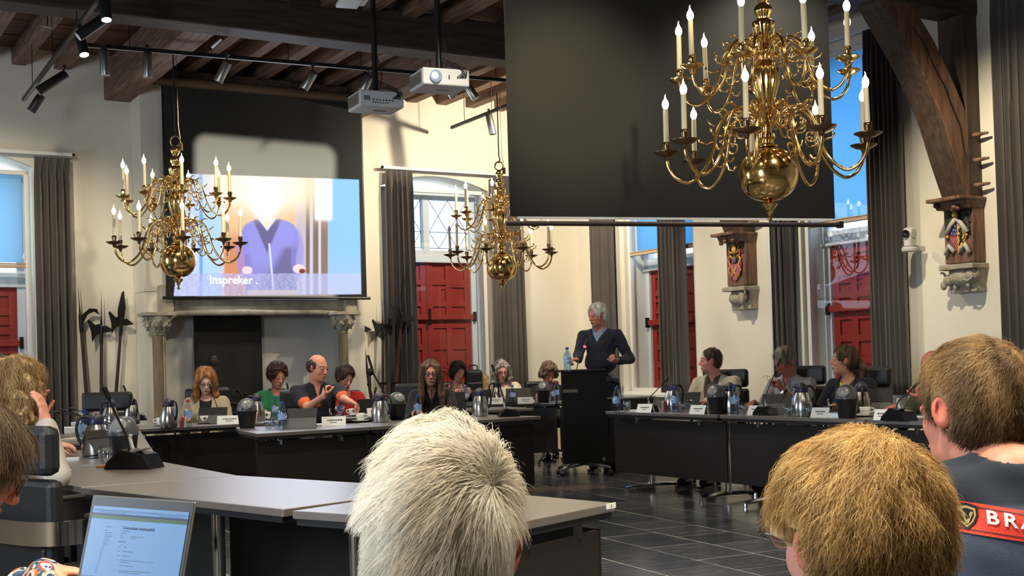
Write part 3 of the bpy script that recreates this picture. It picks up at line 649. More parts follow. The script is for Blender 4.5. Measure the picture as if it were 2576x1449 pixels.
def spot(px1, py1, px2, py2, Y, lab, col, lit=False, dy=0, hang=.07, r=.043):
    a = at(px1, py1, Y); b = at(px2, py2, Y+dy); d = (b-a); L_ = d.length; Mq = Matrix.Translation(a) @ d.to_track_quat('Z', 'Y').to_matrix().to_4x4()
    S = empty('spotlight', Mq, label=lab, category='spotlight', group='track spotlights')
    MB().lathe([(r*.93, 0), (r, .006), (r, L_*.97), (r*.95, L_)], 18).build('housing', col, S, smooth='auto')
    MB().lathe([(r*.94, 0), (r*.94, -.012), (r*.6, -.02)], 18).build('rear_cap', blackm, S, smooth='auto')
    MB().lathe([(r*.86, L_-.004), (r*.86, L_+.001)], 18).build('lens', lens_m if lit else lens_off, S)
    inv = Mq.inverted(); top = a+Vector((0, 0, hang)); p0 = inv @ top; p1 = inv @ (a+d*.12)
    MB().tube([p0, p1], .008, 6).build('stem', blackm, S)
    MB().box(p0, (.03, .03, .03)).build('adapter', blackm, S)
    return S
spot(260, 128, 265, 190, 11.05, 'first silver spotlight from the left on the long track', alu)
spot(371, 136, 371, 196, 11.2, 'second silver spotlight from the left on the long track', alu)
spot(572, 158, 548, 206, 11.45, 'silver spotlight tilted left, above the top left corner of the lit screen', alu)
spot(788, 184, 764, 224, 11.85, 'silver spotlight tilted left, above the middle of the lit screen', alu)
spot(928, 195, 912, 228, 12.1, 'silver spotlight half hidden behind the left projector pole', alu)
spot(1176, 216, 1197, 248, 12.55, 'silver spotlight tilted right, beside the projector with the glowing lens', alu)
spot(1128, 222, 1142, 244, 12.5, 'silver spotlight peeking out under the projector with the glowing lens', alu)
spot(1230, 292, 1240, 338, 14.6, 'grey spotlight hanging from the short track near the back wall', alu)
spot(262, -10, 268, 50, 9.4, 'black spotlight with glowing lens at the very top of the diagonal track', blackm, True, dy=-.05)
spot(200, 88, 212, 138, 10.2, 'black spotlight with glowing lens where the two tracks meet', blackm, True, dy=-.05)
spot(268, 42, 196, 92, 9.8, 'black spotlight lying almost level on the diagonal track', blackm, dy=-.1)
spot(163, 188, 95, 230, 11.2, 'black spotlight lying almost level lower on the diagonal track', blackm, dy=-.1)
spot(102, 243, 78, 280, 12.2, 'lowest black spotlight, hanging at the end of the diagonal track', blackm)
for i_, (x1_, y1_, x2_, y2_, Y_) in enumerate(((532, 120, 556, 98, 11.6), (444, 92, 456, 84, 11.5), (106, 64, 134, 70, 11.3))):
    q1_, q2_ = at(x1_, y1_, Y_), at(x2_, y2_, Y_); e_ = empty('ceiling_bracket', Matrix.Translation(q1_), label=('pale metal strip under the main beam, above the left spotlights', 'small metal clamp on the beam above the left chandelier rod', 'pale metal strip high at the far left of the ceiling')[i_], category='bracket'); MB().bar((0, 0, 0), q2_-q1_, .05, .012).build('strip', alu, e_); MB().tube([(q2_-q1_)*.5, (q2_-q1_)*.5+Vector((0, 0, .12))], .006, 5).build('screw_rod', iron, e_)
# ---- projectors
proj_white = mat('projector_shell', (.62, .62, .64), .4); vent_m = mat('vent_beige', (.42, .38, .3), .6)
def projector(px, py, Y, yaw, lens, lab, pole_px):
    c = at(px, py, Y); P = empty('projector', Matrix.Translation(c) @ Matrix.Rotation(yaw, 4, 'Z'), label=lab, category='projector')
    W_, D_, H_ = .36, .30, .125
    MB().box((0, 0, 0), (W_, D_, H_)).build('housing', proj_white, P, bevel=.012)
    v = MB(); MB().box((-W_/2-.001, 0, 0), (.004, D_*.86, H_*.74)).build('vent', vent_m, P)
    for i in range(13): v.box((-W_/2-.004, -D_*.38+i*D_*.064, 0), (.004, .005, H_*.66))
    v.build('grille', mat('grille_dark', (.12, .1, .08), .6), P, kind='stuff')
    MB().box((.03, 0, -H_/2-.001), (.10, .03, .004)).build('label_plate', mat('grey_plate', (.2, .2, .21), .4), P)
    MB().lathe([(.07, H_/2), (.07, H_/2+.02), (.03, H_/2+.03), (.022, H_/2+.05), (.022, 4.66-c.z)], 16).build('ceiling_pole', blackm, P, smooth='auto')
    cb = MB()
    for k in range(4): cb.tube(smooth_path([(.02, .0, H_/2+.05+.02*k), (.08+.03*k, -.08, H_/2+.03), (.12+.01*k, -D_/2-.02, H_/2-.02), (.08+.02*k, -D_/2-.006, .0)], 4), .0035, 5)
    cb.tube(smooth_path([(.024, .0, H_/2+.3), (.05, -.02, H_/2+.15), (.03, -.03, H_/2+.04)], 4), .004, 5)
    cb.build('cables', blackm, P, kind='stuff')
    if lens:
        MB().lathe([(.044, 0), (.046, .012), (.036, .014)], 20, Matrix.Translation((-.085, -D_/2, 0)) @ Matrix.Rotation(rad(90), 4, 'X')).build('lens_ring', mat('lens_ring', (.25, .3, .4), .2), P, smooth='auto')
        MB().lathe([(.02, .013), (.022, .018), (.004, .024)], 16, Matrix.Translation((-.095, -D_/2, .002)) @ Matrix.Rotation(rad(90), 4, 'X')).build('glowing_lens', mat('lens_glow', (.7, .8, 1), .2, emit=(.75, .85, 1), estr=14), P, smooth=True)
        MB().box((.02, -D_/2-.001, 0), (.008, .004, .03)).build('sensor', blackm, P)
    else:
        pt = MB()
        for i in range(3): 
            for j in range(3): pt.box((-.14+.017*i, -D_/2-.001, .012-.012*j), (.012, .003, .008))
        for i in range(7): pt.box((-.07+.026*i, -D_/2-.001, -.012), (.016, .004, .008)); pt.box((-.075+.02*i, -D_/2-.001, -.032), (.009, .004, .009))
        pt.box((.13, -D_/2-.001, .03), (.022, .004, .02)); pt.build('ports', blackm, P, kind='stuff')
        MB().box((.02, 0, -H_/2-.002), (.07, .012, .002)).build('lettering_strip', blackm, P)
    return P
projector(1105, 205, 9.0, rad(24), True, 'white ceiling projector with glowing lens facing the room', 1092)
projector(945, 258, 9.6, rad(26), False, 'white ceiling projector seen from behind, cables plugged into its sockets', 940)
fl_ = empty('ceiling_notice', Matrix.Translation(at(882, 2, 9.0)) @ Matrix.Rotation(rad(20), 4, 'Z'), label='pale flat box fixed to the joists at the top edge, left of the projector poles', category='box')
MB().box((0, 0, 0), (.16, .3, .03)).build('casing', white_pl, fl_, bevel=.004); MB().box((.1, -.02, .01), (.03, .2, .04)).build('cable_clip', alu, fl_)
# ---- lit projection screen (cloth carries the projected picture)
def lin(c): return tuple((x/255/12.92 if x/255 <= .04045 else ((x/255+.055)/1.055)**2.4) for x in c)
def sst(a, b, x): t = np.clip((x-a)/(b-a), 0, 1); return t*t*(3-2*t)
nx_, nz_ = 330, 300
S0, S1, Z0, Z1, TT = 3.46, 5.82, 2.06, 4.40, .56
gx, gz = np.meshgrid(np.linspace(S0, S1, nx_), np.linspace(Z0, Z1, nz_))
wp = np.stack([CNX-UX*gx-VX*TT, CNY-UY*gx-VY*TT, gz-CAM_H], -1)
dz_ = wp @ _f; PXX = CX+F_PX*(wp @ _r)/dz_; PYY = CY-F_PX*(wp @ _u)/dz_
col = np.zeros(PXX.shape+(3,))
def put(mask, c): 
    m3 = np.clip(mask, 0, 1)[..., None]; col[:] = col*(1-m3)+np.array(lin(c))*m3
xl = 437+(PYY-745)*(-33/308.); xl = np.interp(PYY, [437, 745], [470, 437]); xr = np.interp(PYY, [452, 740], [903, 909]); yt = np.interp(PXX, [470, 903], [437, 452]); yb = np.interp(PXX, [437, 908], [745, 740])
gq = np.sqrt(np.maximum(np.abs(PXX-667)-145, 0)**2+np.maximum(385-PYY+(PXX-667)*.09, 0)**2); glow = 1-sst(18, 44, gq)  # projector spill on the black cloth, painted as a glow into its colour
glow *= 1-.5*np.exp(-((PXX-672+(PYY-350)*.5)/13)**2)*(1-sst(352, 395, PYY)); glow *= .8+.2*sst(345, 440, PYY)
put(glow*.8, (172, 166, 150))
inn = sst(-1, 1, PXX-xl)*sst(-1, 1, xr-PXX)*sst(-1, 1, PYY-yt)*sst(-1, 1, yb-PYY)
base = col.copy(); col[:] = np.array(lin((196, 206, 246)))
put(sst(470, 520, PXX)*(1-sst(540, 575, PXX)), (176, 212, 252))
put(sst(500, 503, PXX)*(1-sst(508, 512, PXX)), (120, 165, 225))
put(sst(556, 566, PXX)*(1-sst(742, 748, PXX)), (236, 196, 150)); put(sst(560, 568, PXX)*(1-sst(742, 748, PXX))*sst(560, 620, PYY), (214, 140, 104))
for x0, x1, c in ((744, 768, (196, 186, 200)), (768, 778, (120, 100, 92)), (778, 786, (206, 200, 214)), (786, 800, (128, 108, 96)), (800, 806, (214, 210, 226)), (806, 824, (140, 116, 100))): put(sst(x0, x0+3, PXX)*(1-sst(x1, x1+3, PXX)), c)
put(sst(690, 735, PYY)*0, (0, 0, 0))
put((1-sst(460, 600, PYY))*sst(742, 748, PXX)*(1-sst(822, 830, PXX))*.8, (250, 226, 184))
put(sst(822, 830, PXX), (140, 198, 250)); put(sst(822, 830, PXX)*sst(600, 740, PYY), (164, 196, 250))
put(sst(788, 796, PXX)*(1-sst(828, 842, PXX))*(1-sst(545, 562, PYY)), (255, 255, 255))
put((1-sst(470, 545, PYY))*sst(470, 560, PXX)*(1-sst(720, 830, PXX))*.85, (255, 236, 196))
# the speaker on the picture
def ell(cx, cy, rx, ry, s=.12): return 1-sst(1-s, 1+s, np.sqrt(((PXX-cx)/rx)**2+((PYY-cy)/ry)**2))
body_w = np.interp(PYY, [540, 548, 556, 566, 580, 610, 650, 690, 740], [12, 22, 46, 62, 70, 72, 64, 62, 64])
bd = sst(-3, 3, body_w-np.abs(PXX-680-(PYY-640)*.03))*sst(548, 556, PYY)
put(bd, (150, 148, 226)); put(bd*sst(0, 30, PXX-690-(640-PYY)*.55)*sst(0, 18, PYY-612)*.75, (98, 88, 120)); put(bd*(1-sst(-18, 8, PXX-632))*sst(632, 650, PYY)*.75, (96, 86, 118)); put(bd*sst(-4, 4, 34-np.abs(PXX-672)-(PYY-556)*.42)*.8, (92, 82, 112)); put(bd*sst(650, 700, PYY)*.35, (110, 100, 150))
armL = ell(612, 640, 17, 62, .2); armR = ell(748, 640, 16, 62, .2); put(np.maximum(armL, armR)*.6, (140, 138, 224))
put(np.maximum(ell(622, 680, 13, 10), ell(752, 676, 15, 11)), (252, 214, 222)); put(ell(760, 682, 8, 6), (120, 60, 40))
put(sst(-2, 2, 22-np.abs(PXX-672)-(PYY-552)*.75)*sst(548, 553, PYY)*(PYY < 590), (212, 224, 246)); put(ell(672, 556, 9, 16), (250, 226, 190))
put(ell(668, 496, 38, 54, .3), (255, 255, 255)); put(ell(664, 470, 90, 62, .7)*.9, (255, 252, 238))
put(sst(-1.2, 1.2, 2.2-np.abs(PXX-678-(PYY-620)*.09))*(PYY > 612), (214, 226, 252))
band = sst(687, 689, PYY); m3 = (band*.62)[..., None]; tex = .5+.5*np.sin(PXX*.35+3*np.sin(PYY*.22))*np.sin(PYY*.5+2*np.sin(PXX*.11))
col[:] = col*(1-m3)+m3*(np.array(lin((196, 200, 248)))*(1-.35*(tex[..., None]*(PXX < 760)[..., None]))+0)
put(sst(620, 624, PXX)*(1-sst(746, 750, PXX))*sst(728, 731, PYY), (196, 186, 200))
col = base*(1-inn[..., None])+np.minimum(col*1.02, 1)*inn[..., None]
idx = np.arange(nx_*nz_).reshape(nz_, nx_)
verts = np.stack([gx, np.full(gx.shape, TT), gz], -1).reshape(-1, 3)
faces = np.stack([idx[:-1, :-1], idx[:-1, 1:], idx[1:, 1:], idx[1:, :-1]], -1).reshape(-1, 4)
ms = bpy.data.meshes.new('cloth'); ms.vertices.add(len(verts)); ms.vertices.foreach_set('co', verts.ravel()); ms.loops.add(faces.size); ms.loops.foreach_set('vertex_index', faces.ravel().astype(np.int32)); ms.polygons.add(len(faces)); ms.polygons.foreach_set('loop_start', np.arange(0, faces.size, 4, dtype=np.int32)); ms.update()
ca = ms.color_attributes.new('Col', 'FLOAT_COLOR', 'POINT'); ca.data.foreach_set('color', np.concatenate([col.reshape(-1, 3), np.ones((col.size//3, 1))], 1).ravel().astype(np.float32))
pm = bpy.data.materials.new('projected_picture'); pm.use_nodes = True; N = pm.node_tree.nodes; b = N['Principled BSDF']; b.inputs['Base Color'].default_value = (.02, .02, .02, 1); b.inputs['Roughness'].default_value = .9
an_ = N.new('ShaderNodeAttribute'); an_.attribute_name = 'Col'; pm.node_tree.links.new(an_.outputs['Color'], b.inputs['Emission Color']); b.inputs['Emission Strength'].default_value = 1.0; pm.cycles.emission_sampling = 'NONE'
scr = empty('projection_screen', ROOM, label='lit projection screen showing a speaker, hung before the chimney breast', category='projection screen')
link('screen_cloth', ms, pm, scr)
MB().box((4.64, .55, 3.23), (2.40, .008, 2.38)).build('backing', blackm, scr)
MB().tube([(3.40, .56, 2.045), (5.88, .56, 2.045)], .018, 8).build('bottom_rail', blackm, scr)
MB().tube([(3.38, .56, 4.44), (5.92, .56, 4.44)], .055, 14).build('roller_case', mat('roller_brown', (.14, .085, .05), .45), scr, smooth='auto')
light('AREA', rm(4.6, .62, 2.7), 26*LS, (.72, .82, 1), 1.6, rm(4.9, 6, 1.6), name='screen_light')
def text(s, size, M, m, name, parent=None, ext=.001, bold=0):
    c = bpy.data.curves.new(name, 'FONT'); c.body = s; c.size = size; c.extrude = ext; c.offset = bold; c.resolution_u = 3
    o = bpy.data.objects.new(name, c); t_ = o.to_mesh(); b = MB().add([v.co.copy() for v in t_.vertices], [tuple(p.vertices) for p in t_.polygons]); o.to_mesh_clear(); bpy.data.objects.remove(o)
    return b.build(name, m, parent, M=M, kind='stuff')
cap_m = mat('caption_white', (.8, .95, 1), .5, emit=(.80, .96, 1), estr=1.0)
# local frame for text on the screen: x to the right of the picture (= -s), y up
TX = lambda s, t, z, k=1: Matrix(((-k, 0, 0, s), (0, 0, k, t), (0, k, 0, z), (0, 0, 0, 1)))
p_ = onback(527, 713, .57); text('Inspreker .', .130, TX(p_.x, .566, p_.z), cap_m, 'lettering', scr, bold=.0022)
# ---- blank black screen in front
a = at(1263+13, 556, 8.0); b = at(2107, 571, 8.7); d = (b-a); d.z = 0; W2 = d.length; yaw = math.atan2(d.y, d.x)
bs = empty('projection_screen', Matrix.Translation((a.x, a.y, 0)) @ Matrix.Rotation(yaw, 4, 'Z'), label='blank black projection screen behind the largest brass chandelier', category='projection screen')
zb_ = (a.z+b.z)/2
MB().box((W2/2, 0, (zb_+4.3)/2+.03), (W2-.04, .006, 4.3-zb_-.03)).build('screen_cloth', mat('black_screen_cloth', (.013, .013, .013), .55, spec=.35), bs)
MB().tube([(-.01, 0, zb_), (W2+.02, 0, zb_)], .017, 10).build('bottom_rail', mat('rail_brown', (.03, .02, .02), .5), bs)
MB().box((W2/2+.01, -.005, zb_+.036), (W2-.12, .006, .016)).build('white_strip', white_pl, bs)
MB().box((W2+.02, 0, zb_), (.03, .05, .045)).build('end_cap', blackm, bs)
MB().tube([(-.04, 0, 4.33), (W2+.04, 0, 4.33)], .055, 14).build('roller_case', blackm, bs)
# ---- halberds
wood_dk = mat('pole_wood', (.045, .018, .014), .5, var=.3, vscale=20, stretch=(8, 8, 1)); wood_rd = mat('pole_red', (.10, .03, .02), .5, var=.3, vscale=20, stretch=(8, 8, 1))
def plate(poly, th, yaw0=0): return poly
def halberd(s0, z0, s1, z1, head, lab, wood=wood_dk, t0=.16, t1=.10, scl=1.0):
    a, b = Vector((s0, t0, z0)), Vector((s1, t1, z1)); d = b-a
    H = empty('halberd', ROOM @ Matrix.Translation(a) @ d.to_track_quat('Z', 'Y').to_matrix().to_4x4(), label=lab, category='halberd', group='polearms on the back wall')
    L_ = d.length; q = d.to_track_quat('Z', 'Y').to_matrix().inverted() @ Vector((-1, 0, 0)); sx = 1; ax = math.atan2(q.y, q.x)
    RZ = Matrix.Rotation(ax, 4, 'Z') @ Matrix(((1, 0, 0, 0), (0, 0, -1, 0), (0, 1, 0, 0), (0, 0, 0, 1)))
    MB().tube([(0, 0, 0), (0, 0, L_*.5), (0, 0, L_)], [.022, .02, .016], 8).build('shaft', wood, H, smooth='auto')
    MB().box((0, 0, L_*.02+.98-z0 if z0 < .9 else .05), (.09, .05, .03)).build('wall_clip', iron, H)
    hd = MB()
    for poly in head: hd.prism([(x*scl*1.15, L_+y*scl*1.1) for x, y in poly], -.005, .005, RZ)
    hd.build('blade', iron, H, bevel=.002); MB().lathe([(.018, L_-.16), (.022, L_-.12), (.02, L_+.02), (.012, L_+.06)], 8).build('ferrule', iron, H)
    return H
spike = lambda h, w: [(-w, 0), (w, 0), (w*.35, h*.35), (0, h), (-w*.35, h*.35)]
axe = [(0, -.03), (0, .06), (-.06, .045), (-.12, .10), (-.13, .08), (-.095, -.02), (-.085, -.13), (-.05, -.06)]
beak = [(0, .03), (.05, .04), (.12, -.01), (.05, -.03), (0, -.03)]
hk = [(0, .02), (.03, .05), (.09, .10), (.16, .09), (.18, .03), (.13, .065), (.07, .04), (.02, -.05)]
halberd(6.58, .1, 6.66, 1.84, [spike(.36, .012), hk], 'hooked polearm leaning beside the curtain, leftmost of the left trio', wood_dk)
halberd(6.49, .1, 6.44, 1.72, [spike(.40, .014), axe, beak], 'halberd with thin spike and pierced axe head, middle of the left trio')
halberd(6.40, .1, 6.22, 1.80, [[(-.035, 0), (.02, 0), (.03, .15), (.0, .32), (-.02, .30), (-.045, .12)], axe, beak], 'halberd with broad leaf blade, rightmost of the left trio')
halberd(3.15, .1, 3.32, 1.68, [spike(.26, .012), axe, beak], 'halberd leaning left, just right of the fireplace capital')
halberd(3.10, .1, 3.03, 1.70, [spike(.34, .014), axe, [(0, .03), (.05, .05), (.11, .02), (.115, .07), (.13, -.07), (.05, -.02)]], 'halberd with slim upright spike standing right of the fireplace')
halberd(3.06, .1, 2.82, 1.84, [spike(.58, .02), [(0, -.05), (.03, .05), (.12, .03), (.16, -.05), (.11, -.03), (.05, -.05)], [(0, -.05), (-.03, .05), (-.08, .10), (-.15, .12), (-.12, .06), (-.10, 0), (-.16, -.05), (-.06, -.04)]], 'two-pronged polearm leaning in front of the velvet curtain', wood_rd, t0=.26, t1=.22)
# ---- network camera on the wall
pc = empty('security_camera', ROOM @ Matrix.Translation((.27, 6.02, 2.17)) @ Matrix.Rotation(rad(10), 4, 'Z'), label='white swivelling camera on a wall bracket left of the ox corbel', category='camera')
MB().lathe([(.075, 0), (.08, .01), (.08, .03), (.072, .035), (.072, .045), (.08, .05)], 20).build('base', white_pl, pc, smooth='auto')
MB().box((0, 0, .12), (.11, .085, .16)).tube([(0, -.05, .17), (0, .05, .17)], .06, 18).build('head', white_pl, pc, bevel=.02, smooth='auto')
MB().lathe([(.035, 0), (.038, .03), (.02, .035)], 16, Matrix.Translation((.05, .0, .165)) @ Matrix.Rotation(rad(90), 4, 'Y')).build('lens', black_gl, pc, smooth='auto')
MB().box((-.10, .02, .03), (.20, .05, .05)).build('bracket', white_pl, pc, bevel=.005)
# ================================================================== desks
DZ = .74
def pz(px, py, z=DZ): v = atz(px, py, z); return (v.x, v.y)
def inset(poly, edge, d):
    """segment parallel to poly edge, moved inwards by d"""
    n = len(poly); a, b = Vector(poly[edge]), Vector(poly[(edge+1) % n]); c = Vector((sum(p[0] for p in poly)/n, sum(p[1] for p in poly)/n))
    e = (b-a).normalized(); nn = Vector((-e.y, e.x)); 
    if nn.dot(c-a) < 0: nn = -nn
    return a+nn*d, b+nn*d, e, nn
def desk(poly, front, lab, legs=None, pan=(.008, .008), z=DZ, low=.14, ptop=.07, ins=.10, extra=()):
    n = len(poly); c = Vector((sum(p[0] for p in poly)/n, sum(p[1] for p in poly)/n, 0)); lp = [(p[0]-c.x, p[1]-c.y) for p in poly]
    D_ = empty('desk', Matrix.Translation(c), label=lab, category='desk', group='dark council desks')
    MB().prism(lp, z-.028, z).build('desktop', desk_top, D_, bevel=.003)
    MB().prism([(x*.975, y*.975) for x, y in lp], z-.05, z-.029).build('frame', blackm, D_)
    for k, e_ in enumerate((front,)+tuple(extra)):
        a, b, e, nn = inset(lp, e_, ins); a = a+e*pan[0]; b = b-e*pan[1]; L_ = (b-a).length
        ang = math.atan2(e.y, e.x); M_ = Matrix.Translation((*((a+b)/2), (z-ptop+low)/2)) @ Matrix.Rotation(ang, 4, 'Z')
        MB().box((0, 0, 0), (L_, .018, z-ptop-low)).build('modesty_panel', desk_edge, D_, M=M_, bevel=.002)
        for q in (.22, .78):
            p = a+(b-a)*q; MB().box((p.x, p.y, z-.075), (.03, .03, .05)).build('panel_bracket', chrome, D_)
        if k == 0:
            for q in (.16, .84):
                p = a+(b-a)*q+nn*.22; MB().tube([(p.x, p.y, .05), (p.x, p.y, z-.05)], .028, 12).build('leg', chrome, D_, smooth='auto')
                f = Vector((nn.x, nn.y)); q0, q1 = p-f*.30, p+f*.30
                ft = MB().tube([(q0.x, q0.y, .035), (p.x, p.y, .055), (q1.x, q1.y, .035)], [.014, .022, .014], 8); ft.lathe([(.018, 0), (.018, .03)], 8, Matrix.Translation((q0.x, q0.y, 0))).lathe([(.018, 0), (.018, .03)], 8, Matrix.Translation((q1.x, q1.y, 0))); ft.build('foot', chrome, D_, smooth='auto')
    return D_
def rxy(s, t): v = rm(s, t, 0); return (v.x, v.y)
# right-hand row along the window wall
R0 = 2.86; R1 = 2.08
desk([rxy(R0, 4.60), rxy(R0, 6.20), rxy(R1, 6.20), rxy(R1, 4.60)], 0, 'dark desk right of the lectern, first of the right-hand row', low=.17)
desk([rxy(R0, 6.23), rxy(R0, 7.80), rxy(R1, 7.80), rxy(R1, 6.23)], 0, 'dark desk before the woman in the navy blazer, second of the right-hand row', low=.17)
desk([rxy(R0, 7.83), rxy(R0, 9.45), rxy(R1, 9.45), rxy(R1, 7.83)], 0, 'dark desk behind the firefighter at the right edge', low=.17)
# far row below the fireplace
desk([rxy(7.15, 3.20), rxy(5.45, 3.26), rxy(5.45, 2.46), rxy(7.15, 2.46)], 0, 'dark desk with the redhead in the beige blazer behind it', low=.12)
desk([rxy(5.43, 3.26), rxy(4.02, 3.20), rxy(4.02, 2.46), rxy(5.43, 2.46)], 0, 'dark desk before the woman in green, partly behind a nearer desk', low=.12)
# nearer middle desk (two units)
A1 = Vector(pz(604, 1083)); A2 = Vector(pz(647, 1091)); A3 = Vector(pz(930, 1074)); A4 = Vector(pz(1361, 1047)); nb = Vector((-.27, .96))
desk([tuple(A2), tuple(A3), tuple(A3+nb*.76), tuple(A1+nb*.62), tuple(A1)], 0, 'dark desk in front of the man in the navy polo shirt', low=.16, pan=(.03, .0))
desk([tuple(A3+Vector((.01, 0))), tuple(A4), tuple(A4+nb*.80+Vector((-.35, 0))), tuple(A3+nb*.76+Vector((.01, 0)))], 0, 'dark desk whose end sticks out behind the white-haired head', low=.12, pan=(.0, .02))
B1 = Vector(pz(1340, 1027)); desk([(B1.x-1.0, B1.y-.15), tuple(B1), (B1.x-.25, B1.y+.75), (B1.x-1.1, B1.y+.7)], 0, 'narrow dark desk end between the nearer and the farthest desks', low=.2)
C1 = Vector(pz(1120, 1017)); C2 = Vector(pz(1398, 1011)); C3 = Vector(pz(1535, 1008.5))
desk([tuple(C1), tuple(C2), (C2.x+.02, C2.y+.45), (C1.x-.05, C1.y+.35)], 0, 'farthest dark desk with two laptops, before the woman in cream', low=.13)
desk([(C2.x+.015, C2.y), tuple(C3), (C3.x+.05, C3.y+.45), (C2.x+.03, C2.y+.45)], 0, 'farthest dark desk, mostly hidden behind the lectern', low=.13)
# left-hand row and the corner nearest to the public
L1 = Vector(pz(598, 1196)); L2 = Vector(pz(402, 1159)); L3 = Vector(pz(352, 1083)); off = Vector((-.80, -.30))
desk([tuple(L2), tuple(L3), tuple(L3+off), tuple(L2+off)], 0, 'dark desk on the left carrying jugs, papers and a black bin', low=.12)
Bq = (-.287, 4.83)
desk([tuple(L1), tuple(L2+Vector((.0, -.02))), tuple(L2+off+Vector((0, -.02))), pz(205, 1225)], 0, 'empty wedge-shaped desk at the left, next to the black microphone unit', low=.12)
desk([pz(712, 1281), pz(203, 1227), tuple(L1), Bq, ], 2, 'empty light-reflecting desk above the open laptop', low=.12, ins=.05, ptop=.06)
desk([(.33, 4.15), (-.03, 3.67), pz(735, 1285), (Bq[0]+.012, Bq[1]-.01)], 3, 'empty desk with a small white number plate, right of the white-haired head', low=.05, ins=.04, extra=(0,), ptop=.085, pan=(.06, .04))
tag_ = atz(1535, 1270, .725); np_ = empty('number_plate', Matrix.Translation(at(1530, 1272, 4.10)) @ Matrix.Rotation(rad(50), 4, 'Z'), label='small white number plate on the edge of the empty desk at the right', category='plate')
MB().box((0, -.012, 0), (.05, .003, .018)).build('plate', white_pl, np_); text('1', .013, Matrix.Translation((-.004, -.014, -.005)) @ Matrix.Rotation(rad(90), 4, 'X'), blackm, 'lettering', np_)
# small side cabinet by the window
sc = Vector(pz(1560, 1003, .80)); cb = empty('side_cabinet', Matrix.Translation((sc.x, sc.y+.25, 0)) @ Matrix.Rotation(AN, 4, 'Z'), label='low dark side cabinet by the window behind the speaker', category='cabinet')
MB().box((.12, 0, .40), (.42, .40, .78)).build('body', desk_edge, cb, bevel=.004); MB().box((.12, 0, .80), (.46, .44, .02)).build('top', desk_top, cb, bevel=.003); MB().box((.12, -.205, .40), (.38, .012, .70)).build('door', desk_edge, cb)
# ================================================================== desk-top items
def jug_proto():
    J = empty('thermos_jug', label='x', category='jug', group='steel thermos jugs')
    MB().lathe([(.055, 0), (.068, .004), (.073, .03), (.072, .08), (.060, .13), (.046, .165), (.043, .172)], 24).build('body', steel, J, smooth='auto')
    MB().lathe([(.0445, .172), (.046, .178), (.043, .205), (.040, .21)], 20).build('collar', mat('dark_blue_plastic', (.02, .02, .06), .35), J, smooth='auto')
    l = MB().lathe([(.041, .21), (.036, .222), (.022, .235), (.008, .243)], 18); l.prism([(.03, .195), (.07, .212), (.062, .217), (.03, .216)], -.012, .012, Matrix(((1, 0, 0, 0), (0, 0, 1, 0), (0, 1, 0, 0), (0, 0, 0, 1)))); l.build('lid', mat('grey_lid', (.05, .05, .06), .4), J, smooth='auto')
    MB().tube(smooth_path([(-.035, 0, .215), (-.075, 0, .21), (-.095, 0, .16), (-.088, 0, .10), (-.069, 0, .065)], 4), .0085, 8).build('handle', blackm, J, smooth=True); return J
def bin_proto():
    J = empty('table_bin', label='x', category='bin', group='small desk-top waste bins')
    MB().lathe([(.052, 0), (.056, .004), (.070, .125), (.072, .13)], 24).build('bucket', blackm, J, smooth='auto')
    MB().lathe([(.074, .128), (.074, .138), (.071, .16), (.060, .19), (.040, .212), (.012, .222), (.002, .223)], 24).build('dome_lid', mat('grey_dome', (.09, .095, .10), .3), J, smooth='auto')
    MB().ball((0, 0, 0), (.042, .042, .012), 24, 10, Matrix.Rotation(rad(58), 3, 'X')).build('swing_flap', mat('grey_flap', (.22, .225, .23), .28), J, M=Matrix.Translation((0, -.057, .176)), smooth=True); return J
def bottle_proto(capc, tint, h=1.0, name='bottle'):
    J = empty('water_bottle', label='x', category='bottle', group='plastic water bottles')
    MB().lathe([(.02, .0), (.031, .003), (.033, .02), (.031, .04), (.033, .055), (.032, .125), (.028, .15), (.014, .178), (.0125, .19)], 16).build('bottle_body', tint, J, smooth='auto')
    MB().lathe([(.0335, .07), (.0335, .12)], 16, caps=False).build('label_band', mat('label_blue', (.30, .44, .78), .4), J, smooth=True)
    sw = MB(); sw.tube([(.0338*math.cos(a), .0338*math.sin(a), .085+.02*k/6) for k, a in enumerate([rad(200+20*i) for i in range(7)])], .004, 5).build('label_swoosh', white_pl, J)
    MB().lathe([(.0145, .186), (.0145, .203), (.012, .205)], 12).build('screw_cap', capc, J, smooth='auto'); return J
capblue = mat('cap_blue', (.02, .06, .35), .35); capred = mat('cap_red', (.55, .03, .02), .35)
def cup_proto():
    J = empty('coffee_cup', label='x', category='cup', group='white coffee cups')
    MB().lathe([(.018, .012), (.026, .014), (.034, .03), (.038, .065), (.036, .066), (.031, .03), (.02, .02)], 18, caps=False).build('cup_body', porcelain, J, smooth=True)
    MB().tube(smooth_path([(-.035, 0, .056), (-.056, 0, .052), (-.055, 0, .035), (-.032, 0, .028)], 3), .004, 6).build('handle', porcelain, J, smooth=True)
    MB().lathe([(.02, 0), (.035, .002), (.068, .009), (.069, .012), (.03, .007)], 20).build('saucer', porcelain, J, smooth='auto'); 
    MB().box((.01, -.0365, .045), (.018, .003, .016)).build('print', mat('print_brown', (.05, .02, .02), .5), J); return J
def glass_proto():
    J = empty('drinking_glass', label='x', category='glass', group='drinking glasses')
    MB().lathe([(.022, .004), (.030, .02), (.034, .05), (.030, .085), (.028, .085), (.031, .05), (.027, .02), (.02, .01)], 18, caps=False).build('glass_body', clear_gl, J, smooth=True)
    MB().lathe([(.0, .0), (.022, .0), (.022, .006), (0, .007)], 14).build('glass_base', clear_gl, J); return J
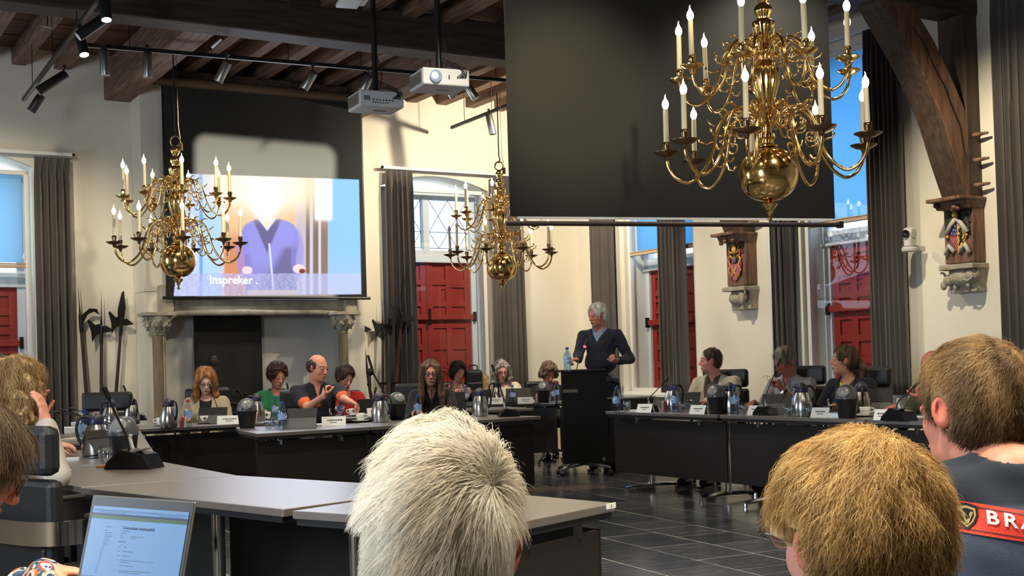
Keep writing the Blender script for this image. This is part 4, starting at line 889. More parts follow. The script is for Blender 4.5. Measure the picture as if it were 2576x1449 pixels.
def sugar_proto():
    J = empty('sachet_glass', label='x', category='glass', group='glasses filled with sachets')
    MB().lathe([(.028, 0), (.034, .03), (.035, .075)], 16, caps=False).build('glass_body', clear_gl, J, smooth=True)
    for k in range(6):
        a = k*1.05; MB().box((.016*math.cos(a), .016*math.sin(a), .045), (.014, .006, .085), Matrix.Rotation(rad(10), 3, 'X') @ Matrix.Rotation(a, 3, 'Z')).build('sachet', mat('sachet_red', (.45, .03, .04), .5) if k % 3 else paper, J)
    return J
def mic_unit(base, tip, lab, z=DZ, yaw=0, red=False, slim=True, pod=True, s=1.0, Yt=0):
    b = atz(base[0], base[1], z); t = at(tip[0], tip[1], b.y+Yt)
    M_ = Matrix.Translation(b) @ Matrix.Rotation(yaw, 4, 'Z') @ Matrix.Scale(s, 4); U_ = empty('microphone_unit', M_, label=lab, category='microphone', group='gooseneck microphones')
    if pod:
        p = MB().prism([(-.10, 0), (.10, 0), (.07, .055), (-.03, .075), (-.085, .03)], -.055, .055, Matrix(((1, 0, 0, 0), (0, 0, 1, 0), (0, 1, 0, 0), (0, 0, 0, 1)))); p.build('base', black_gl, U_, bevel=.006)
        MB().box((.04, -.02, .068), (.07, .05, .004), Matrix.Rotation(rad(-14), 3, 'Y')).build('speaker_plate', alu, U_)
        MB().tube([(-.02, .03, .06), (-.035, .03, .11), (-.03, .03, .125)], .008, 6).build('clip', white_pl, U_)
    tl = M_.inverted() @ t; r0 = Vector((-.02, 0, .065 if pod else 0)); d = tl-r0; mid = r0+d*.55+Vector((0, 0, d.length*.04))
    pts = smooth_path([r0, r0+Vector((0, 0, .03)) + d*.12, mid, tl], 5); MB().tube(pts, .004 if s < 1.3 else .0045, 6).build('gooseneck', blackm, U_, smooth=True)
    e = (pts[-1]-pts[-3]).normalized(); MB().tube([tl-e*.055, tl-e*.045, tl, tl+e*.012], [.006, .010, .0105, .005], 8).build('microphone_head', blackm, U_, smooth=True)
    if red: MB().tube([tl-e*.058, tl-e*.04], .0115, 10).build('red_ring', mat('red_ring', (.9, .02, .02), .3, emit=(1, .05, .05), estr=4), U_)
    return U_
PR = dict(jug=jug_proto(), bin=bin_proto(), bblue=bottle_proto(capblue, bottle_blue), bred=bottle_proto(capred, clear_gl), cup=cup_proto(), glass=glass_proto(), sugar=sugar_proto())
used_p = set()
def put_item(kind, px, py, lab, yaw=0, s=1.0, z=DZ):
    P = atz(px, py, z); P.z = z; M_ = T(P, yaw, s); o = PR[kind]
    if kind not in used_p: used_p.add(kind); o.matrix_basis = M_; o['label'] = lab; return o
    return copy_tree(o, M_, label=lab)
for it in (('jug', 425, 1076, 'thermos jug beside the white cup at the left end of the far row', 2.6), ('jug', 646, 1058, 'thermos jug behind the black bin, before the woman in green', .4),
           ('jug', 957, 1062, 'large-looking thermos jug with pale lid, right of the man in polo', 2.9), ('jug', 1208, 1047, 'thermos jug directly above the white-haired head', 3.2),
           ('jug', 1252, 1012, 'thermos jug between the two laptops on the farthest desk', .2), ('jug', 1692, 1034, 'thermos jug with black spout behind the red sachet glass', 3.3),
           ('jug', 1838, 1039, 'thermos jug right of the bin beside the man in beige', 3.0), ('jug', 2019, 1047, 'tallest thermos jug, in front of the man holding his glasses', 3.2),
           ('jug', 2168, 1047, 'thermos jug just right of the dome bin before the navy blazer', 1.4), ('jug', 240, 1146, 'shiny thermos jug nearest the camera on the left desk', .3), ('jug', 331, 1068, 'thermos jug with yellow clip on the left, behind the grey bin', 2.4), ('jug', 278, 1076, 'thermos jug hidden behind others on the left desk', 1.0)):
    put_item(it[0], it[1], it[2], it[3], it[4], 1.08)
for it in ((622, 1077, 'black desk bin between redhead and woman in green', .2), (1000, 1056, 'black desk bin with grey dome, left of the white-haired head', .5), (1368, 1012, 'small desk bin on the farthest desk before the curly-haired woman', -.2),
           (1803, 1041, 'black desk bin before the man in the beige jacket', -.6), (2131, 1052, 'grey-domed desk bin before the woman in the navy blazer', -.6), (312, 1160, 'desk bin with round grey flap on the left, nearest the camera', -.1)):
    put_item('bin', it[0], it[1], it[2], it[3], 1.12)
for it in (('bblue', 693, 1055, 'water bottle before the woman in green', 1), ('bblue', 711, 1079, 'water bottle left of the grey tablet on the nearer desk', 1), ('bblue', 857, 1054, 'water bottle before the woman in red', 1),
           ('bred', 973, 1056, 'water bottle with red cap beside the large jug', 1.0), ('bblue', 1052, 1052, 'water bottle before the long-haired woman with glasses', 1), ('bblue', 1172, 1016, 'water bottle between the black laptops, below the striped blouse', 1), ('bblue', 1290, 1014, 'water bottle before the farthest open laptop', 1),
           ('bblue', 1391, 1011, 'water bottle left of the lectern on the farthest desk', .95), ('bred', 1400, 1010, 'red-capped bottle touching the left side of the lectern', 1.1),
           ('bblue', 1552, 1036, 'water bottle at the near corner of the right-hand desks', 1.05), ('bblue', 1699, 1036, 'water bottle right of the red sachet glass', 1.05), ('bblue', 1850, 1040, 'water bottle right of the bin, before the jug', 1.1),
           ('bblue', 2006, 1046, 'blue-capped bottle touching the tallest jug', 1.15), ('bblue', 2561, 1066, 'big blue bottle at the right edge behind the firefighter', 1.5),
           ('bred', 474, 1074, 'clear bottle with red cap before the redhead', 1.1), ('bblue', 288, 1068, 'water bottle standing by the empty leather chair', 1.1), ('bblue', 213, 1118, 'leaning cluster bottle on the left desk by the papers', 1.1)):
    put_item(it[0], it[1], it[2], it[3], random.uniform(0, 6), it[4]*1.06)
put_item('bblue', 1428, 934, 'water bottle standing on the lectern', 1, 1.0, 1.135)
for it in ((405, 1072, 'white cup and saucer at the left end of the far row', 0), (515, 1066, 'white cup and saucer in front of the redhead', 0), (671, 1056, 'white cup before the woman in green', 0), (907, 1061, 'white cup under the outstretched hand of the man in polo', 3),
           (888, 1047, 'white cup before the woman in red', 0), (2177, 1048, 'white cup before the upright grey tablet on the right', 3)): put_item('cup', it[0], it[1], it[2], it[3], 1.15)
for it in ((677, 1080, 'upturned glass on a saucer at the corner of the nearer desk'), (697, 1079, 'small glass touching the bottle on the nearer desk'), (1577, 1034, 'glass with white napkin at the corner of the right-hand desks'), (1716, 1036, 'glass right of the blue bottle, before the name card'), (1737, 1034, 'glass behind the name card of the man in beige'),
           (1868, 1042, 'upturned glass right of the blue bottle and bin'), (1983, 1048, 'stemmed-looking glass left of the tallest jug'), (2032, 1049, 'small glass right of the tallest jug'), (266, 1168, 'upturned glass nearest the camera on the left desk')): put_item('glass', it[0], it[1], it[2], random.random()*3, 1.15)
for it in ((462, 1076, 'sachet glass beside the red-capped bottle before the redhead'), (644, 1062, 'sachet glass squeezed between bin and jug'), (1277, 1013, 'sachet glass right of the farthest jug'), (1354, 1011, 'sachet glass left of the farthest bin'), (1672, 1036, 'large red sachet glass on the right-hand desks')):
    put_item('sugar', it[0], it[1], it[2], random.random()*3, 1.1)
mic_unit((338, 1178), (262, 975), 'large black microphone unit on the empty desk at the left', yaw=rad(-14), s=1.35, Yt=-.15)
mic_unit((345, 1058), (311, 972), 'microphone unit in front of the empty leather chair', yaw=rad(10))
for k, (b_, t_, l_) in enumerate((((300, 1105), (139, 1036), 'lowest of three parallel microphones pointing at the blonde woman'), ((305, 1092), (153, 1031), 'middle of three parallel microphones pointing at the blonde woman'), ((318, 1082), (178, 1027), 'highest of three parallel microphones pointing at the blonde woman'))): mic_unit(b_, t_, l_, yaw=rad(120), pod=(k == 0), Yt=-.6+.1*k)
mic_unit((556, 1062), (528, 968), 'microphone in front of the redhead', yaw=rad(10)); mic_unit((738, 1052), (722, 966), 'microphone between the woman in green and the man in polo', yaw=0)
mic_unit((839, 1064), (812, 961), 'microphone the man in polo leans towards', yaw=0); mic_unit((1280, 1048), (1238, 919), 'microphone crossing in front of the woman in cream', yaw=rad(10), Yt=-.05); mic_unit((935, 1040), (946, 976), 'microphone right of the woman in red', yaw=0, pod=False)
mic_unit((1631, 1036), (1680, 950), 'microphone over the first desk of the right-hand row', yaw=rad(-60)); mic_unit((1815, 1020), (1848, 951), 'microphone before the man in the beige jacket', yaw=rad(-60), pod=False)
mic_unit((1925, 1044), (1962, 904), 'microphone before the man holding his glasses', yaw=rad(-60)); mic_unit((2085, 1045), (2102, 985), 'bent microphone before the navy blazer', yaw=rad(-60)); mic_unit((2262, 1058), (2312, 960), 'microphone beside the man in the olive shirt', yaw=rad(-60), s=1.2)
# name cards
def card(px, py, w, lab, yaw, txt=2, h=.075):
    P = atz(px, py, DZ); C_ = empty('name_card', T((P.x, P.y, DZ), yaw), label=lab, category='name card', group='folded white name cards')
    MB().prism([(-.035, 0), (0, h), (.035, 0), (.033, 0), (0, h-.003), (-.033, 0)], -w/2, w/2, Matrix(((0, 0, 1, 0), (1, 0, 0, 0), (0, 1, 0, 0), (0, 0, 0, 1)))).build('folded_card', paper, C_)
    tm = MB(); rg = random.Random(int(px)); a_ = math.atan2(h, .035)
    for ln, (zz, hh, x0, x1) in enumerate(((.6, .009, -.26, .28), (.36, .005, -.14, .14))[:txt]):
        x = x0*w
        while x < x1*w:
            l_ = rg.uniform(.008, .02); yy = -.035*(1-zz)-.0012; tm.box((x+l_/2, yy, h*zz), (l_, .001, hh), Matrix.Rotation(-rad(25), 3, 'X')); x += l_+.004
    tm.build('printed_name', blackm, C_, kind='stuff'); return C_
for c_ in ((577, 1066, .215, 'name card before the redhead, left of the black bin', rad(8)), (840, 1070, .20, 'name card before the man in polo', rad(6)), (943, 1045, .16, 'name card behind the large jug', rad(20)), (1247, 1016, .17, 'name card left of the farthest jug', 0), (1322, 1015, .18, 'name card before the farthest laptop', 0),
           (1624, 1037, .16, 'name card at the start of the right-hand row', rad(-40)), (1758, 1041, .155, 'name card before the man in the beige jacket', rad(-42)), (1904, 1043, .145, 'name card before the man holding his glasses', rad(-44)), (2066, 1050, .15, 'name card before the woman in the navy blazer', rad(-44)), (2220, 1056, .11, 'name card right of the white cup, rightmost visible', rad(-44))): card(*c_)
# tablets and laptops
def tablet(px, py, w, h, lab, yaw, tilt=20, colr=(.12, .11, .10), name='tablet', split=.45):
    P = atz(px, py, DZ); Q = empty(name, T((P.x, P.y, DZ), yaw), label=lab, category='tablet')
    M_ = Matrix.Rotation(rad(-tilt), 4, 'X'); MB().box((0, 0, h/2), (w, .008, h)).build('cover', mat('cover_%02x' % int(colr[0]*255), colr, .6), Q, M=M_, bevel=.004)
    MB().box((0, -.0055, h*(1-split/2)), (w*.98, .004, h*split)).build('folded_flap', blackm, Q, M=M_, bevel=.001)
    MB().box((0, .0055, h/2), (w*.94, .002, h*.92)).build('display', black_gl, Q, M=M_); MB().box((0, .10, .012), (w*.9, .06, .008), Matrix.Rotation(rad(-4), 3, 'X')).build('stand', blackm, Q); return Q
grey_c = (.13, .125, .12)
tablet(533, 1066, .27, .16, 'upright tablet with black cover flap before the redhead', rad(-2), 24, (.10, .095, .09)); tablet(752, 1078, .28, .17, 'upright grey tablet before the man in polo', rad(-4), 22, grey_c)
tablet(1947, 1042, .26, .18, 'dark upright tablet before the man holding his glasses', rad(-35), 28, (.09, .09, .09)); tablet(2196, 1044, .28, .20, 'upright grey tablet on the right, with rounded corners', rad(-25), 14, grey_c, split=.5)
tablet(282, 1150, .20, .20, 'dark slanted tablet leaning in the left desk clutter', rad(70), 40, (.03, .03, .03), split=.3)
def laptop(px, py, w, h, lab, yaw, tilt=18, m=None, screen=None, z=DZ, s=1.0, mark=False, base_y=1):
    P = atz(px, py, z) if z is not None else px; Q = empty('laptop', T((P.x, P.y, P.z), yaw, s), label=lab, category='laptop'); m = m or blackm
    MB().box((0, base_y*.115, .009), (w, .23, .016)).build('base', m, Q, bevel=.003)
    MB().box((0, base_y*.11, .0175), (w*.86, .11, .002)).build('keyboard', black_gl, Q)
    MB().box((0, 0, h/2+.01), (w, .007, h)).build('lid', m, Q, M=Matrix.Rotation(rad(tilt)*(-base_y), 4, 'X'), bevel=.003)
    MB().box((0, base_y*.004, h/2+.012), (w*.94, .002, h*.9)).build('display', screen or black_gl, Q, M=Matrix.Rotation(rad(tilt)*(-base_y), 4, 'X'))
    if mark: MB().box((-w*.34, -.0045, h*.82), (.035, .001, .010), Matrix.Rotation(rad(35), 3, 'Y')).build('silver_mark', alu, Q, M=Matrix.Rotation(rad(-tilt), 4, 'X'))
    return Q
laptop(1130, 1038, .33, .20, 'black laptop in front of the long-haired woman with glasses', rad(2), 14, mark=True); laptop(1213, 1014, .24, .16, 'black open laptop below the striped blouse', rad(4), 12); laptop(1305, 1013, .30, .17, 'dark grey open laptop before the woman in cream', rad(2), 16, mat('dark_grey_pl', (.035, .033, .033), .35)); laptop(928, 1042, .22, .15, 'black open laptop before the woman in red', rad(20), 14); laptop(1715, 1030, .34, .16, 'black open laptop before the man in the beige jacket', rad(-30), 20)
# loose things
def slab(px, py, w, d, h, lab, yaw, m, name, cat, z=DZ, zo=0, **k):
    P = atz(px, py, z); return MB().box((0, 0, h/2), (w, d, h)).build(name, m, None, bevel=min(.003, h*.3), M=T((P.x, P.y, z+zo), yaw), label=lab, category=cat, **k)
slab(283, 1174, .16, .075, .009, 'copper-edged phone lying on the empty desk by the microphone', rad(12), mat('copper', (.45, .16, .06), .3, .5), 'phone', 'phone'); slab(257, 1170, .16, .12, .006, 'slim grey notebook lying under the upturned glass', rad(8), alu, 'notebook', 'notebook')
slab(222, 1128, .30, .22, .03, 'stack-top black binder on the left desk', rad(14), blackm, 'binder', 'binder'); slab(215, 1108, .30, .21, .02, 'beige folder lying in the papers on the left desk', rad(-6), mat('beige_card', (.5, .42, .33), .7), 'folder', 'folder'); slab(203, 1088, .26, .2, .05, 'pile of white papers farther up the left desk', rad(20), paper, 'papers', 'paper'); slab(212, 1070, .2, .16, .035, 'white napkins behind the paper pile on the left desk', rad(40), paper, 'napkins', 'napkin')
slab(183, 1160, .07, .05, .02, 'small white box behind the black headrest', rad(10), white_pl, 'box', 'box'); slab(2110, 1050, .12, .22, .04, 'grey stand box before the navy blazer', rad(-30), alu, 'document_box', 'box')
slab(1600, 1036, .10, .06, .02, 'white napkin at the start of the right-hand desks', rad(-30), paper, 'napkin', 'napkin'); slab(2300, 1050, .26, .18, .008, 'open notebook before the man in the olive shirt', rad(-40), paper, 'notebook', 'notebook'); slab(818, 1068, .16, .14, .008, 'notepad under the name card of the man in polo', rad(20), paper, 'notepad', 'notepad'); slab(1330, 1012, .14, .08, .03, 'white napkins behind a name card on the farthest desk', 0, paper, 'napkins', 'napkin')
g_ = sc+Vector((0, 0)); 
wg_ = empty('window_glass_tumbler', T((sc.x+.02, sc.y+.2, .81), 0, 1.3), label='tall tumbler with spoons on the low side cabinet', category='glass'); MB().lathe([(.03, 0), (.036, .09)], 16, caps=False).build('glass_body', clear_gl, wg_, smooth=True)
for k in range(4): MB().tube([(.01*math.cos(k*1.6), .01*math.sin(k*1.6), .005), (.03*math.cos(k*1.6), .03*math.sin(k*1.6), .1)], .004, 5).build('spoon', steel, wg_)
# ---- lectern
lc = at(1466, 1050, 13.2); L = empty('lectern', T((lc.x, lc.y, 0), rad(6)), label='tall black rolling lectern in front of the standing speaker', category='lectern')
MB().box((-.0, -.14, .63), (.485, .02, .99)).build('front_panel', mat('lectern_black', (.004, .005, .006), .5, spec=.3), L, bevel=.006); MB().box((0, .02, 1.118), (.49, .36, .024)).build('top', blackm, L, bevel=.005)
MB().box((.06, -.135, .62), (.004, .022, .95)).build('panel_seam', mat('seam_grey', (.06, .065, .07), .4), L); MB().box((-.15, -.152, .985), (.155, .004, .155)).build('recess_plate', black_gl, L); MB().box((-.15, -.155, .905), (.155, .004, .035)).build('badge', mat('badge_grey', (.10, .095, .08), .5), L); MB().box((.19, -.152, .175), (.03, .004, .03)).build('badge', alu, L)
MB().box((0, .05, .62), (.10, .10, .96)).build('column', blackm, L, bevel=.005)
for k, a in enumerate((rad(215), rad(325), rad(35), rad(145))):
    e = Vector((math.cos(a)*.32, math.sin(a)*.22, 0)); MB().tube([(0, 0, .135), e*.6+Vector((0, 0, .11)), e+Vector((0, 0, .075))], [.028, .022, .014], 8, flat=1.2).build('leg', alu, L, smooth=True)
    MB().tube([e+Vector((-.02, 0, .032)), e+Vector((.02, 0, .032))], .03, 14).build('caster', blackm, L, smooth='auto')
mic_unit((1457, 934), (1476, 858), 'lectern microphone with glowing red ring before the speaker', z=1.135, pod=False, red=True)
# ---- chairs
def office_chair(P, yaw, lab, s=1.0, top=1.12, w=.46, arms=True, head=True, band=False):
    C_ = empty('office_chair', T((P[0], P[1], 0), yaw, s), label=lab, category='chair', group='black leather office chairs')
    # sitter faces +y
    MB().box((0, .02, .425), (w, .46, .08)).build('seat', blk_leather, C_, bevel=.03)
    bt = top-.20 if head else top
    MB().box((0, -.25, (.52+bt)/2), (w, .065, bt-.52)).build('backrest', blk_leather, C_, bevel=.025)
    if head: MB().box((0, -.26, top-.095), (w*.98, .075, .18)).build('headrest', blk_leather, C_, bevel=.03)
    if band:
        pth = smooth_path([(-.33, .26, 0), (-.34, 0, 0), (-.33, -.24, 0), (-.24, -.33, 0), (0, -.345, 0), (.24, -.33, 0), (.33, -.24, 0), (.34, 0, 0), (.33, .26, 0)], 5); bb = MB()
        vs_ = []; n_ = len(pth)
        for i, p in enumerate(pth):
            d = (pth[min(i+1, n_-1)]-pth[max(i-1, 0)]).normalized(); q = Vector((d.y, -d.x, 0))*.006
            vs_ += [p+q+Vector((0, 0, .617)), p+q+Vector((0, 0, .703)), p-q+Vector((0, 0, .703)), p-q+Vector((0, 0, .617))]
        bb.add(vs_, [(4*i+k, 4*i+(k+1) % 4, 4*i+4+(k+1) % 4, 4*i+4+k) for i in range(n_-1) for k in range(4)]+[(3, 2, 1, 0), (4*n_-4, 4*n_-3, 4*n_-2, 4*n_-1)]).build('chrome_band', chrome, C_, smooth='auto'); arms = False
        for sx in (-1, 1): MB().box((sx*.335, .02, .712), (.05, .42, .02)).build('arm_pad', blackm, C_, bevel=.008)
        MB().box((0, -.27, .50), (w*.9, .05, .22)).build('lower_back', blk_leather, C_, bevel=.02)
    if arms:
        for sx in (-1, 1):
            x = sx*(w/2+.03); MB().tube(smooth_path([(x, -.22, .50), (x, -.20, .67), (x, -.14, .69), (x, .18, .69), (x, .20, .64), (x, .15, .48)], 4), .014, 8, flat=1.4).build('armrest', chrome, C_, smooth=True)
            MB().box((x, .0, .705), (.05, .26, .02)).build('arm_pad', blackm, C_, bevel=.008)
    MB().tube([(0, 0, .10), (0, 0, .42)], .03, 12).build('gas_column', chrome, C_, smooth='auto')
    for k in range(5):
        a = rad(90+72*k); e = Vector((math.cos(a)*.29, math.sin(a)*.29, .075)); MB().tube([(0, 0, .11), e], [.022, .014], 8).build('foot', chrome, C_, smooth='auto'); MB().tube([e+Vector((-.02, 0, -.045)), e+Vector((.02, 0, -.045))], .03, 12).build('caster', blackm, C_, smooth='auto')
    return C_
# ================================================================== figures, grown from smooth distance fields
import openvdb as vdb
from mathutils.bvhtree import BVHTree
def A3(v): return np.array([v[0], v[1], v[2]], dtype=np.float64)
class Field:
    def __init__(s, lo, hi, h):
        s.lo = np.array(lo, float); s.h = h; s.n = np.ceil((np.array(hi)-s.lo)/h).astype(int)+1
        s.ax = [s.lo[i]+h*np.arange(s.n[i]) for i in range(3)]; s.d = np.full(tuple(s.n), .25, np.float32)
    def _sub(s, lo, hi):
        sl = []; g = []
        for i in range(3):
            a = max(0, int((lo[i]-s.lo[i])/s.h)); b = min(s.n[i], int((hi[i]-s.lo[i])/s.h)+2)
            if b <= a: return None
            sl.append(slice(a, b)); g.append(s.ax[i][a:b])
        return tuple(sl), (g[0][:, None, None], g[1][None, :, None], g[2][None, None, :])
    def _put(s, sl, d, k, sub=False):
        a = s.d[sl]; d = d.astype(np.float32)
        if sub: d = -d; hh = np.maximum(k-np.abs(a-d), 0)/k; s.d[sl] = np.maximum(a, d)+hh*hh*k*.25
        else: hh = np.maximum(k-np.abs(a-d), 0)/k; s.d[sl] = np.minimum(a, d)-hh*hh*k*.25
    def cone(s, a, b, ra, rb, k=.01, sub=False):
        a, b = A3(a), A3(b); m = max(ra, rb)+k+.03; q = s._sub(np.minimum(a, b)-m, np.maximum(a, b)+m)
        if q is None: return s
        sl, (x, y, z) = q; ab = b-a; L2 = max(ab@ab, 1e-12)
        t = np.clip(((x-a[0])*ab[0]+(y-a[1])*ab[1]+(z-a[2])*ab[2])/L2, 0, 1)
        d = np.sqrt((x-a[0]-t*ab[0])**2+(y-a[1]-t*ab[1])**2+(z-a[2]-t*ab[2])**2)-(ra+(rb-ra)*t)
        s._put(sl, d, k, sub); return s
    def ell(s, c, r, k=.01, R=None, sub=False):
        c = A3(c); r = np.array(r if isinstance(r, (tuple, list)) else (r, r, r), float); m = r.max()+k+.03; q = s._sub(c-m, c+m)
        if q is None: return s
        sl, (x, y, z) = q; x = x-c[0]; y = y-c[1]; z = z-c[2]
        if R is not None:
            R = np.array(R); x, y, z = (R[0, 0]*x+R[1, 0]*y+R[2, 0]*z, R[0, 1]*x+R[1, 1]*y+R[2, 1]*z, R[0, 2]*x+R[1, 2]*y+R[2, 2]*z)
        k0 = np.sqrt((x/r[0])**2+(y/r[1])**2+(z/r[2])**2); k1 = np.sqrt((x/r[0]**2)**2+(y/r[1]**2)**2+(z/r[2]**2)**2)+1e-9
        s._put(sl, k0*(k0-1)/k1, k, sub); return s
    def fn(s, f, lo, hi, k=.01, sub=False):
        q = s._sub(np.array(lo), np.array(hi))
        if q: s._put(q[0], f(*q[1])+0*s.d[q[0]], k, sub)
        return s
    def displace(s, f): s.d += f(s.ax[0][:, None, None], s.ax[1][None, :, None], s.ax[2][None, None, :]).astype(np.float32); return s
    def mesh(s, name, adapt=0.0):
        g = vdb.FloatGrid(.25); g.copyFromArray(s.d); g.transform = vdb.createLinearTransform(voxelSize=s.h)
        P, T3, Q = g.convertToPolygons(0.0, adapt); P = P+s.lo
        nt, nq = len(T3), len(Q); li = np.concatenate([T3[:, ::-1].ravel(), Q[:, ::-1].ravel()]).astype(np.int32)
        me = bpy.data.meshes.new(name); me.vertices.add(len(P)); me.vertices.foreach_set('co', P.ravel().astype(np.float32))
        me.loops.add(len(li)); me.loops.foreach_set('vertex_index', li); me.polygons.add(nt+nq)
        me.polygons.foreach_set('loop_start', np.concatenate([np.arange(nt)*3, nt*3+np.arange(nq)*4]).astype(np.int32))
        me.polygons.foreach_set('use_smooth', np.ones(nt+nq, bool)); me.update(); me.validate(); return me
def wave(seed, freq, amp, n=5, stretch=(1, 1, 1)):
    rg = np.random.default_rng(seed); D = rg.normal(size=(n, 3)); D /= np.linalg.norm(D, axis=1)[:, None]; D *= np.array(stretch); fr = freq*rg.uniform(.7, 1.5, n); ph = rg.uniform(0, 6.28, n)
    def f(x, y, z):
        o = 0
        for i in range(n): o = o+np.sin(fr[i]*(D[i, 0]*x+D[i, 1]*y+D[i, 2]*z)+ph[i])
        return o*amp/n*1.6
    return f
def verts_of(me): a = np.empty(len(me.vertices)*3, np.float32); me.vertices.foreach_get('co', a); return a.reshape(-1, 3).astype(np.float64)
def norms_of(me): a = np.empty(len(me.vertices)*3, np.float32); me.vertices.foreach_get('normal', a); return a.reshape(-1, 3).astype(np.float64)
def paint(me, col):
    c = me.color_attributes.new('Col', 'FLOAT_COLOR', 'POINT'); c.data.foreach_set('color', np.concatenate([col, np.ones((len(col), 1))], 1).ravel().astype(np.float32))
def skin_material():
    m = mat('skin', (.6, .35, .25), .48, attr='Col', bump=.08, bscale=160, var=.05, vscale=30, spec=.4); b = m.node_tree.nodes['Principled BSDF']
    b.inputs['Subsurface Weight'].default_value = .12; b.inputs['Subsurface Radius'].default_value = (.012, .005, .003); b.inputs['Subsurface Scale'].default_value = .6; return m
skin_m = skin_material(); cloth_m = mat('cloth', (.5, .5, .5), .85, attr='Col', bump=.12, bscale=300, var=.06, vscale=8, sheen=.08)
hair_m = mat('hair_base', (.3, .2, .1), .55, attr='Col', bump=.5, bscale=90, stretch=(1, 1, .3)); strand_m = mat('hair_strand', (.3, .2, .1), .5, attr='Col', spec=.35)
_n = strand_m.node_tree; _tr = _n.nodes.new('ShaderNodeBsdfTranslucent'); _mx = _n.nodes.new('ShaderNodeMixShader'); _mx.inputs[0].default_value = .5; _n.links.new([q for q in _n.nodes if q.type == 'ATTRIBUTE'][0].outputs['Color'], _tr.inputs[0]); _n.links.new(_n.nodes['Principled BSDF'].outputs[0], _mx.inputs[1]); _n.links.new(_tr.outputs[0], _mx.inputs[2]); _n.links.new(_mx.outputs[0], _n.nodes['Material Output'].inputs[0])
eye_w = mat('eye_white', (.62, .58, .55), .2); eye_i = mat('iris', (.05, .04, .035), .15); specs_m = mat('spectacle_frame', (.02, .015, .012), .3); specs_br = mat('spectacle_brown', (.12, .045, .02), .25); lens_gl = glassmat('spectacle_lens', (.95, .97, 1), .02, .06)
def Rz(a): c, s = math.cos(a), math.sin(a); return np.array([[c, -s, 0], [s, c, 0], [0, 0, 1.]])
def Rx(a): c, s = math.cos(a), math.sin(a); return np.array([[1, 0, 0], [0, c, -s], [0, s, c.real if False else c]])
def Ry(a): c, s = math.cos(a), math.sin(a); return np.array([[c, 0, s], [0, 1, 0], [-s, 0, c]])
def head_field(F, HM, Hc, k=1.0, male=True, fine=True):
    """HM rotation of the head, Hc its centre; nose along +y"""
    def W(p): return Hc+HM @ (np.array(p)*k)
    e = lambda c, r, kk=.01, sub=False, R=None: F.ell(W(c), tuple(q*k for q in r), kk, HM if R is None else HM @ R, sub)
    c = lambda a, b, ra, rb, kk=.01, sub=False: F.cone(W(a), W(b), ra*k, rb*k, kk, sub)
    e((0, -.014, .036), (.074, .094, .084), .02); e((0, .018, -.022), (.060, .070, .086), .03); jw = .046 if male else .040
    e((0, .030, -.076), (jw, .046, .036), .03); e((0, .070, -.098), (.018, .014, .014), .02)
    for s in (-1, 1):
        e((s*.036, .056, -.022), (.020, .020, .022), .02); c((s*.012, .083, .028), (s*.046, .068, .030), .008, .007, .012)
        e((s*.031, .094, .008), (.017, .015, .011), .010, True); e((s*.031, .077, .009), (.0155, .013, .012), .004); e((s*.031, .0795, .0135), (.0155, .0115, .0065), .003)
        e((s*.079, -.006, .000), (.008, .019, .031), .006, R=Ry(s*rad(10)) @ Rz(-s*rad(22))); e((s*.085, -.010, .002), (.004, .011, .020), .004, True)
        e((s*.011, .096, -.032), (.008, .009, .007), .006)
    c((0, .086, .016), (0, .106, -.026), .0075, .0115, .010); e((0, .084, -.060), (.026, .012, .0065), .006); e((0, .082, -.070), (.022, .012, .0075), .005); c((-.024, .085, -.0645), (.024, .085, -.0645), .0018, .0018, .003, True)
    return W
def hand_field(F, Wp, d, pn, side, curl=.5, k=1.0, spread=.0, kk=.006, thumb=.6):
    d = d/np.linalg.norm(d); pn = pn-d*(pn@d); pn /= np.linalg.norm(pn); sd = np.cross(d, pn)*side
    R = np.stack([sd, d, pn], 1)
    F.ell(Wp+d*.048*k, (.039*k, .050*k, .017*k), .015, R); F.cone(Wp-d*.01, Wp+d*.02*k, .024*k, .026*k, .012)
    for i, (o, L_) in enumerate(((-.029, .88), (-.010, 1.0), (.010, .94), (.029, .74))):
        p = Wp+d*.082*k+sd*o*k-pn*.0; dd = d+sd*o*spread*8; dd /= np.linalg.norm(dd); a = curl*(1.05+.08*i)
        for j, l in enumerate((.044, .027, .021)):
            ca, sa = math.cos(a), math.sin(a); dd2 = dd*ca+pn*sa; dd2 /= np.linalg.norm(dd2); q = p+dd2*l*L_*k
            F.cone(p, q, (.0094-.0009*j)*k, (.0086-.0009*j)*k, kk); p = q; a += curl*.95
    tb = Wp+d*.025*k-sd*.030*k; t1 = tb+(d*.6-sd*.75+pn*thumb)*.042*k; t2 = t1+(d*.85-sd*.2+pn*thumb*.9)*.032*k; t3 = t2+(d*.95+sd*.1+pn*thumb)*.022*k
    F.cone(tb, t1, .015*k, .0115*k, .010); F.cone(t1, t2, .0110*k, .0098*k, kk); F.cone(t2, t3, .0098*k, .0078*k, kk)
def ik(S, Wt, l1, l2, pole):
    v = Wt-S; L_ = np.linalg.norm(v)
    if L_ > l1+l2-.004: Wt = S+v/L_*(l1+l2-.004); v = Wt-S; L_ = l1+l2-.004
    u = v/L_; a = (l1*l1-l2*l2+L_*L_)/(2*L_); h = math.sqrt(max(l1*l1-a*a, 1e-6)); p = pole-u*(pole@u); p /= np.linalg.norm(p)+1e-9; return S+u*a+p*h, Wt
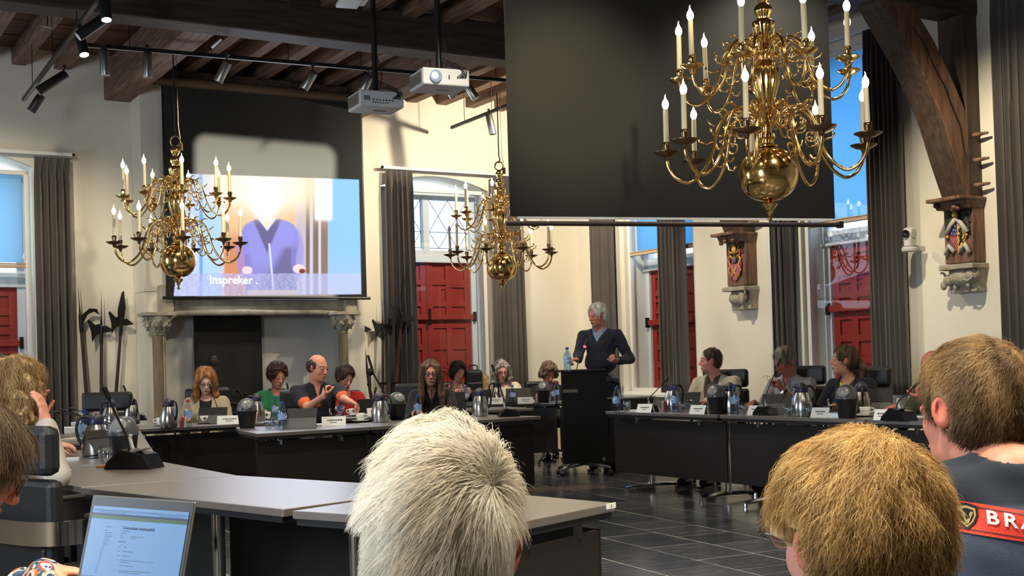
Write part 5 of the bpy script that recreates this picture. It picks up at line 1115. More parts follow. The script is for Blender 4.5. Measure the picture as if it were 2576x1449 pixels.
def ribbons(name, roots, dirs_fn, n_seg, length, width, cols, parent, curl=0, cfreq=60, jit=.15, seed=0, lift=0.0, keep=None):
    """flat hair ribbons following dirs_fn(points)->unit vectors"""
    rg = np.random.default_rng(seed); N_ = len(roots); P = [roots.copy()]; p = roots.copy(); rj = rg.normal(size=(N_, 3))*jit; L_ = length*rg.uniform(.6, 1.15, N_)[:, None]/n_seg; ph = rg.uniform(0, 6.28, (N_, 3)); ax = rg.normal(size=(N_, 3)); ax /= np.linalg.norm(ax, axis=1)[:, None]
    for j in range(n_seg):
        d = dirs_fn(p, j/n_seg)+rj*(.4+j/n_seg); 
        if curl: d = d+curl*np.cos(ph+cfreq*j*length/n_seg)*np.array([1, 1, .6])
        d /= np.linalg.norm(d, axis=1)[:, None]+1e-9; p = p+d*L_; P.append(p.copy())
    P = np.stack(P, 1)
    if keep is not None:
        kp = keep(P); P = P[kp]; cols = cols[kp]; N_ = len(P)
    t = P[:, -1]-P[:, 0]; on = P[:, 0]-roots.mean(0); on /= np.linalg.norm(on, axis=1)[:, None]+1e-9; wv = np.cross(on+rg.normal(size=(N_, 3))*.22, t); wv /= np.linalg.norm(wv, axis=1)[:, None]+1e-9
    tap = np.linspace(1, .25, n_seg+1)[None, :, None]; A_ = P-wv[:, None]*width*.5*tap; B_ = P+wv[:, None]*width*.5*tap
    V_ = np.stack([A_, B_], 2).reshape(-1, 3); m = (n_seg+1)*2; base = np.arange(N_)[:, None]*m+np.arange(n_seg)[None]*2
    Fq = np.stack([base, base+1, base+3, base+2], -1).reshape(-1, 4).astype(np.int32)
    me = bpy.data.meshes.new(name); me.vertices.add(len(V_)); me.vertices.foreach_set('co', V_.ravel().astype(np.float32)); me.loops.add(Fq.size); me.loops.foreach_set('vertex_index', Fq.ravel()); me.polygons.add(len(Fq)); me.polygons.foreach_set('loop_start', np.arange(0, Fq.size, 4, dtype=np.int32)); me.polygons.foreach_set('use_smooth', np.ones(len(Fq), bool)); me.update()
    c = np.repeat(cols[:, None], m, 1); tipf = np.repeat(np.linspace(.8, 1.12, n_seg+1), 2)[None, :, None]; paint(me, (c*tipf).reshape(-1, 3)); return link(name, me, strand_m, parent, kind='stuff')
def S3(c): return np.array(lin(c))
# -------------------------------------------------- hair
def make_hair(sp, HM, Hc, k, parent, face_clear=True):
    st_ = sp.get('hair', 'short'); hc = S3(sp.get('hairc', (80, 60, 45))); h2 = S3(sp.get('hairc2', tuple(min(255, q*1.4) for q in sp.get('hairc', (80, 60, 45))))); seed = int(sp.get('seed', 1))
    vol = sp.get('vol', .012); near = sp.get('near', False); hh = .0035 if near else .005
    Hc = np.array(Hc); B = .22*k; lowz = {'long': .40, 'bob': .26, 'curlylong': .34}.get(st_, .16)
    F = Field(Hc-[B, B, lowz], Hc+[B, B, .20], hh)
    W = lambda p: Hc+HM @ (np.array(p)*k); inv = HM.T
    e = lambda c, r, kk=.02, sub=False: F.ell(W(c), tuple(q*k for q in r), kk, HM, sub); cn = lambda a, b, ra, rb, kk=.02, sub=False: F.cone(W(a), W(b), ra*k, rb*k, kk, sub)
    v = vol/k
    if st_ in ('short', 'crop', 'grey_top'):
        vs = v*sp.get('vside', 1.0); e((0, -.018, .042), (.077+vs, .097+v, .086+v*sp.get('vtop', 1))); e((0, -.045, .0), (.073+vs*.7, .066+v*.7, .085)); 
        if sp.get('fringe'): e((0, .06, .075), (.062, .035, .035))
    elif st_ == 'bald':
        e((0, -.028, .014), (.083+v, .092+v, .078+v)); F.ell(W((0, .050, .118)), (.088*k, .105*k, .056*k), .01, HM, True)
    elif st_ == 'bob':
        e((0, -.018, .044), (.079+v, .099+v, .088+v)); e((0, -.045, -.03), (.088+v, .07+v, .085)); e((.0, .055, .085), (.065, .032, .032))
        for s in (-1, 1): cn((s*.080, .01, .04), (s*.084, .012, -.045), .022, .018)
    elif st_ in ('long', 'curlylong'):
        e((0, -.02, .045), (.080+v, .100+v, .090+v)); e((0, -.05, -.05), (.092+v, .062+v, .11)); ln = sp.get('length', .26)
        for s in (-1, 1):
            cn((s*.066, .045, .075), (s*.088, .03, -.02), .026, .030); cn((s*.088, .03, -.02), (s*.098, .035, -ln*.6), .030, .034); cn((s*.098, .035, -ln*.6), (s*.10, .05, -ln), .034, .018)
            cn((s*.04, -.07, -.02), (s*.07, -.06, -ln*.95), .05, .03)
    elif st_ == 'pony':
        e((0, -.018, .042), (.078+v, .098+v, .088+v)); e((0, -.05, .0), (.074+v, .062+v, .08)); cn((0, -.12, .0), (0, -.16, -.05), .035, .035); cn((0, -.15, -.05), (0, -.155, -.13), .032, .02)
    elif st_ == 'afro':
        e((0, -.018, .05), (.098+v, .110+v, .096+v)); 
        for s in (-1, 1): e((s*.085, .0, .0), (.045, .06, .055))
        e((0, -.07, -.01), (.085, .06, .08)); e((0, .04, .10), (.07, .05, .035))
    if st_ in ('afro', 'curlylong') or sp.get('curl'): amp, fr = sp.get('curlamp', .010), 95
    else: amp, fr = .004, 110
    n1 = wave(seed, fr, amp, 6, (1, 1, 1) if amp > .006 else (1, 1, .25)); n2 = wave(seed+5, fr*2.1, amp*.45, 6, (1, 1, .4)); F.displace(lambda x, y, z: n1(x, y, z)+n2(x, y, z))
    # open the face
    if face_clear:
        fw = sp.get('facew', .061); hl = sp.get('hairline', .094 if sp.get('male') else .084)
        e((0, .108, -.03), (fw, .085, hl+.045), .012, True)
        if st_ == 'bald':
            for s in (-1, 1): e((s*.078, .062, .0), (.035, .032, .07), .008, True)
        if st_ in ('short', 'crop', 'grey_top', 'pony', 'bald'): 
            for s in (-1, 1): e((s*.078, .035, -.055), (.035, .045, .055), .01, True); e((s*.086, -.004, -.003), (.020, .024, .034), .008, True)
    if sp.get('cutlow'):
        for s in (-1, 1): e((s*.085, .05, -.05), (.040, .075, .060), .01, True)
    me = F.mesh('hair', .0); P = verts_of(me); N_ = norms_of(me)
    if len(P) == 0: return None
    q = (P-Hc) @ HM/k; rg = np.random.default_rng(seed); mixn = wave(seed+9, 130, 1, 5, (1, 1, .2))(P[:, 0], P[:, 1], P[:, 2]); t = np.clip(.5+.5*mixn, 0, 1)[:, None]
    grad = sp.get('roots', 0); col = hc*(1-t)+h2*t
    if 'hairlow' in sp: 
        g = np.clip((-q[:, 2:3]+.02)/.09, 0, 1); col = col*(1-g)+S3(sp['hairlow'])*g
    paint(me, col*(1.0 if near else .85)); o = link('hair', me, hair_m, parent)
    ns = sp.get('strands', 1400)
    if ns:
        crown = np.array(sp.get('crown', (0, -.05, .12))); idx = rg.integers(0, len(P), ns); roots = P[idx]-N_[idx]*.004
        idc = col[idx]*rg.uniform(sp.get('cv', .3)*-1+1, sp.get('cv', .3)*.8+1, ns)[:, None]; cen = Hc+HM @ (np.array([0, -.02, .01])*k); cr = Hc+HM @ (crown*k)
        grav = sp.get('grav', .6); lift = sp.get('lift', .12)
        def dfn(p, u):
            n = p-cen; n[:, 2] *= .7; n /= np.linalg.norm(n, axis=1)[:, None]+1e-9; f = p-cr; f = f-n*np.sum(f*n, 1)[:, None]; f /= np.linalg.norm(f, axis=1)[:, None]+1e-9
            d = f+n*(lift*(1-u)-.05)+np.array([0, 0, -grav*u]); return d
        def kf(P):
            q = (P-Hc) @ HM/k; bad = (q[..., 1] > .035) & (np.abs(q[..., 0]) < sp.get('facew', .058)+.002) & (q[..., 2] < .062) & (q[..., 2] > -.2)
            ear = (np.abs(q[..., 0]) > .07) & (np.abs(q[..., 1]+.006) < .022) & (np.abs(q[..., 2]) < .03)
            if st_ not in ('long', 'bob', 'curlylong', 'afro') and not sp.get('fringe'): bad = bad | ear
            if sp.get('cutlow'): bad = bad | ((np.abs(q[..., 0]) > .06) & (q[..., 1] > -.02) & (q[..., 2] < .012))
            if 'sidecut' in sp: bad = bad | ((np.abs(q[..., 0]) > sp['sidecut']) & (q[..., 2] < .02)) | ((np.abs(q[..., 0]) > sp['sidecut']+.018) & (q[..., 2] < .07))
            return ~bad.any(1)
        ribbons('hair_strands', roots, dfn, 7 if near else 4, sp.get('slen', .04), sp.get('swid', .0022), idc, o, curl=sp.get('scurl', .0), cfreq=sp.get('scf', 80), jit=sp.get('sjit', .12), seed=seed, keep=kf)
    return o
def glasses(HM, Hc, k, parent, m=None, r=.021):
    m = m or specs_m; b = MB(); W = lambda p: Vector(Hc+HM @ (np.array(p)*k)); l_ = MB()
    for s in (-1, 1):
        b.tube([W((s*.032+r*1.08*math.cos(a), .1045-.006*abs(math.cos(a)), .006+r*.85*math.sin(a))) for a in [2*math.pi*i/18 for i in range(19)]], .0021*k, 6)
        b.tube([W((s*.055, .098, .012)), W((s*.074, .085, .012)), W((s*.080, .0, .012)), W((s*.079, -.02, .0))], .0018*k, 5)
        l_.lathe([(r*1.0, 0), (r*1.0, .001)], 16, Matrix.Translation(W((s*.032, .102, .006))) @ Matrix(HM.tolist()).to_4x4() @ Matrix.Rotation(rad(90), 4, 'X') @ Matrix.Diagonal((1.05, .85, 1, 1)))
    b.tube([W((-.011, .103, .011)), W((0, .106, .014)), W((.011, .103, .011))], .002*k, 5); g = b.build('glasses', m, parent, smooth=True); l_.build('lens', lens_gl, g, kind='stuff'); return g
# -------------------------------------------------- person
def person(sp):
    lab = sp['label']; H = sp['H']; yaw = sp['yaw']; k = sp.get('k', 1.0); male = sp.get('male', False); near = sp.get('near', False)
    Hw = Vector(H); org = Vector((Hw.x, Hw.y, 0)); M_ = Matrix.Translation(org) @ Matrix.Rotation(yaw, 4, 'Z'); inv = M_.inverted()
    root = empty('person', M_, label=lab, category='person')
    loc = lambda w_: A3(inv @ Vector(w_)); lv = lambda d_: A3(inv.to_3x3() @ Vector(d_))
    Hc = np.array([0, 0, Hw.z]); HM = Rz(sp.get('hyaw', 0)) @ Rx(-sp.get('pitch', 0)) @ Ry(sp.get('roll', 0))
    lean = sp.get('lean', .08); stand = sp.get('stand', False)
    Nb = Hc+np.array([0, -.055+.0, -.146])*k+Rz(sp.get('hyaw', 0)) @ np.array([0, -.015, 0]); Nb = Nb+np.array(sp.get('nshift', (0, 0, 0)))
    pz_ = .95 if stand else .56; Pv = np.array([Nb[0], Nb[1]-lean, pz_]); sw = (.185 if male else .160)*k*sp.get('wide', 1); db = sp.get('belly', 1.0)
    ax = (Nb-Pv); tl = np.linalg.norm(ax); ax = ax/tl; TR = np.stack([np.array([1, 0, 0]), np.cross(ax, [1, 0, 0]), ax], 1)
    S = [Nb+TR @ np.array([s*sw, .0, -.068]) for s in (-1, 1)]
    l1, l2 = .29*k, .255*k; arms = []
    for i, s in enumerate((-1, 1)):
        a = sp.get('armL' if s < 0 else 'armR')
        if a is None: Wt = np.array([s*.14, .30, .80 if not stand else .85]); hd = dict(d=(-.2*s, 1, -.05), pn=(0, 0, -1), curl=.35)
        else: Wt = loc(a['w']) if 'w' in a else np.array(a['l']); hd = a
        pole = np.array(hd.get('pole', (s*.45, -.5, -1)), float); E_, Wt = ik(S[i], Wt, l1, l2, pole); arms.append((S[i], E_, Wt, hd, s))
    def torso(F, e, kk=.03, sleeves=1.0, arms_on=True, rfac=1.0, hips=True):
        c1 = Nb+TR @ np.array([0, .01, -.19]); F.ell(c1, ((.155*sp.get('wide', 1) if male else .138)*k+e, .108*k*db**.5+e, .17*k+e), kk, TR)
        F.cone(S[0]+TR @ [.02, 0, 0], Nb+TR @ np.array([0, 0, -.04]), .050*k+e, .056*k+e, kk); F.cone(S[1]-TR @ [.02, 0, 0], Nb+TR @ np.array([0, 0, -.04]), .050*k+e, .056*k+e, kk)
        F.cone(Nb+TR @ np.array([0, -.01, -.02]), Nb+TR @ np.array([0, 0, -.08]), .060*k+e*.5, .085*k+e, kk)
        mid = (Nb*.42+Pv*.58); F.ell(mid+np.array([0, .015*db, 0]), (.135*k*db+e, .105*k*db+e, .15), kk, TR)
        if hips: F.ell(Pv, (.165*k*db**.5+e, .125*k+e, .13), kk)
        if not male:
            for s in (-1, 1): F.ell(Nb+TR @ np.array([s*.065, .085, -.20]), (.055+e, .045+e, .055+e), .03)
        if arms_on:
            for (Sh, E_, Wt, hd, s) in arms:
                F.cone(Sh, Sh+(E_-Sh)*min(1, sleeves*2), (.050*k)*rfac+e, (.040*k)*rfac+e, .025)
                if sleeves > .5:
                    u = min(1, (sleeves-.5)*2); F.cone(E_, E_+(Wt-E_)*u, .040*k*rfac+e, (.040-.013*u)*k*rfac+e, .015)
    # ---- body (one continuous mesh)
    mn = np.minimum.reduce([Hc-.16, *[a[1] for a in arms], *[a[2]-.2 for a in arms], Pv-.2]); mx = np.maximum.reduce([Hc+[.16, .16, .15], *[a[1]+.06 for a in arms], *[a[2]+.2 for a in arms], Pv+.2])
    zlow = sp.get('zlow', .55 if not stand else .80); mn[2] = max(zlow, min(mn[2], Hc[2]-.5)); mx[2] = max(Hc[2]+.16, mx[2] if mx[2] < Hc[2]+.3 else Hc[2]+.3)
    F = Field(mn, mx, .004 if near else .0052)
    torso(F, -.012, hips=False); HW = head_field(F, HM, Hc, k, male); F.cone(HW((0, -.022, -.06)), Nb+np.array([0, .0, -.03]), (.056 if male else .047)*k, (.062 if male else .052)*k, .03)
    for (Sh, E_, Wt, hd, s) in arms:
        F.cone(Sh, E_, .046*k, .039*k, .012); F.cone(E_, Wt, .041*k*.95, .027*k*.95, .012)
        if not hd.get('nohand'): hand_field(F, Wt, lv(hd['dw']) if 'dw' in hd else np.array(hd['d'], float), lv(hd['pw']) if 'pw' in hd else np.array(hd['pn'], float), s, hd.get('curl', .5), (.95 if male else .86)*k*hd.get('hs', 1), hd.get('spread', 0), thumb=hd.get('thumb', .6))
    me = F.mesh('body', .12 if not near else .05); P = verts_of(me); q = (P-Hc) @ HM/k; sk = np.minimum(S3(sp.get('skin', (205, 150, 125)))*np.array([1.10, 1.16, 1.16]), .85); col = np.tile(sk, (len(P), 1))
    def blend(mask, c): nonlocal col; mask = np.clip(mask, 0, 1)[:, None]; col = col*(1-mask)+c*mask
    x, y, z = q[:, 0], q[:, 1], q[:, 2]; front = np.clip((y-.03)/.02, 0, 1)
    blend(.35*front*np.exp(-(((np.abs(x)-.035)/.02)**2+((z+.025)/.022)**2)), sk*np.array([1.15, .62, .6])); blend(.4*np.exp(-((x/.014)**2+((z+.028)/.014)**2))*front, sk*np.array([1.15, .6, .55]))
    blend(np.clip(1.5-np.sqrt((x/.023)**2+((z+.065)/.0085)**2)*1.2, 0, 1)*(y > .07), S3((165, 85, 80)) if not male else sk*np.array([.85, .5, .5])); blend(np.clip(1.6-np.sqrt(((np.abs(x)-.032)/.018)**2+((z-.031)/.0055)**2), 0, 1)*(y > .05)*.8, S3(sp.get('brow', (90, 65, 50))))
    blend(np.clip(1.4-np.sqrt(((np.abs(x)-.031)/.016)**2+((z-.009)/.0042)**2), 0, 1)*(y > .06)*.75, S3((60, 40, 35)))
    blend(.6*(np.abs(x) > .074)*(np.abs(z) < .04)*(y < .03)*(y > -.04), sk*np.array([1.1, .6, .55]))
    if sp.get('stubble'): blend(.35*front*(z < -.045)*(np.abs(z+.065) > .012), S3((95, 70, 60)))
    if sp.get('scalp'): blend(np.clip((z-.06)/.03, 0, 1)*.6, S3(sp['scalp']))
    paint(me, col); body = link('body', me, skin_m, root)
    if sp.get('eyes', True):
        for s in (-1, 1):
            c = HW((s*.031, .0775, .0055)); MB().ball(Vector(c), .0118*k, 10, 8).build('eye', eye_w, body, smooth=True)
            MB().ball(Vector(HW((s*.031, .0862, .0045))), .0050*k, 8, 6).build('eye', eye_i, body, smooth=True)
    # ---- garments
    for g in sp['wear']:
        e = g.get('e', .008); hh = g.get('h', .0075 if not near else .006); gm = mn.copy()-.05; gx = mx.copy()+.05; gm[2] = max(.40, zlow-.12) if not stand else .78
        G = Field(gm, gx, hh); torso(G, e, g.get('k', .03), g.get('sleeve', 1.0), g.get('arms', True), g.get('rf', 1.08))
        if g.get('collar'):
            cr = .060*k+.004; zc = -.012
            for i in range(12):
                f = lambda a: Nb+np.array([cr*1.02*math.sin(a), -cr*1.05*math.cos(a)+.008, .012-.035*max(0, -math.cos(a))])
                G.cone(f(rad(-155+i*310/12)), f(rad(-155+(i+1)*310/12)), .011, .011, .006)
            for s in (-1, 1): G.cone(Nb+np.array([s*.028, .062, -.02]), Nb+np.array([s*.062, .085, -.07]), .012, .007, .006)
        wr = wave(int(g.get('seed', 3)), 26, g.get('wr', .004), 6, (1, 1, .6)); wr2 = wave(int(g.get('seed', 3))+7, 60, g.get('wr', .004)*.45, 5); G.displace(lambda x, y, z: wr(x, y, z)+wr2(x, y, z))
        nk = g.get('neck', ('round', .0)); zt = Nb[2]
        if nk[0] == 'round': G.ell(Nb+np.array([0, .035, .045-nk[1]]), (.072*k, .075*k, .06*k+nk[1]*.6), .008, None, True); G.cone(Nb+np.array([0, -.01, .03]), Nb+np.array([0, 0, .2]), .064*k, .07*k, .006, True)
        elif nk[0] == 'v':
            w0, dp = nk[1], nk[2]; zb = zt-dp
            G.fn(lambda x, y, z: np.maximum(np.maximum((np.abs(x-Nb[0])-(z-zb)*w0/dp)*.8, Nb[1]+.0-y), zb-z), (Nb[0]-.25, Nb[1]-.02, zb-.02), (Nb[0]+.25, Nb[1]+.3, zt+.1), .006, True); G.cone(Nb+np.array([0, -.0, .02]), Nb+np.array([0, 0, .2]), .062*k, .07*k, .006, True)
        elif nk[0] == 'open':
            w0 = nk[1]; G.fn(lambda x, y, z: np.maximum((np.abs(x-Nb[0])-w0*(.55+.45*np.clip((z-zt+.45)/.45, 0, 1)))*.9, Nb[1]+.02-y), (Nb[0]-.25, Nb[1]-.02, gm[2]), (Nb[0]+.25, Nb[1]+.3, zt+.1), .006, True); G.cone(Nb+np.array([0, -.0, .02]), Nb+np.array([0, 0, .2]), .062*k, .07*k, .006, True)
        mg = G.mesh(g['name'], .0 if near else .1); PG = verts_of(mg); qq = (PG-Nb) @ TR; c = np.tile(S3(g['col']), (len(PG), 1))
        if 'pat' in g: c = g['pat'](qq, c, PG, arms)
        paint(mg, c); go = link(g['name'], mg, g.get('m', cloth_m), root); sp.setdefault('built', {})[g['name']] = go
    # ---- legs
    tc_ = sp.get('trousers', (30, 30, 36)); h = .012; 
    if sp.get('legs', True):
        if stand:
            L_ = Field((Pv[0]-.26, Pv[1]-.25, .03), (Pv[0]+.26, Pv[1]+.3, 1.08), .009); L_.ell(Pv+[0, 0, -.02], (.165*k, .125*k, .13), .03)
            for s in (-1, 1): L_.cone(Pv+[s*.085, 0, -.06], Pv+[s*.10, .02, -.48], .095, .068, .03); L_.cone(Pv+[s*.10, .02, -.48], (Pv[0]+s*.11, Pv[1]-.02, .10), .066, .060, .02)
        else:
            L_ = Field((Pv[0]-.3, Pv[1]-.2, .05), (Pv[0]+.3, Pv[1]+.68, .74), h); L_.ell(Pv, (.165*k*db**.5, .125*k, .11), .03)
            for s in (-1, 1): L_.cone(Pv+[s*.085, 0, -.02], (Pv[0]+s*.12, Pv[1]+.43, .53), .088, .065, .03); L_.cone((Pv[0]+s*.12, Pv[1]+.43, .53), (Pv[0]+s*.12, Pv[1]+.40, .12), .062, .05, .03)
        ml = L_.mesh('trousers', .2); paint(ml, np.tile(S3(tc_), (len(ml.vertices), 1))); link('trousers', ml, cloth_m, root)
        for s in (-1, 1):
            fx, fy = (Pv[0]+s*.11, Pv[1]-.02) if stand else (Pv[0]+s*.12, Pv[1]+.40)
            MB().ball((fx, fy+.06, .055), (.045, .13, .05), 12, 8).box((fx, fy+.06, .012), (.08, .25, .022)).build('shoe', black_gl, root, smooth='auto')
    if sp.get('hair'): make_hair(sp, HM, Hc, k, root)
    if sp.get('glasses'): glasses(HM, Hc, k, root, sp.get('gm'), sp.get('gr', .021))
    sp['root'] = root; sp['M'] = M_; sp['HM'] = HM; sp['Hc'] = Hc; sp['k'] = k; sp['Nb'] = Nb; sp['arms'] = arms; return sp
def patch(name, sp, gname, corners, nx, ny, m, off=.002, dirn=(0, 1, 0), fn=None):
    """flat print laid onto a garment: grid between 4 local corners, cast along dirn"""
    go = sp['built'][gname]; bv = BVHTree.FromObject(go, bpy.context.evaluated_depsgraph_get()); vs = []; fs = []; d = Vector(dirn).normalized(); a, b, c_, e = [Vector(q) for q in corners]
    for j in range(ny+1):
        for i in range(nx+1):
            u, v = i/nx, j/ny; p = (a*(1-u)+b*u)*(1-v)+(e*(1-u)+c_*u)*v; r = bv.ray_cast(p-d*.5, d); vs.append((r[0]-d*off) if r[0] else p)
    for j in range(ny):
        for i in range(nx): n = j*(nx+1)+i; fs.append((n, n+1, n+nx+2, n+nx+1))
    return MB().add(vs, fs).build(name, m, go, smooth=True)
# ================================================================== the people
def band(x, a, b, soft=.004): return np.clip((x-a)/soft, 0, 1)*np.clip((b-x)/soft, 0, 1)
def mixc(c, m, k): m = np.clip(m, 0, 1)[:, None]; return c*(1-m)+S3(k)*m
def lapel(dark):
    def f(q, c, P, arms):
        x, y, z = q[:, 0], q[:, 1], q[:, 2]; e = np.abs(np.abs(x)-(.075-.04*np.clip(-z/.4, 0, 1))); return mixc(c, (1-np.clip(e/.006, 0, 1))*(y > .03)*(z > -.36)*.6, dark)
    return f
def cuffs(colr, u0):
    def f(q, c, P, arms):
        for (Sh, E_, Wt, hd, s) in arms:
            ab = E_-Sh; t = ((P-Sh) @ ab)/(ab @ ab); d = np.linalg.norm(P-(Sh+np.clip(t, 0, 1)[:, None]*ab), axis=1); c = mixc(c, (t > u0)*(d < .075)*(t < 1.2), colr)
        return mixc(c, (np.abs(q[:, 0]) < .010)*(q[:, 1] > .05)*(q[:, 2] > -.2)*(q[:, 2] < -.02), colr)
    return f
def stripes(q, c, P, arms):
    u = (q[:, 0]*1.0+.3*q[:, 1])/.012; k = np.floor(u).astype(int) % 4; pal = np.array([S3((30, 28, 40)), S3((214, 196, 180)), S3((52, 42, 60)), S3((176, 110, 104))]); return pal[k]
def checks(q, c, P, arms): m = .5*((np.floor(q[:, 0]/.009).astype(int) % 2)+(np.floor(P[:, 2]/.009).astype(int) % 2)); return mixc(c, m*.55, (96, 98, 112))
def two_tone(q, c, P, arms): return mixc(c, band(q[:, 2], -.075, .3, .006)*1.0, (24, 32, 46))
def blouse(q, c, P, arms):
    n = wave(4, 60, 1, 4)(q[:, 0], q[:, 1], q[:, 2]); c = mixc(c, n > .25, (205, 200, 90)); return mixc(c, n < -.35, (205, 90, 50))
def dots(q, c, P, arms): return c
def seam(q, c, P, arms): return mixc(c, (np.abs(q[:, 0]) < .006)*(q[:, 1] > 0)*.5, (20, 22, 18))
WP = lambda px, py, Y: at(px, py, Y)
beige = (178, 162, 136); PEOPLE = {}
def P_(key, **sp): sp.setdefault('seed', len(PEOPLE)+3); PEOPLE[key] = person(sp); return PEOPLE[key]
P_('red', label='woman with wavy red-blonde hair, glasses and beige blazer left of the fireback', H=WP(517, 960, 12.25), yaw=rad(186), hyaw=rad(12), pitch=rad(22), lean=-.02, hair='long', length=.22, hairc=(150, 92, 52), hairc2=(205, 150, 95), vol=.018, curl=1, curlamp=.007, glasses=True, skin=(222, 176, 156),
   wear=[dict(name='black_top', col=(14, 13, 15), e=.002, arms=False, neck=('round', .03)), dict(name='blazer', col=beige, e=.014, neck=('open', .062), wr=.006, pat=lapel((120, 105, 85)))], strands=2200, slen=.07, sjit=.22)
P_('green', label='woman with short dark brown hair in a green top', H=WP(698, 946, 12.7), yaw=rad(192), hyaw=rad(22), pitch=rad(20), hair='short', fringe=1, hairc=(48, 28, 26), hairc2=(84, 50, 42), vol=.026, curl=1, curlamp=.008, skin=(196, 132, 110), strands=1800, lean=.0,
   wear=[dict(name='green_top', col=(30, 112, 72), e=.016, sleeve=.85, neck=('round', .055), wr=.008)])
N_ = PEOPLE['green']; nb_ = N_['Nb']; MB().tube([(nb_[0]+.062*math.sin(a), nb_[1]+.012+.075*math.cos(a), nb_[2]-.005-.028*(1+math.cos(a))) for a in [2*math.pi*i/20 for i in range(21)]], .004, 6).build('necklace', blackm, N_['root'], smooth=True)
P_('redtop', label='woman with short brown hair in a red top, behind the man in polo', H=WP(868, 950, 13.05), yaw=rad(196), hyaw=rad(22), pitch=rad(26), hair='short', fringe=1, hairc=(60, 42, 36), hairc2=(98, 72, 58), vol=.018, skin=(204, 146, 128), strands=1500, wear=[dict(name='red_top', col=(176, 26, 32), e=.008, sleeve=.4, neck=('round', .05))])
P_('polo', label='balding man in a navy polo shirt with orange trim, reaching to the right', H=WP(800, 926, 11.3), yaw=rad(193), hyaw=rad(42), pitch=rad(12), male=True, k=1.0, lean=.03, hair='bald', hairc=(46, 34, 30), hairc2=(70, 54, 46), vol=.004, skin=(206, 142, 118), scalp=(220, 150, 130), strands=500, slen=.012, wide=1.02,
   armR=dict(w=WP(815, 996, 10.95), dw=(.15, 0, 1), pw=(.6, .4, -.2), curl=1.0, pole=(.2, .1, -1)), armL=dict(w=WP(889, 1018, 10.75), dw=(.8, -.3, -.35), pw=(-.2, -.2, -1), curl=.8, pole=(-.2, -.3, -1)),
   wear=[dict(name='polo_shirt', col=(24, 25, 42), e=.010, sleeve=.37, rf=1.18, collar=1, neck=('v', .035, .12), wr=.006, pat=cuffs((226, 104, 52), .66))])
P_('longhair', label='young woman with long light brown hair, big glasses and dark blazer', H=WP(1084, 941, 11.95), yaw=rad(184), pitch=rad(4), hair='long', length=.34, hairc=(74, 56, 46), hairc2=(150, 120, 92), vol=.010, glasses=True, gr=.025, skin=(196, 140, 122), facew=.056, strands=2600, slen=.09,
   wear=[dict(name='dark_top', col=(20, 18, 20), e=.002, arms=False, neck=('v', .05, .12)), dict(name='dark_blazer', col=(38, 34, 34), e=.014, neck=('open', .05), pat=lapel((18, 16, 16)))])
P_('striped', label='woman with dark bob and striped blouse, hands clasped', H=WP(1152, 935, 15.5), yaw=rad(196), hyaw=rad(16), pitch=rad(24), hair='bob', hairc=(34, 28, 28), hairc2=(66, 54, 50), vol=.012, skin=(204, 148, 126), strands=1500, slen=.07,
   armR=dict(w=WP(1146, 1000, 15.05), dw=(.1, -.1, 1), pw=(.9, 0, 0), curl=.7), armL=dict(w=WP(1158, 1000, 15.05), dw=(-.2, -.1, 1), pw=(-.9, 0, 0), curl=.7), wear=[dict(name='striped_blouse', col=(40, 36, 50), e=.010, sleeve=.9, neck=('v', .05, .15), pat=stripes)])
P_('cream', label='woman with wavy grey hair and dark glasses in a cream jumper', H=WP(1262, 934, 15.55), yaw=rad(184), hyaw=rad(10), pitch=rad(16), hair='curlylong', length=.14, hairc=(112, 104, 100), hairc2=(196, 188, 182), vol=.012, glasses=True, skin=(222, 158, 142), strands=1700, slen=.07, wide=1.1, wear=[dict(name='cream_jumper', col=(222, 210, 190), e=.018, sleeve=.7, neck=('round', .03), wr=.007)])
P_('curly', label='woman with short curly brown hair in a black cardigan, looking down', H=WP(1380, 940, 15.6), yaw=rad(192), hyaw=rad(8), pitch=rad(32), hair='afro', hairc=(66, 48, 38), hairc2=(150, 122, 92), vol=.006, curlamp=.014, skin=(210, 138, 116), strands=2400, slen=.03, sjit=.6, wear=[dict(name='inner_top', col=(150, 90, 80), e=.002, arms=False, neck=('v', .05, .12)), dict(name='black_cardigan', col=(16, 17, 19), e=.012, neck=('v', .08, .24))])
P_('speaker', label='standing white-haired man in a navy jumper speaking behind the lectern', H=WP(1502, 794, 13.6), yaw=rad(158), hyaw=rad(-30), pitch=rad(10), male=True, k=1.04, stand=True, lean=.02, belly=1.28, hair='short', hairc=(206, 202, 196), hairc2=(250, 248, 242), vol=.014, hairline=.088, facew=.064, skin=(196, 128, 104), brow=(150, 140, 130), strands=1700, slen=.05, trousers=(30, 30, 30),
   armR=dict(w=WP(1455, 905, 13.28), dw=(-.9, -.5, .1), pw=(.1, .3, -1), curl=.95, pole=(.5, -.5, -1)), armL=dict(w=WP(1557, 908, 13.38), dw=(-.8, -.6, .15), pw=(-.5, .3, .9), curl=1.0, pole=(-.5, -.5, -1)),
   wear=[dict(name='blue_shirt', col=(128, 146, 176), e=.004, arms=False, collar=1, neck=('v', .03, .06)), dict(name='navy_jumper', col=(27, 30, 46), e=.012, sleeve=.98, neck=('v', .085, .14), wr=.008)])
sp_ = PEOPLE['speaker']; pv = (sp_['Nb'][0], sp_['Nb'][1]); MB().tube([(pv[0]+.172*math.sin(a), pv[1]-.02+.135*math.cos(a), .985) for a in [2*math.pi*i/24 for i in range(25)]], .014, 6).build('belt', blackm, sp_['root'])
MB().box((pv[0]-.02, pv[1]+.125, .985), (.05, .012, .03)).build('buckle', brass, sp_['root'])
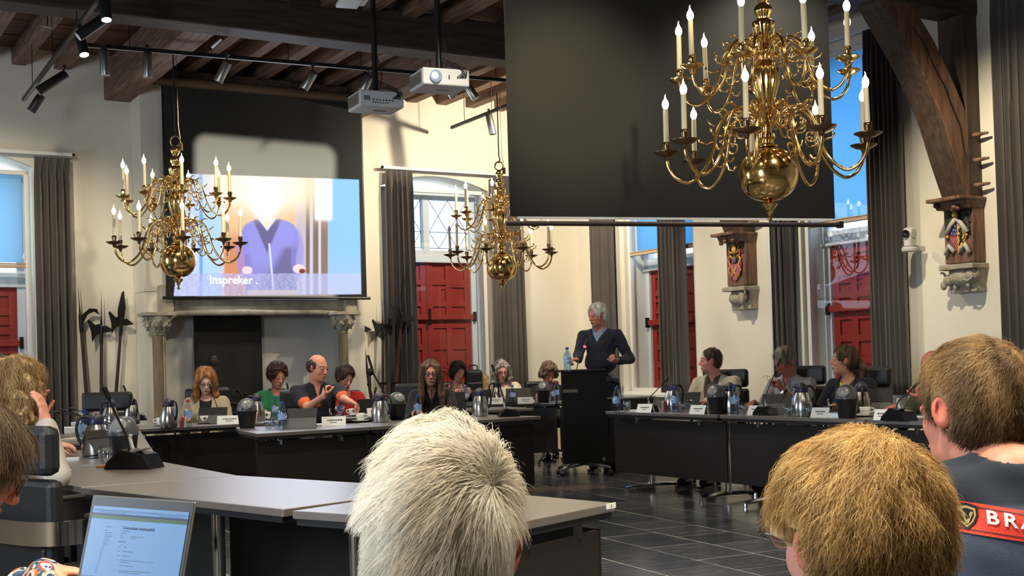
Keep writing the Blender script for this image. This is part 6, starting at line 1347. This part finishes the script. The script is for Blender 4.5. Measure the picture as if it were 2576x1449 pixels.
P_('beige', label='dark-haired man in an open beige jacket, face in profile', H=WP(1787, 909, 11.87), yaw=rad(140), hyaw=rad(-50), male=True, hair='crop', hairc=(44, 30, 26), hairc2=(92, 66, 50), vol=.004, stubble=1, skin=(206, 136, 122), strands=1300, slen=.02, lift=.35, wide=1.06, belly=1.12, lean=.05,
   wear=[dict(name='grey_shirt', col=(78, 70, 64), e=.006, arms=False, collar=1, neck=('v', .03, .07)), dict(name='beige_jacket', col=(184, 172, 148), e=.018, neck=('open', .075), wr=.008, pat=lapel((130, 116, 94)))])
P_('grey', label='grey-haired man in a checked shirt resting his chin on his fist', H=WP(1974, 909, 11.2), yaw=rad(135), hyaw=rad(-26), pitch=rad(30), male=True, hair='crop', hairc=(92, 78, 68), hairc2=(178, 164, 148), vol=.012, skin=(160, 96, 82), strands=1500, slen=.03, lean=.10, belly=1.1,
   armL=dict(w=WP(1966, 978, 10.93), dw=(-.35, .1, 1), pw=(-.7, .6, 0), curl=1.1, pole=(-.3, .3, -1)), wear=[dict(name='checked_shirt', col=(168, 164, 160), e=.012, sleeve=.46, collar=1, neck=('v', .04, .10), wr=.007, pat=checks)])
g_ = PEOPLE['grey']; aw = g_['arms'][0][2]; ae = g_['arms'][0][1]; wd = (aw-ae)/np.linalg.norm(aw-ae); pq = Vector(aw-wd*.035)
MB().lathe([(.031, -.009), (.031, .009)], 18, Matrix.Translation(pq) @ Vector(wd).to_track_quat('Z', 'Y').to_matrix().to_4x4(), caps=False).build('watch_strap', blk_leather, g_['root'], smooth=True); MB().lathe([(.017, 0), (.017, .008)], 16, Matrix.Translation(pq+Vector((-.0, .030, 0)) ) @ Matrix.Rotation(rad(-90), 4, 'X')).build('watch', steel, g_['root'], smooth='auto')
hg = Vector(aw+np.array([.02, .10, -.02])); gl = empty('spectacles', Matrix.Translation(WP(1938, 958, 10.85)) @ Matrix.Rotation(rad(60), 4, 'Y'), label='thin reading glasses dangling from the hand of the grey-haired man', category='glasses'); b_ = MB()
for s in (-1, 1): b_.tube([(s*.026+.019*math.cos(a), 0, .015*math.sin(a)) for a in [2*math.pi*i/14 for i in range(15)]], .0016, 5); b_.tube(smooth_path([(s*.046, 0, .005), (s*.05, .06, .004), (s*.048, .12, -.005), (s*.046, .13, -.03)], 3), .0015, 5)
b_.build('frame', specs_m, gl)
P_('navy', label='woman with brown ponytail and navy blazer over a bright patterned blouse', H=WP(2122, 908, 10.4), yaw=rad(130), hyaw=rad(-44), pitch=rad(-4), hair='pony', hairc=(74, 54, 38), hairc2=(128, 98, 66), vol=.010, skin=(206, 146, 120), strands=1800, slen=.05, wide=1.08,
   wear=[dict(name='patterned_blouse', col=(70, 60, 44), e=.004, arms=False, neck=('v', .06, .12), pat=blouse), dict(name='navy_blazer', col=(20, 21, 32), e=.014, neck=('open', .065), wr=.006)])
P_('olive', label='bald man in an olive shirt, half hidden behind the firefighter', H=WP(2348, 922, 9.4), yaw=rad(125), hyaw=rad(-28), pitch=rad(20), male=True, hair='bald', hairc=(120, 112, 106), hairc2=(160, 150, 140), vol=.003, skin=(186, 108, 92), strands=400, slen=.012, belly=1.15, armL=dict(w=WP(2322, 1000, 9.1), dw=(-.4, .1, 1), pw=(-.4, .8, 0), curl=.9, pole=(-.3, .2, -1)), wear=[dict(name='olive_shirt', col=(62, 62, 42), e=.014, sleeve=.9, collar=1, neck=('v', .05, .12), pat=seam)])
P_('edge', label='grey-haired person in a pale jacket cut off at the right edge', H=WP(2602, 918, 8.9), yaw=rad(125), hyaw=rad(-30), pitch=rad(16), male=True, hair='crop', hairc=(120, 114, 106), hairc2=(190, 184, 172), vol=.012, skin=(190, 124, 104), strands=800, slen=.03, wear=[dict(name='pale_jacket', col=(190, 182, 172), e=.014, neck=('open', .07))])
P_('darkhead', label='person with dark hair barely visible behind the curly blonde woman', H=WP(-2, 950, 7.4), yaw=rad(-70), male=False, hair='short', hairc=(40, 32, 28), vol=.02, strands=400, wear=[dict(name='dark_top', col=(30, 30, 34), e=.01)])
P_('blonde', label='woman with long curly blonde hair, hands folded at her mouth', H=WP(50, 984, 5.6), yaw=rad(-62), hyaw=rad(-14), pitch=rad(8), hair='curlylong', length=.19, hairc=(158, 122, 74), hairc2=(226, 200, 150), vol=.022, curlamp=.018, skin=(206, 138, 116), near=True, strands=12000, slen=.11, swid=.0024, scurl=.6, scf=60, cv=.2, lift=.12, eyes=True,
   armR=dict(w=WP(114, 1062, 5.45), dw=(-.15, .05, 1), pw=(-1, .1, 0), curl=.28, hs=1.05, pole=(.3, -.2, -1)), armL=dict(w=WP(100, 1058, 5.6), dw=(.0, .0, 1), pw=(.9, .1, 0), curl=.3, pole=(-.3, -.2, -1)),
   wear=[dict(name='pale_top', col=(176, 168, 158), e=.012, sleeve=.95, neck=('round', .02), wr=.008, h=.008)])
pr_ = PEOPLE['blonde']; pb_ = MB(); rg_ = random.Random(2); bvh_ = BVHTree.FromObject(pr_['built']['pale_top'], bpy.context.evaluated_depsgraph_get())
for i in range(90):
    d_ = Vector((rg_.uniform(-1, 1), rg_.uniform(-1, 1), rg_.uniform(-.3, .3))).normalized(); c_ = Vector(pr_['Nb'])+Vector((0, 0, rg_.uniform(-.35, -.03))); h_ = bvh_.ray_cast(c_+d_*.6, -d_)
    if h_[0]: pb_.ball(h_[0], .0035, 6, 4)
pb_.build('pearl_beads', porcelain, pr_['built']['pale_top'], kind='stuff')
# ---- foreground
def paisley():
    m = bpy.data.materials.new('paisley_print'); m.use_nodes = True; nt = m.node_tree; N = nt.nodes; L = nt.links; b = N['Principled BSDF']; b.inputs['Roughness'].default_value = .8
    tc = N.new('ShaderNodeTexCoord'); nz = N.new('ShaderNodeTexNoise'); nz.inputs['Scale'].default_value = 16; mx = N.new('ShaderNodeVectorMath'); mx.operation = 'MULTIPLY_ADD'; mx.inputs[1].default_value = (.05, .05, .05); L.new(tc.outputs['Object'], nz.inputs['Vector']); L.new(nz.outputs['Color'], mx.inputs[0]); L.new(tc.outputs['Object'], mx.inputs[2])
    prev = None; base = (.62, .60, .55, 1)
    for i, (sc, cols) in enumerate(((26, [(.02, .03, .10), (.35, .05, .03), (.03, .09, .13), (.45, .16, .06)]), (60, [(.40, .04, .03), (.02, .02, .05), (.5, .3, .12), (.03, .06, .16)]))):
        v = N.new('ShaderNodeTexVoronoi'); v.inputs['Scale'].default_value = sc; L.new(mx.outputs[0], v.inputs['Vector']); sn = N.new('ShaderNodeMath'); sn.operation = 'SINE'; ml = N.new('ShaderNodeMath'); ml.operation = 'MULTIPLY'; ml.inputs[1].default_value = 13 if i == 0 else 9
        L.new(v.outputs['Distance'], ml.inputs[0]); L.new(ml.outputs[0], sn.inputs[0]); gt = N.new('ShaderNodeMath'); gt.operation = 'GREATER_THAN'; gt.inputs[1].default_value = .15 if i == 0 else .55; L.new(sn.outputs[0], gt.inputs[0])
        cr = N.new('ShaderNodeValToRGB'); cr.color_ramp.interpolation = 'CONSTANT'
        for q, c in enumerate(cols):
            el = cr.color_ramp.elements[q] if q < 2 else cr.color_ramp.elements.new(q/4); el.position = q/4; el.color = (*c, 1)
        sp = N.new('ShaderNodeSeparateColor'); L.new(v.outputs['Color'], sp.inputs[0]); L.new(sp.outputs[0], cr.inputs[0]); mr = N.new('ShaderNodeMixRGB'); L.new(gt.outputs[0], mr.inputs[0]); L.new(cr.outputs[0], mr.inputs[2])
        if prev is None: mr.inputs[1].default_value = base
        else: L.new(prev, mr.inputs[1])
        prev = mr.outputs[0]
    L.new(prev, b.inputs['Base Color']); return m
P_('paisley', label='person in a colourful paisley shirt with brown-framed glasses, bent over the open laptop', H=WP(-62, 1180, 2.75), yaw=rad(-48), hyaw=rad(-14), pitch=rad(30), near=True, glasses=True, gm=specs_br, gr=.024, hair='short', fringe=1, hairc=(92, 74, 58), hairc2=(150, 130, 108), vol=.018, skin=(205, 140, 115), strands=11000, slen=.05, swid=.0014, lift=.2, grav=.8, sjit=.3, lean=.14, crown=(0, -.06, .12),
   armR=dict(w=WP(110, 1440, 2.75), dw=(.9, .5, -.1), pw=(.1, 0, -1), curl=.5), armL=dict(w=WP(70, 1462, 3.0), dw=(.9, .4, -.1), pw=(0, 0, -1), curl=.4), wear=[dict(name='paisley_shirt', col=(200, 195, 185), e=.016, sleeve=.97, collar=1, neck=('v', .04, .08), m=paisley(), wr=.008)], zlow=.45)
P_('fire', label='firefighter with cropped fair hair seen from behind, lettered red band on the shirt', H=WP(2440, 1040, 2.36), yaw=rad(-4), hyaw=rad(30), pitch=rad(4), roll=rad(3), male=True, k=1.0, near=True, lean=.04, wide=1.12, hair='crop', hairc=(104, 80, 54), hairc2=(186, 154, 108), hairlow=(84, 64, 48), vol=.012, skin=(206, 130, 106), strands=20000, slen=.020, swid=.0012, lift=.30, sjit=.28, crown=(.035, -.075, .105), grav=.15, nshift=(.035, -.02, .055), scalp=(180, 130, 100),
   wear=[dict(name='uniform_shirt', col=(54, 66, 84), e=.016, sleeve=.5, collar=1, neck=('round', .0), pat=two_tone, wr=.007, h=.006)], zlow=.40)
ff = PEOPLE['fire']; Mi = ff['M'].inverted(); Lc = lambda px, py, Y=2.26: Mi @ WP(px, py, Y)
fo = mat('band_red', (.80, .055, .03), .6, bump=.15, bscale=200); fd = mat('band_dark', (.10, .02, .03), .7); fw = mat('letter_white', (.80, .78, .76), .6); fgd = mat('emblem_gold', (.55, .40, .15), .5); fbk = mat('emblem_black', (.015, .015, .02), .6)
bandq = lambda x0, x1, y0, y1: [Lc(x0, y1-(x0-2380)*-.14*0+(x0-2380)*.135), Lc(x1, y1+(x1-2380)*.135), Lc(x1, y0+(x1-2380)*.135), Lc(x0, y0+(x0-2380)*.135)]
patch('red_band', ff, 'uniform_shirt', bandq(2375, 2700, 1248, 1322), 40, 8, fo, .003)
patch('band_line', ff, 'uniform_shirt', bandq(2375, 2700, 1256, 1259), 40, 1, fd, .0042); patch('band_line', ff, 'uniform_shirt', bandq(2375, 2700, 1311, 1314), 40, 1, fd, .0042)
sh_bv = BVHTree.FromObject(ff['built']['uniform_shirt'], bpy.context.evaluated_depsgraph_get())
def letter(ch, px, py, hpx, m):
    c = bpy.data.curves.new('letter', 'FONT'); c.body = ch; c.size = 1; c.resolution_u = 4; c.offset = .025; o = bpy.data.objects.new('letter', c); me = o.to_mesh(); V = [v.co.copy() for v in me.vertices]; Fs = [tuple(p.vertices) for p in me.polygons]; k_ = hpx/.70; out = []
    for v in V:
        x = px+v.x*k_*1.15; p = Lc(x, py+(x-2380)*.135-v.y*k_); r = sh_bv.ray_cast(p-Vector((0, .5, 0)), Vector((0, 1, 0))); out.append((r[0] if r[0] else p)-Vector((0, .0055, 0)))
    o.to_mesh_clear(); bpy.data.objects.remove(o); return MB().add(out, Fs).build('letter', m, ff['built']['uniform_shirt'])
for i, ch in enumerate('BRAND'): letter(ch, 2443+i*38, 1291, 31, fw)
def decal(poly, m, off, name='emblem'):
    out = []
    for x, y in poly: p = Lc(x, y+(x-2380)*.135); r = sh_bv.ray_cast(p-Vector((0, .5, 0)), Vector((0, 1, 0))); out.append((r[0] if r[0] else p)-Vector((0, off, 0)))
    return MB().add(out, [tuple(range(len(out)))[::-1]]).build(name, m, ff['built']['uniform_shirt'])
em = lambda k, cx=2400, cy=1283: [(cx+k*x, cy+k*y) for x, y in ((-28, -26), (0, -33), (26, -28), (27, -8), (18, 14), (0, 32), (-18, 16), (-28, -6))]
decal(em(1.0), fbk, .0052); decal(em(.80), fgd, .0060); decal(em(.62), fbk, .0066)
for a_, b_2 in (((2388, 1270), (2400, 1300)), ((2412, 1270), (2400, 1300))):
    dx = 3.2; decal([(a_[0]-dx, a_[1]), (a_[0]+dx, a_[1]), (b_2[0]+dx, b_2[1]), (b_2[0]-dx, b_2[1])], fgd, .0072)
P_('copper', label='person with short wavy coppery blonde hair seen from behind, before the firefighter', H=WP(2140, 1372, 1.64), yaw=rad(10), hyaw=rad(16), near=True, glasses=True, gm=steel, hair='short', hairc=(178, 140, 86), hairc2=(246, 216, 154), hairlow=(92, 72, 52), cv=.4, vol=.024, cutlow=1, curl=1, curlamp=.008, skin=(206, 142, 122), strands=32000, slen=.042, swid=.0011, scurl=.6, scf=140, lift=.16, sjit=.24, grav=.7, crown=(.01, -.06, .13), eyes=False,
   wear=[dict(name='dark_jumper', col=(40, 38, 44), e=.014)], zlow=.45)
P_('white', label='white-haired person seen from behind in the middle of the front row', H=WP(1110, 1384, 1.42), yaw=rad(0), roll=rad(6), male=True, k=1.03, near=True, hair='short', hairc=(238, 228, 210), hairc2=(255, 252, 244), hairlow=(222, 216, 208), vol=.018, vside=-.1, sidecut=.082, cutlow=1, curl=1, curlamp=.007, skin=(212, 142, 128), strands=56000, slen=.052, swid=.0012, scurl=.36, scf=55, lift=.11, sjit=.11, grav=.9, cv=.12, crown=(.052, -.085, .085), eyes=False, zlow=.45,
   wear=[dict(name='grey_jumper', col=(70, 72, 80), e=.014)])
# ---- chairs that belong to them
def seat_for(key, lab, back=.0, w=.46, top=1.12, head=True, dx=0, extra=0):
    p = PEOPLE[key]; M_ = p['M']; q = M_ @ Vector((p['Nb'][0]+dx, p['Nb'][1]-.0-back, 0)); yw = math.atan2(M_[1][0], M_[0][0]); return office_chair((q.x, q.y), yw+extra, lab, top=top, w=w, head=head)
ec = at(278, 1030, 11.6); office_chair((ec.x, ec.y-.2), rad(190), 'empty black leather chair with headrest at the end of the far row', top=1.06, w=.47)
seat_for('red', 'black chair behind the redhead in the beige blazer', .02, top=1.06, dx=.03); seat_for('green', 'black chair of the woman in green, mostly hidden', .02, top=.98); seat_for('polo', 'black chair behind the man in the navy polo shirt', .06, top=1.03, dx=.10)
seat_for('redtop', 'black chair of the woman in red, mostly hidden', .02, top=.98); seat_for('longhair', 'black chair with chrome trim behind the long-haired woman with glasses', .10, top=1.05, dx=.12, w=.5); seat_for('striped', 'black chair of the woman in the striped blouse', .05, top=1.0); seat_for('cream', 'black chair of the woman in cream', .05, top=.98); seat_for('curly', 'black chair of the curly-haired woman', .05, top=.98)
seat_for('beige', 'black chair behind the man in the beige jacket', .10, top=1.10, extra=rad(20)); seat_for('grey', 'black chair behind the man in the checked shirt', .10, top=1.12, extra=rad(20)); seat_for('navy', 'black chair behind the woman in the navy blazer', .10, top=1.10, extra=rad(18)); seat_for('olive', 'black chair of the bald man in olive', .08, top=1.0); seat_for('edge', 'black chair of the person at the right edge', .08, top=1.0)
seat_for('blonde', 'black chair of the curly blonde woman', .05, top=.98); seat_for('darkhead', 'black chair at the left edge behind the blonde woman', .05, top=.95)
for kx, lb in (('paisley', 'chair of the person in the paisley shirt'), ('white', 'chair of the white-haired person in front'), ('copper', 'chair of the coppery-haired person in front'), ('fire', 'chair of the firefighter')): seat_for(kx, lb, .02, top=.80, head=False)
bc = at(200, 1160, 4.8); office_chair((bc.x, bc.y), rad(-38), 'large black office chair with headrest and chrome armrest above the open laptop', top=1.045, w=.50, band=True)
# ================================================================== laptop in front, backpack, microphone stand
def screen_grid(Q, M_, w, h):
    """document page on the laptop display"""
    sm = lambda n, c: mat('scr_'+n, (.01, .01, .012), .3, emit=c, estr=.80)
    MB().box((0, 0, 0), (w, .001, h)).build('display', sm('blue', lin((112, 158, 208))), Q, M=M_); z = h/2; y = -.0012
    def r(x0, x1, z0, z1, m, nm='page_mark', yy=y): return MB().box(((x0+x1)/2*w, yy, (z0+z1)/2*h), (abs(x1-x0)*w, .0006, abs(z1-z0)*h)).build(nm, m, Q, M=M_)
    r(-.5, .5, .46, .43, sm('tab', lin((90, 132, 180)))); r(-.5, .5, .405, .375, sm('navy', lin((16, 44, 96)))); r(-.5, .5, .375, .325, sm('green', lin((66, 98, 56)))); r(-.5, .5, -.46, -.5, sm('bar', lin((84, 116, 158))))
    dk = sm('ink', lin((30, 44, 74))); t_ = MB(); rg = random.Random(5)
    def line(x0, x1, zc, hh=.006):
        x = x0
        while x < x1: l_ = rg.uniform(.012, .04); l_ = min(l_, x1-x); t_.box(((x+l_/2)*w, y, zc*h), (l_*w, .0006, hh*h)); x += l_+.007
    for z_, x0, x1 in ((.22, -.33, -.27), (.17, -.33, -.31), (.14, -.33, -.25), (.11, -.33, -.26), (.085, -.33, -.25), (.055, -.33, -.28), (.025, -.33, -.27), (-.005, -.33, -.29), (-.03, -.33, -.27), (.175, -.16, -.08), (.145, -.16, -.11), (.11, -.16, -.14), (.11, -.05, .08), (.085, -.16, -.13), (.085, -.05, .0), (-.04, -.16, -.14), (-.04, -.11, -.08), (-.10, -.16, -.14), (-.10, -.11, .0), (-.16, -.16, -.14), (-.16, -.11, -.03), (-.22, -.16, -.15), (-.22, -.12, .22), (-.245, -.12, -.02), (-.295, -.12, .02), (-.36, -.16, -.15), (-.36, -.12, .22), (-.385, -.12, .12), (.445, -.46, -.1), (.445, .05, .25), (.42, -.42, -.15), (.42, .2, .45)): line(x0, x1, z_)
    for i in range(16): line(-.335-.002*i, -.315-.002*i, -.06-.024*i, .005)
    line(-.17, -.10, .03, .010); line(0, .02, -.48, .014); line(.03, .10, -.48, .014)
    t_.build('text_lines', dk, Q, M=M_, kind='stuff')
    text('Commissie Ruimte/AB', h*.052, M_ @ Matrix(((1, 0, 0, -.15*w), (0, 0, -1, -.0018), (0, 1, 0, .205*h), (0, 0, 0, 1))), dk, 'lettering', Q, ext=.0002, bold=.0003)
# four corners of the lid seen in the photo: top edge 225..478 at y 1270, right side slants down-left
c0 = at(345, 1440, 2.62); w_, h_ = .232, .175
LQ = empty('laptop', Matrix.Translation(at(322, 1468, 2.62)) @ Matrix.Rotation(rad(-12), 4, 'Z') @ Matrix.Rotation(rad(4), 4, 'Y'), label='open laptop with a blue document page on screen at the lower left', category='laptop')
sil = mat('laptop_silver', (.30, .29, .27), .3, .8); tiltM = Matrix.Rotation(rad(-16), 4, 'X')
MB().box((0, .006, h_/2), (w_+.012, .006, h_+.016)).build('lid', sil, LQ, M=tiltM, bevel=.003); MB().box((0, .002, h_/2), (w_+.006, .003, h_+.010)).build('bezel', blackm, LQ, M=tiltM)
screen_grid(LQ, tiltM @ Matrix.Translation((0, -.0005, h_/2-.006)), w_-.008, h_-.02)
MB().box((0, -.10, -.008), (w_+.012, .2, .012)).build('base', sil, LQ, bevel=.003); MB().box((0, -.09, -.0015), (w_-.02, .09, .002)).build('keyboard', blackm, LQ)
bp = at(1192, 960, 15.6); BK = empty('backpack', T((bp.x, bp.y, .95), rad(10)), label='black backpack standing between the striped blouse and the cream jumper', category='backpack')
MB().box((0, 0, 0), (.26, .16, .40), tz=.8).build('bag_body', mat('black_nylon', (.012, .012, .014), .6, bump=.3, bscale=80), BK, bevel=.04); MB().tube(smooth_path([(-.05, 0, .2), (-.04, 0, .25), (.04, 0, .25), (.05, 0, .2)], 3), .008, 6).build('handle', blackm, BK); MB().box((0, -.09, -.06), (.2, .03, .2)).build('pocket', blackm, BK, bevel=.02)
for i in range(5): MB().box((0, -.083, .14-.03*i), (.2-.004*i, .004, .008)).build('webbing', blackm, BK)
MB().box((0, 0, -.475), (.42, .4, .5)).build('stool_seat', blackm, None, M=T((bp.x, bp.y, .98), rad(10)), label='low black box stool under the black backpack', category='stool', bevel=.02)
hb = at(1221, 962, 15.55); MB().box((0, 0, 0), (.10, .12, .22), tz=.75).build('handbag', mat('patterned_bag', (.35, .22, .12), .7, var=.6, vscale=25), None, M=T((hb.x, hb.y, .97), rad(20)), label='small brown patterned bag beside the black backpack', category='bag', bevel=.02)
ms_ = at(930, 915, 14.6); MSD = empty('microphone_stand', T((ms_.x, ms_.y, 0)), label='black tripod microphone stand between the halberds', category='microphone stand')
MB().tube([(0, 0, .05), (0, 0, 1.14)], .012, 8).build('pole', blackm, MSD); MB().ball((0, 0, 1.16), .045, 12, 8).build('joint', blackm, MSD, smooth=True); MB().tube([(-.02, 0, 1.36), (.02, 0, 1.22), (.04, 0, 1.14), (.30, 0, .66)], [.016, .016, .012, .008], 8).build('boom', blackm, MSD)
for k in range(3): a = rad(30+120*k); MB().tube([(0, 0, .25), (.28*math.cos(a), .28*math.sin(a), .012)], .009, 6).build('leg', blackm, MSD)
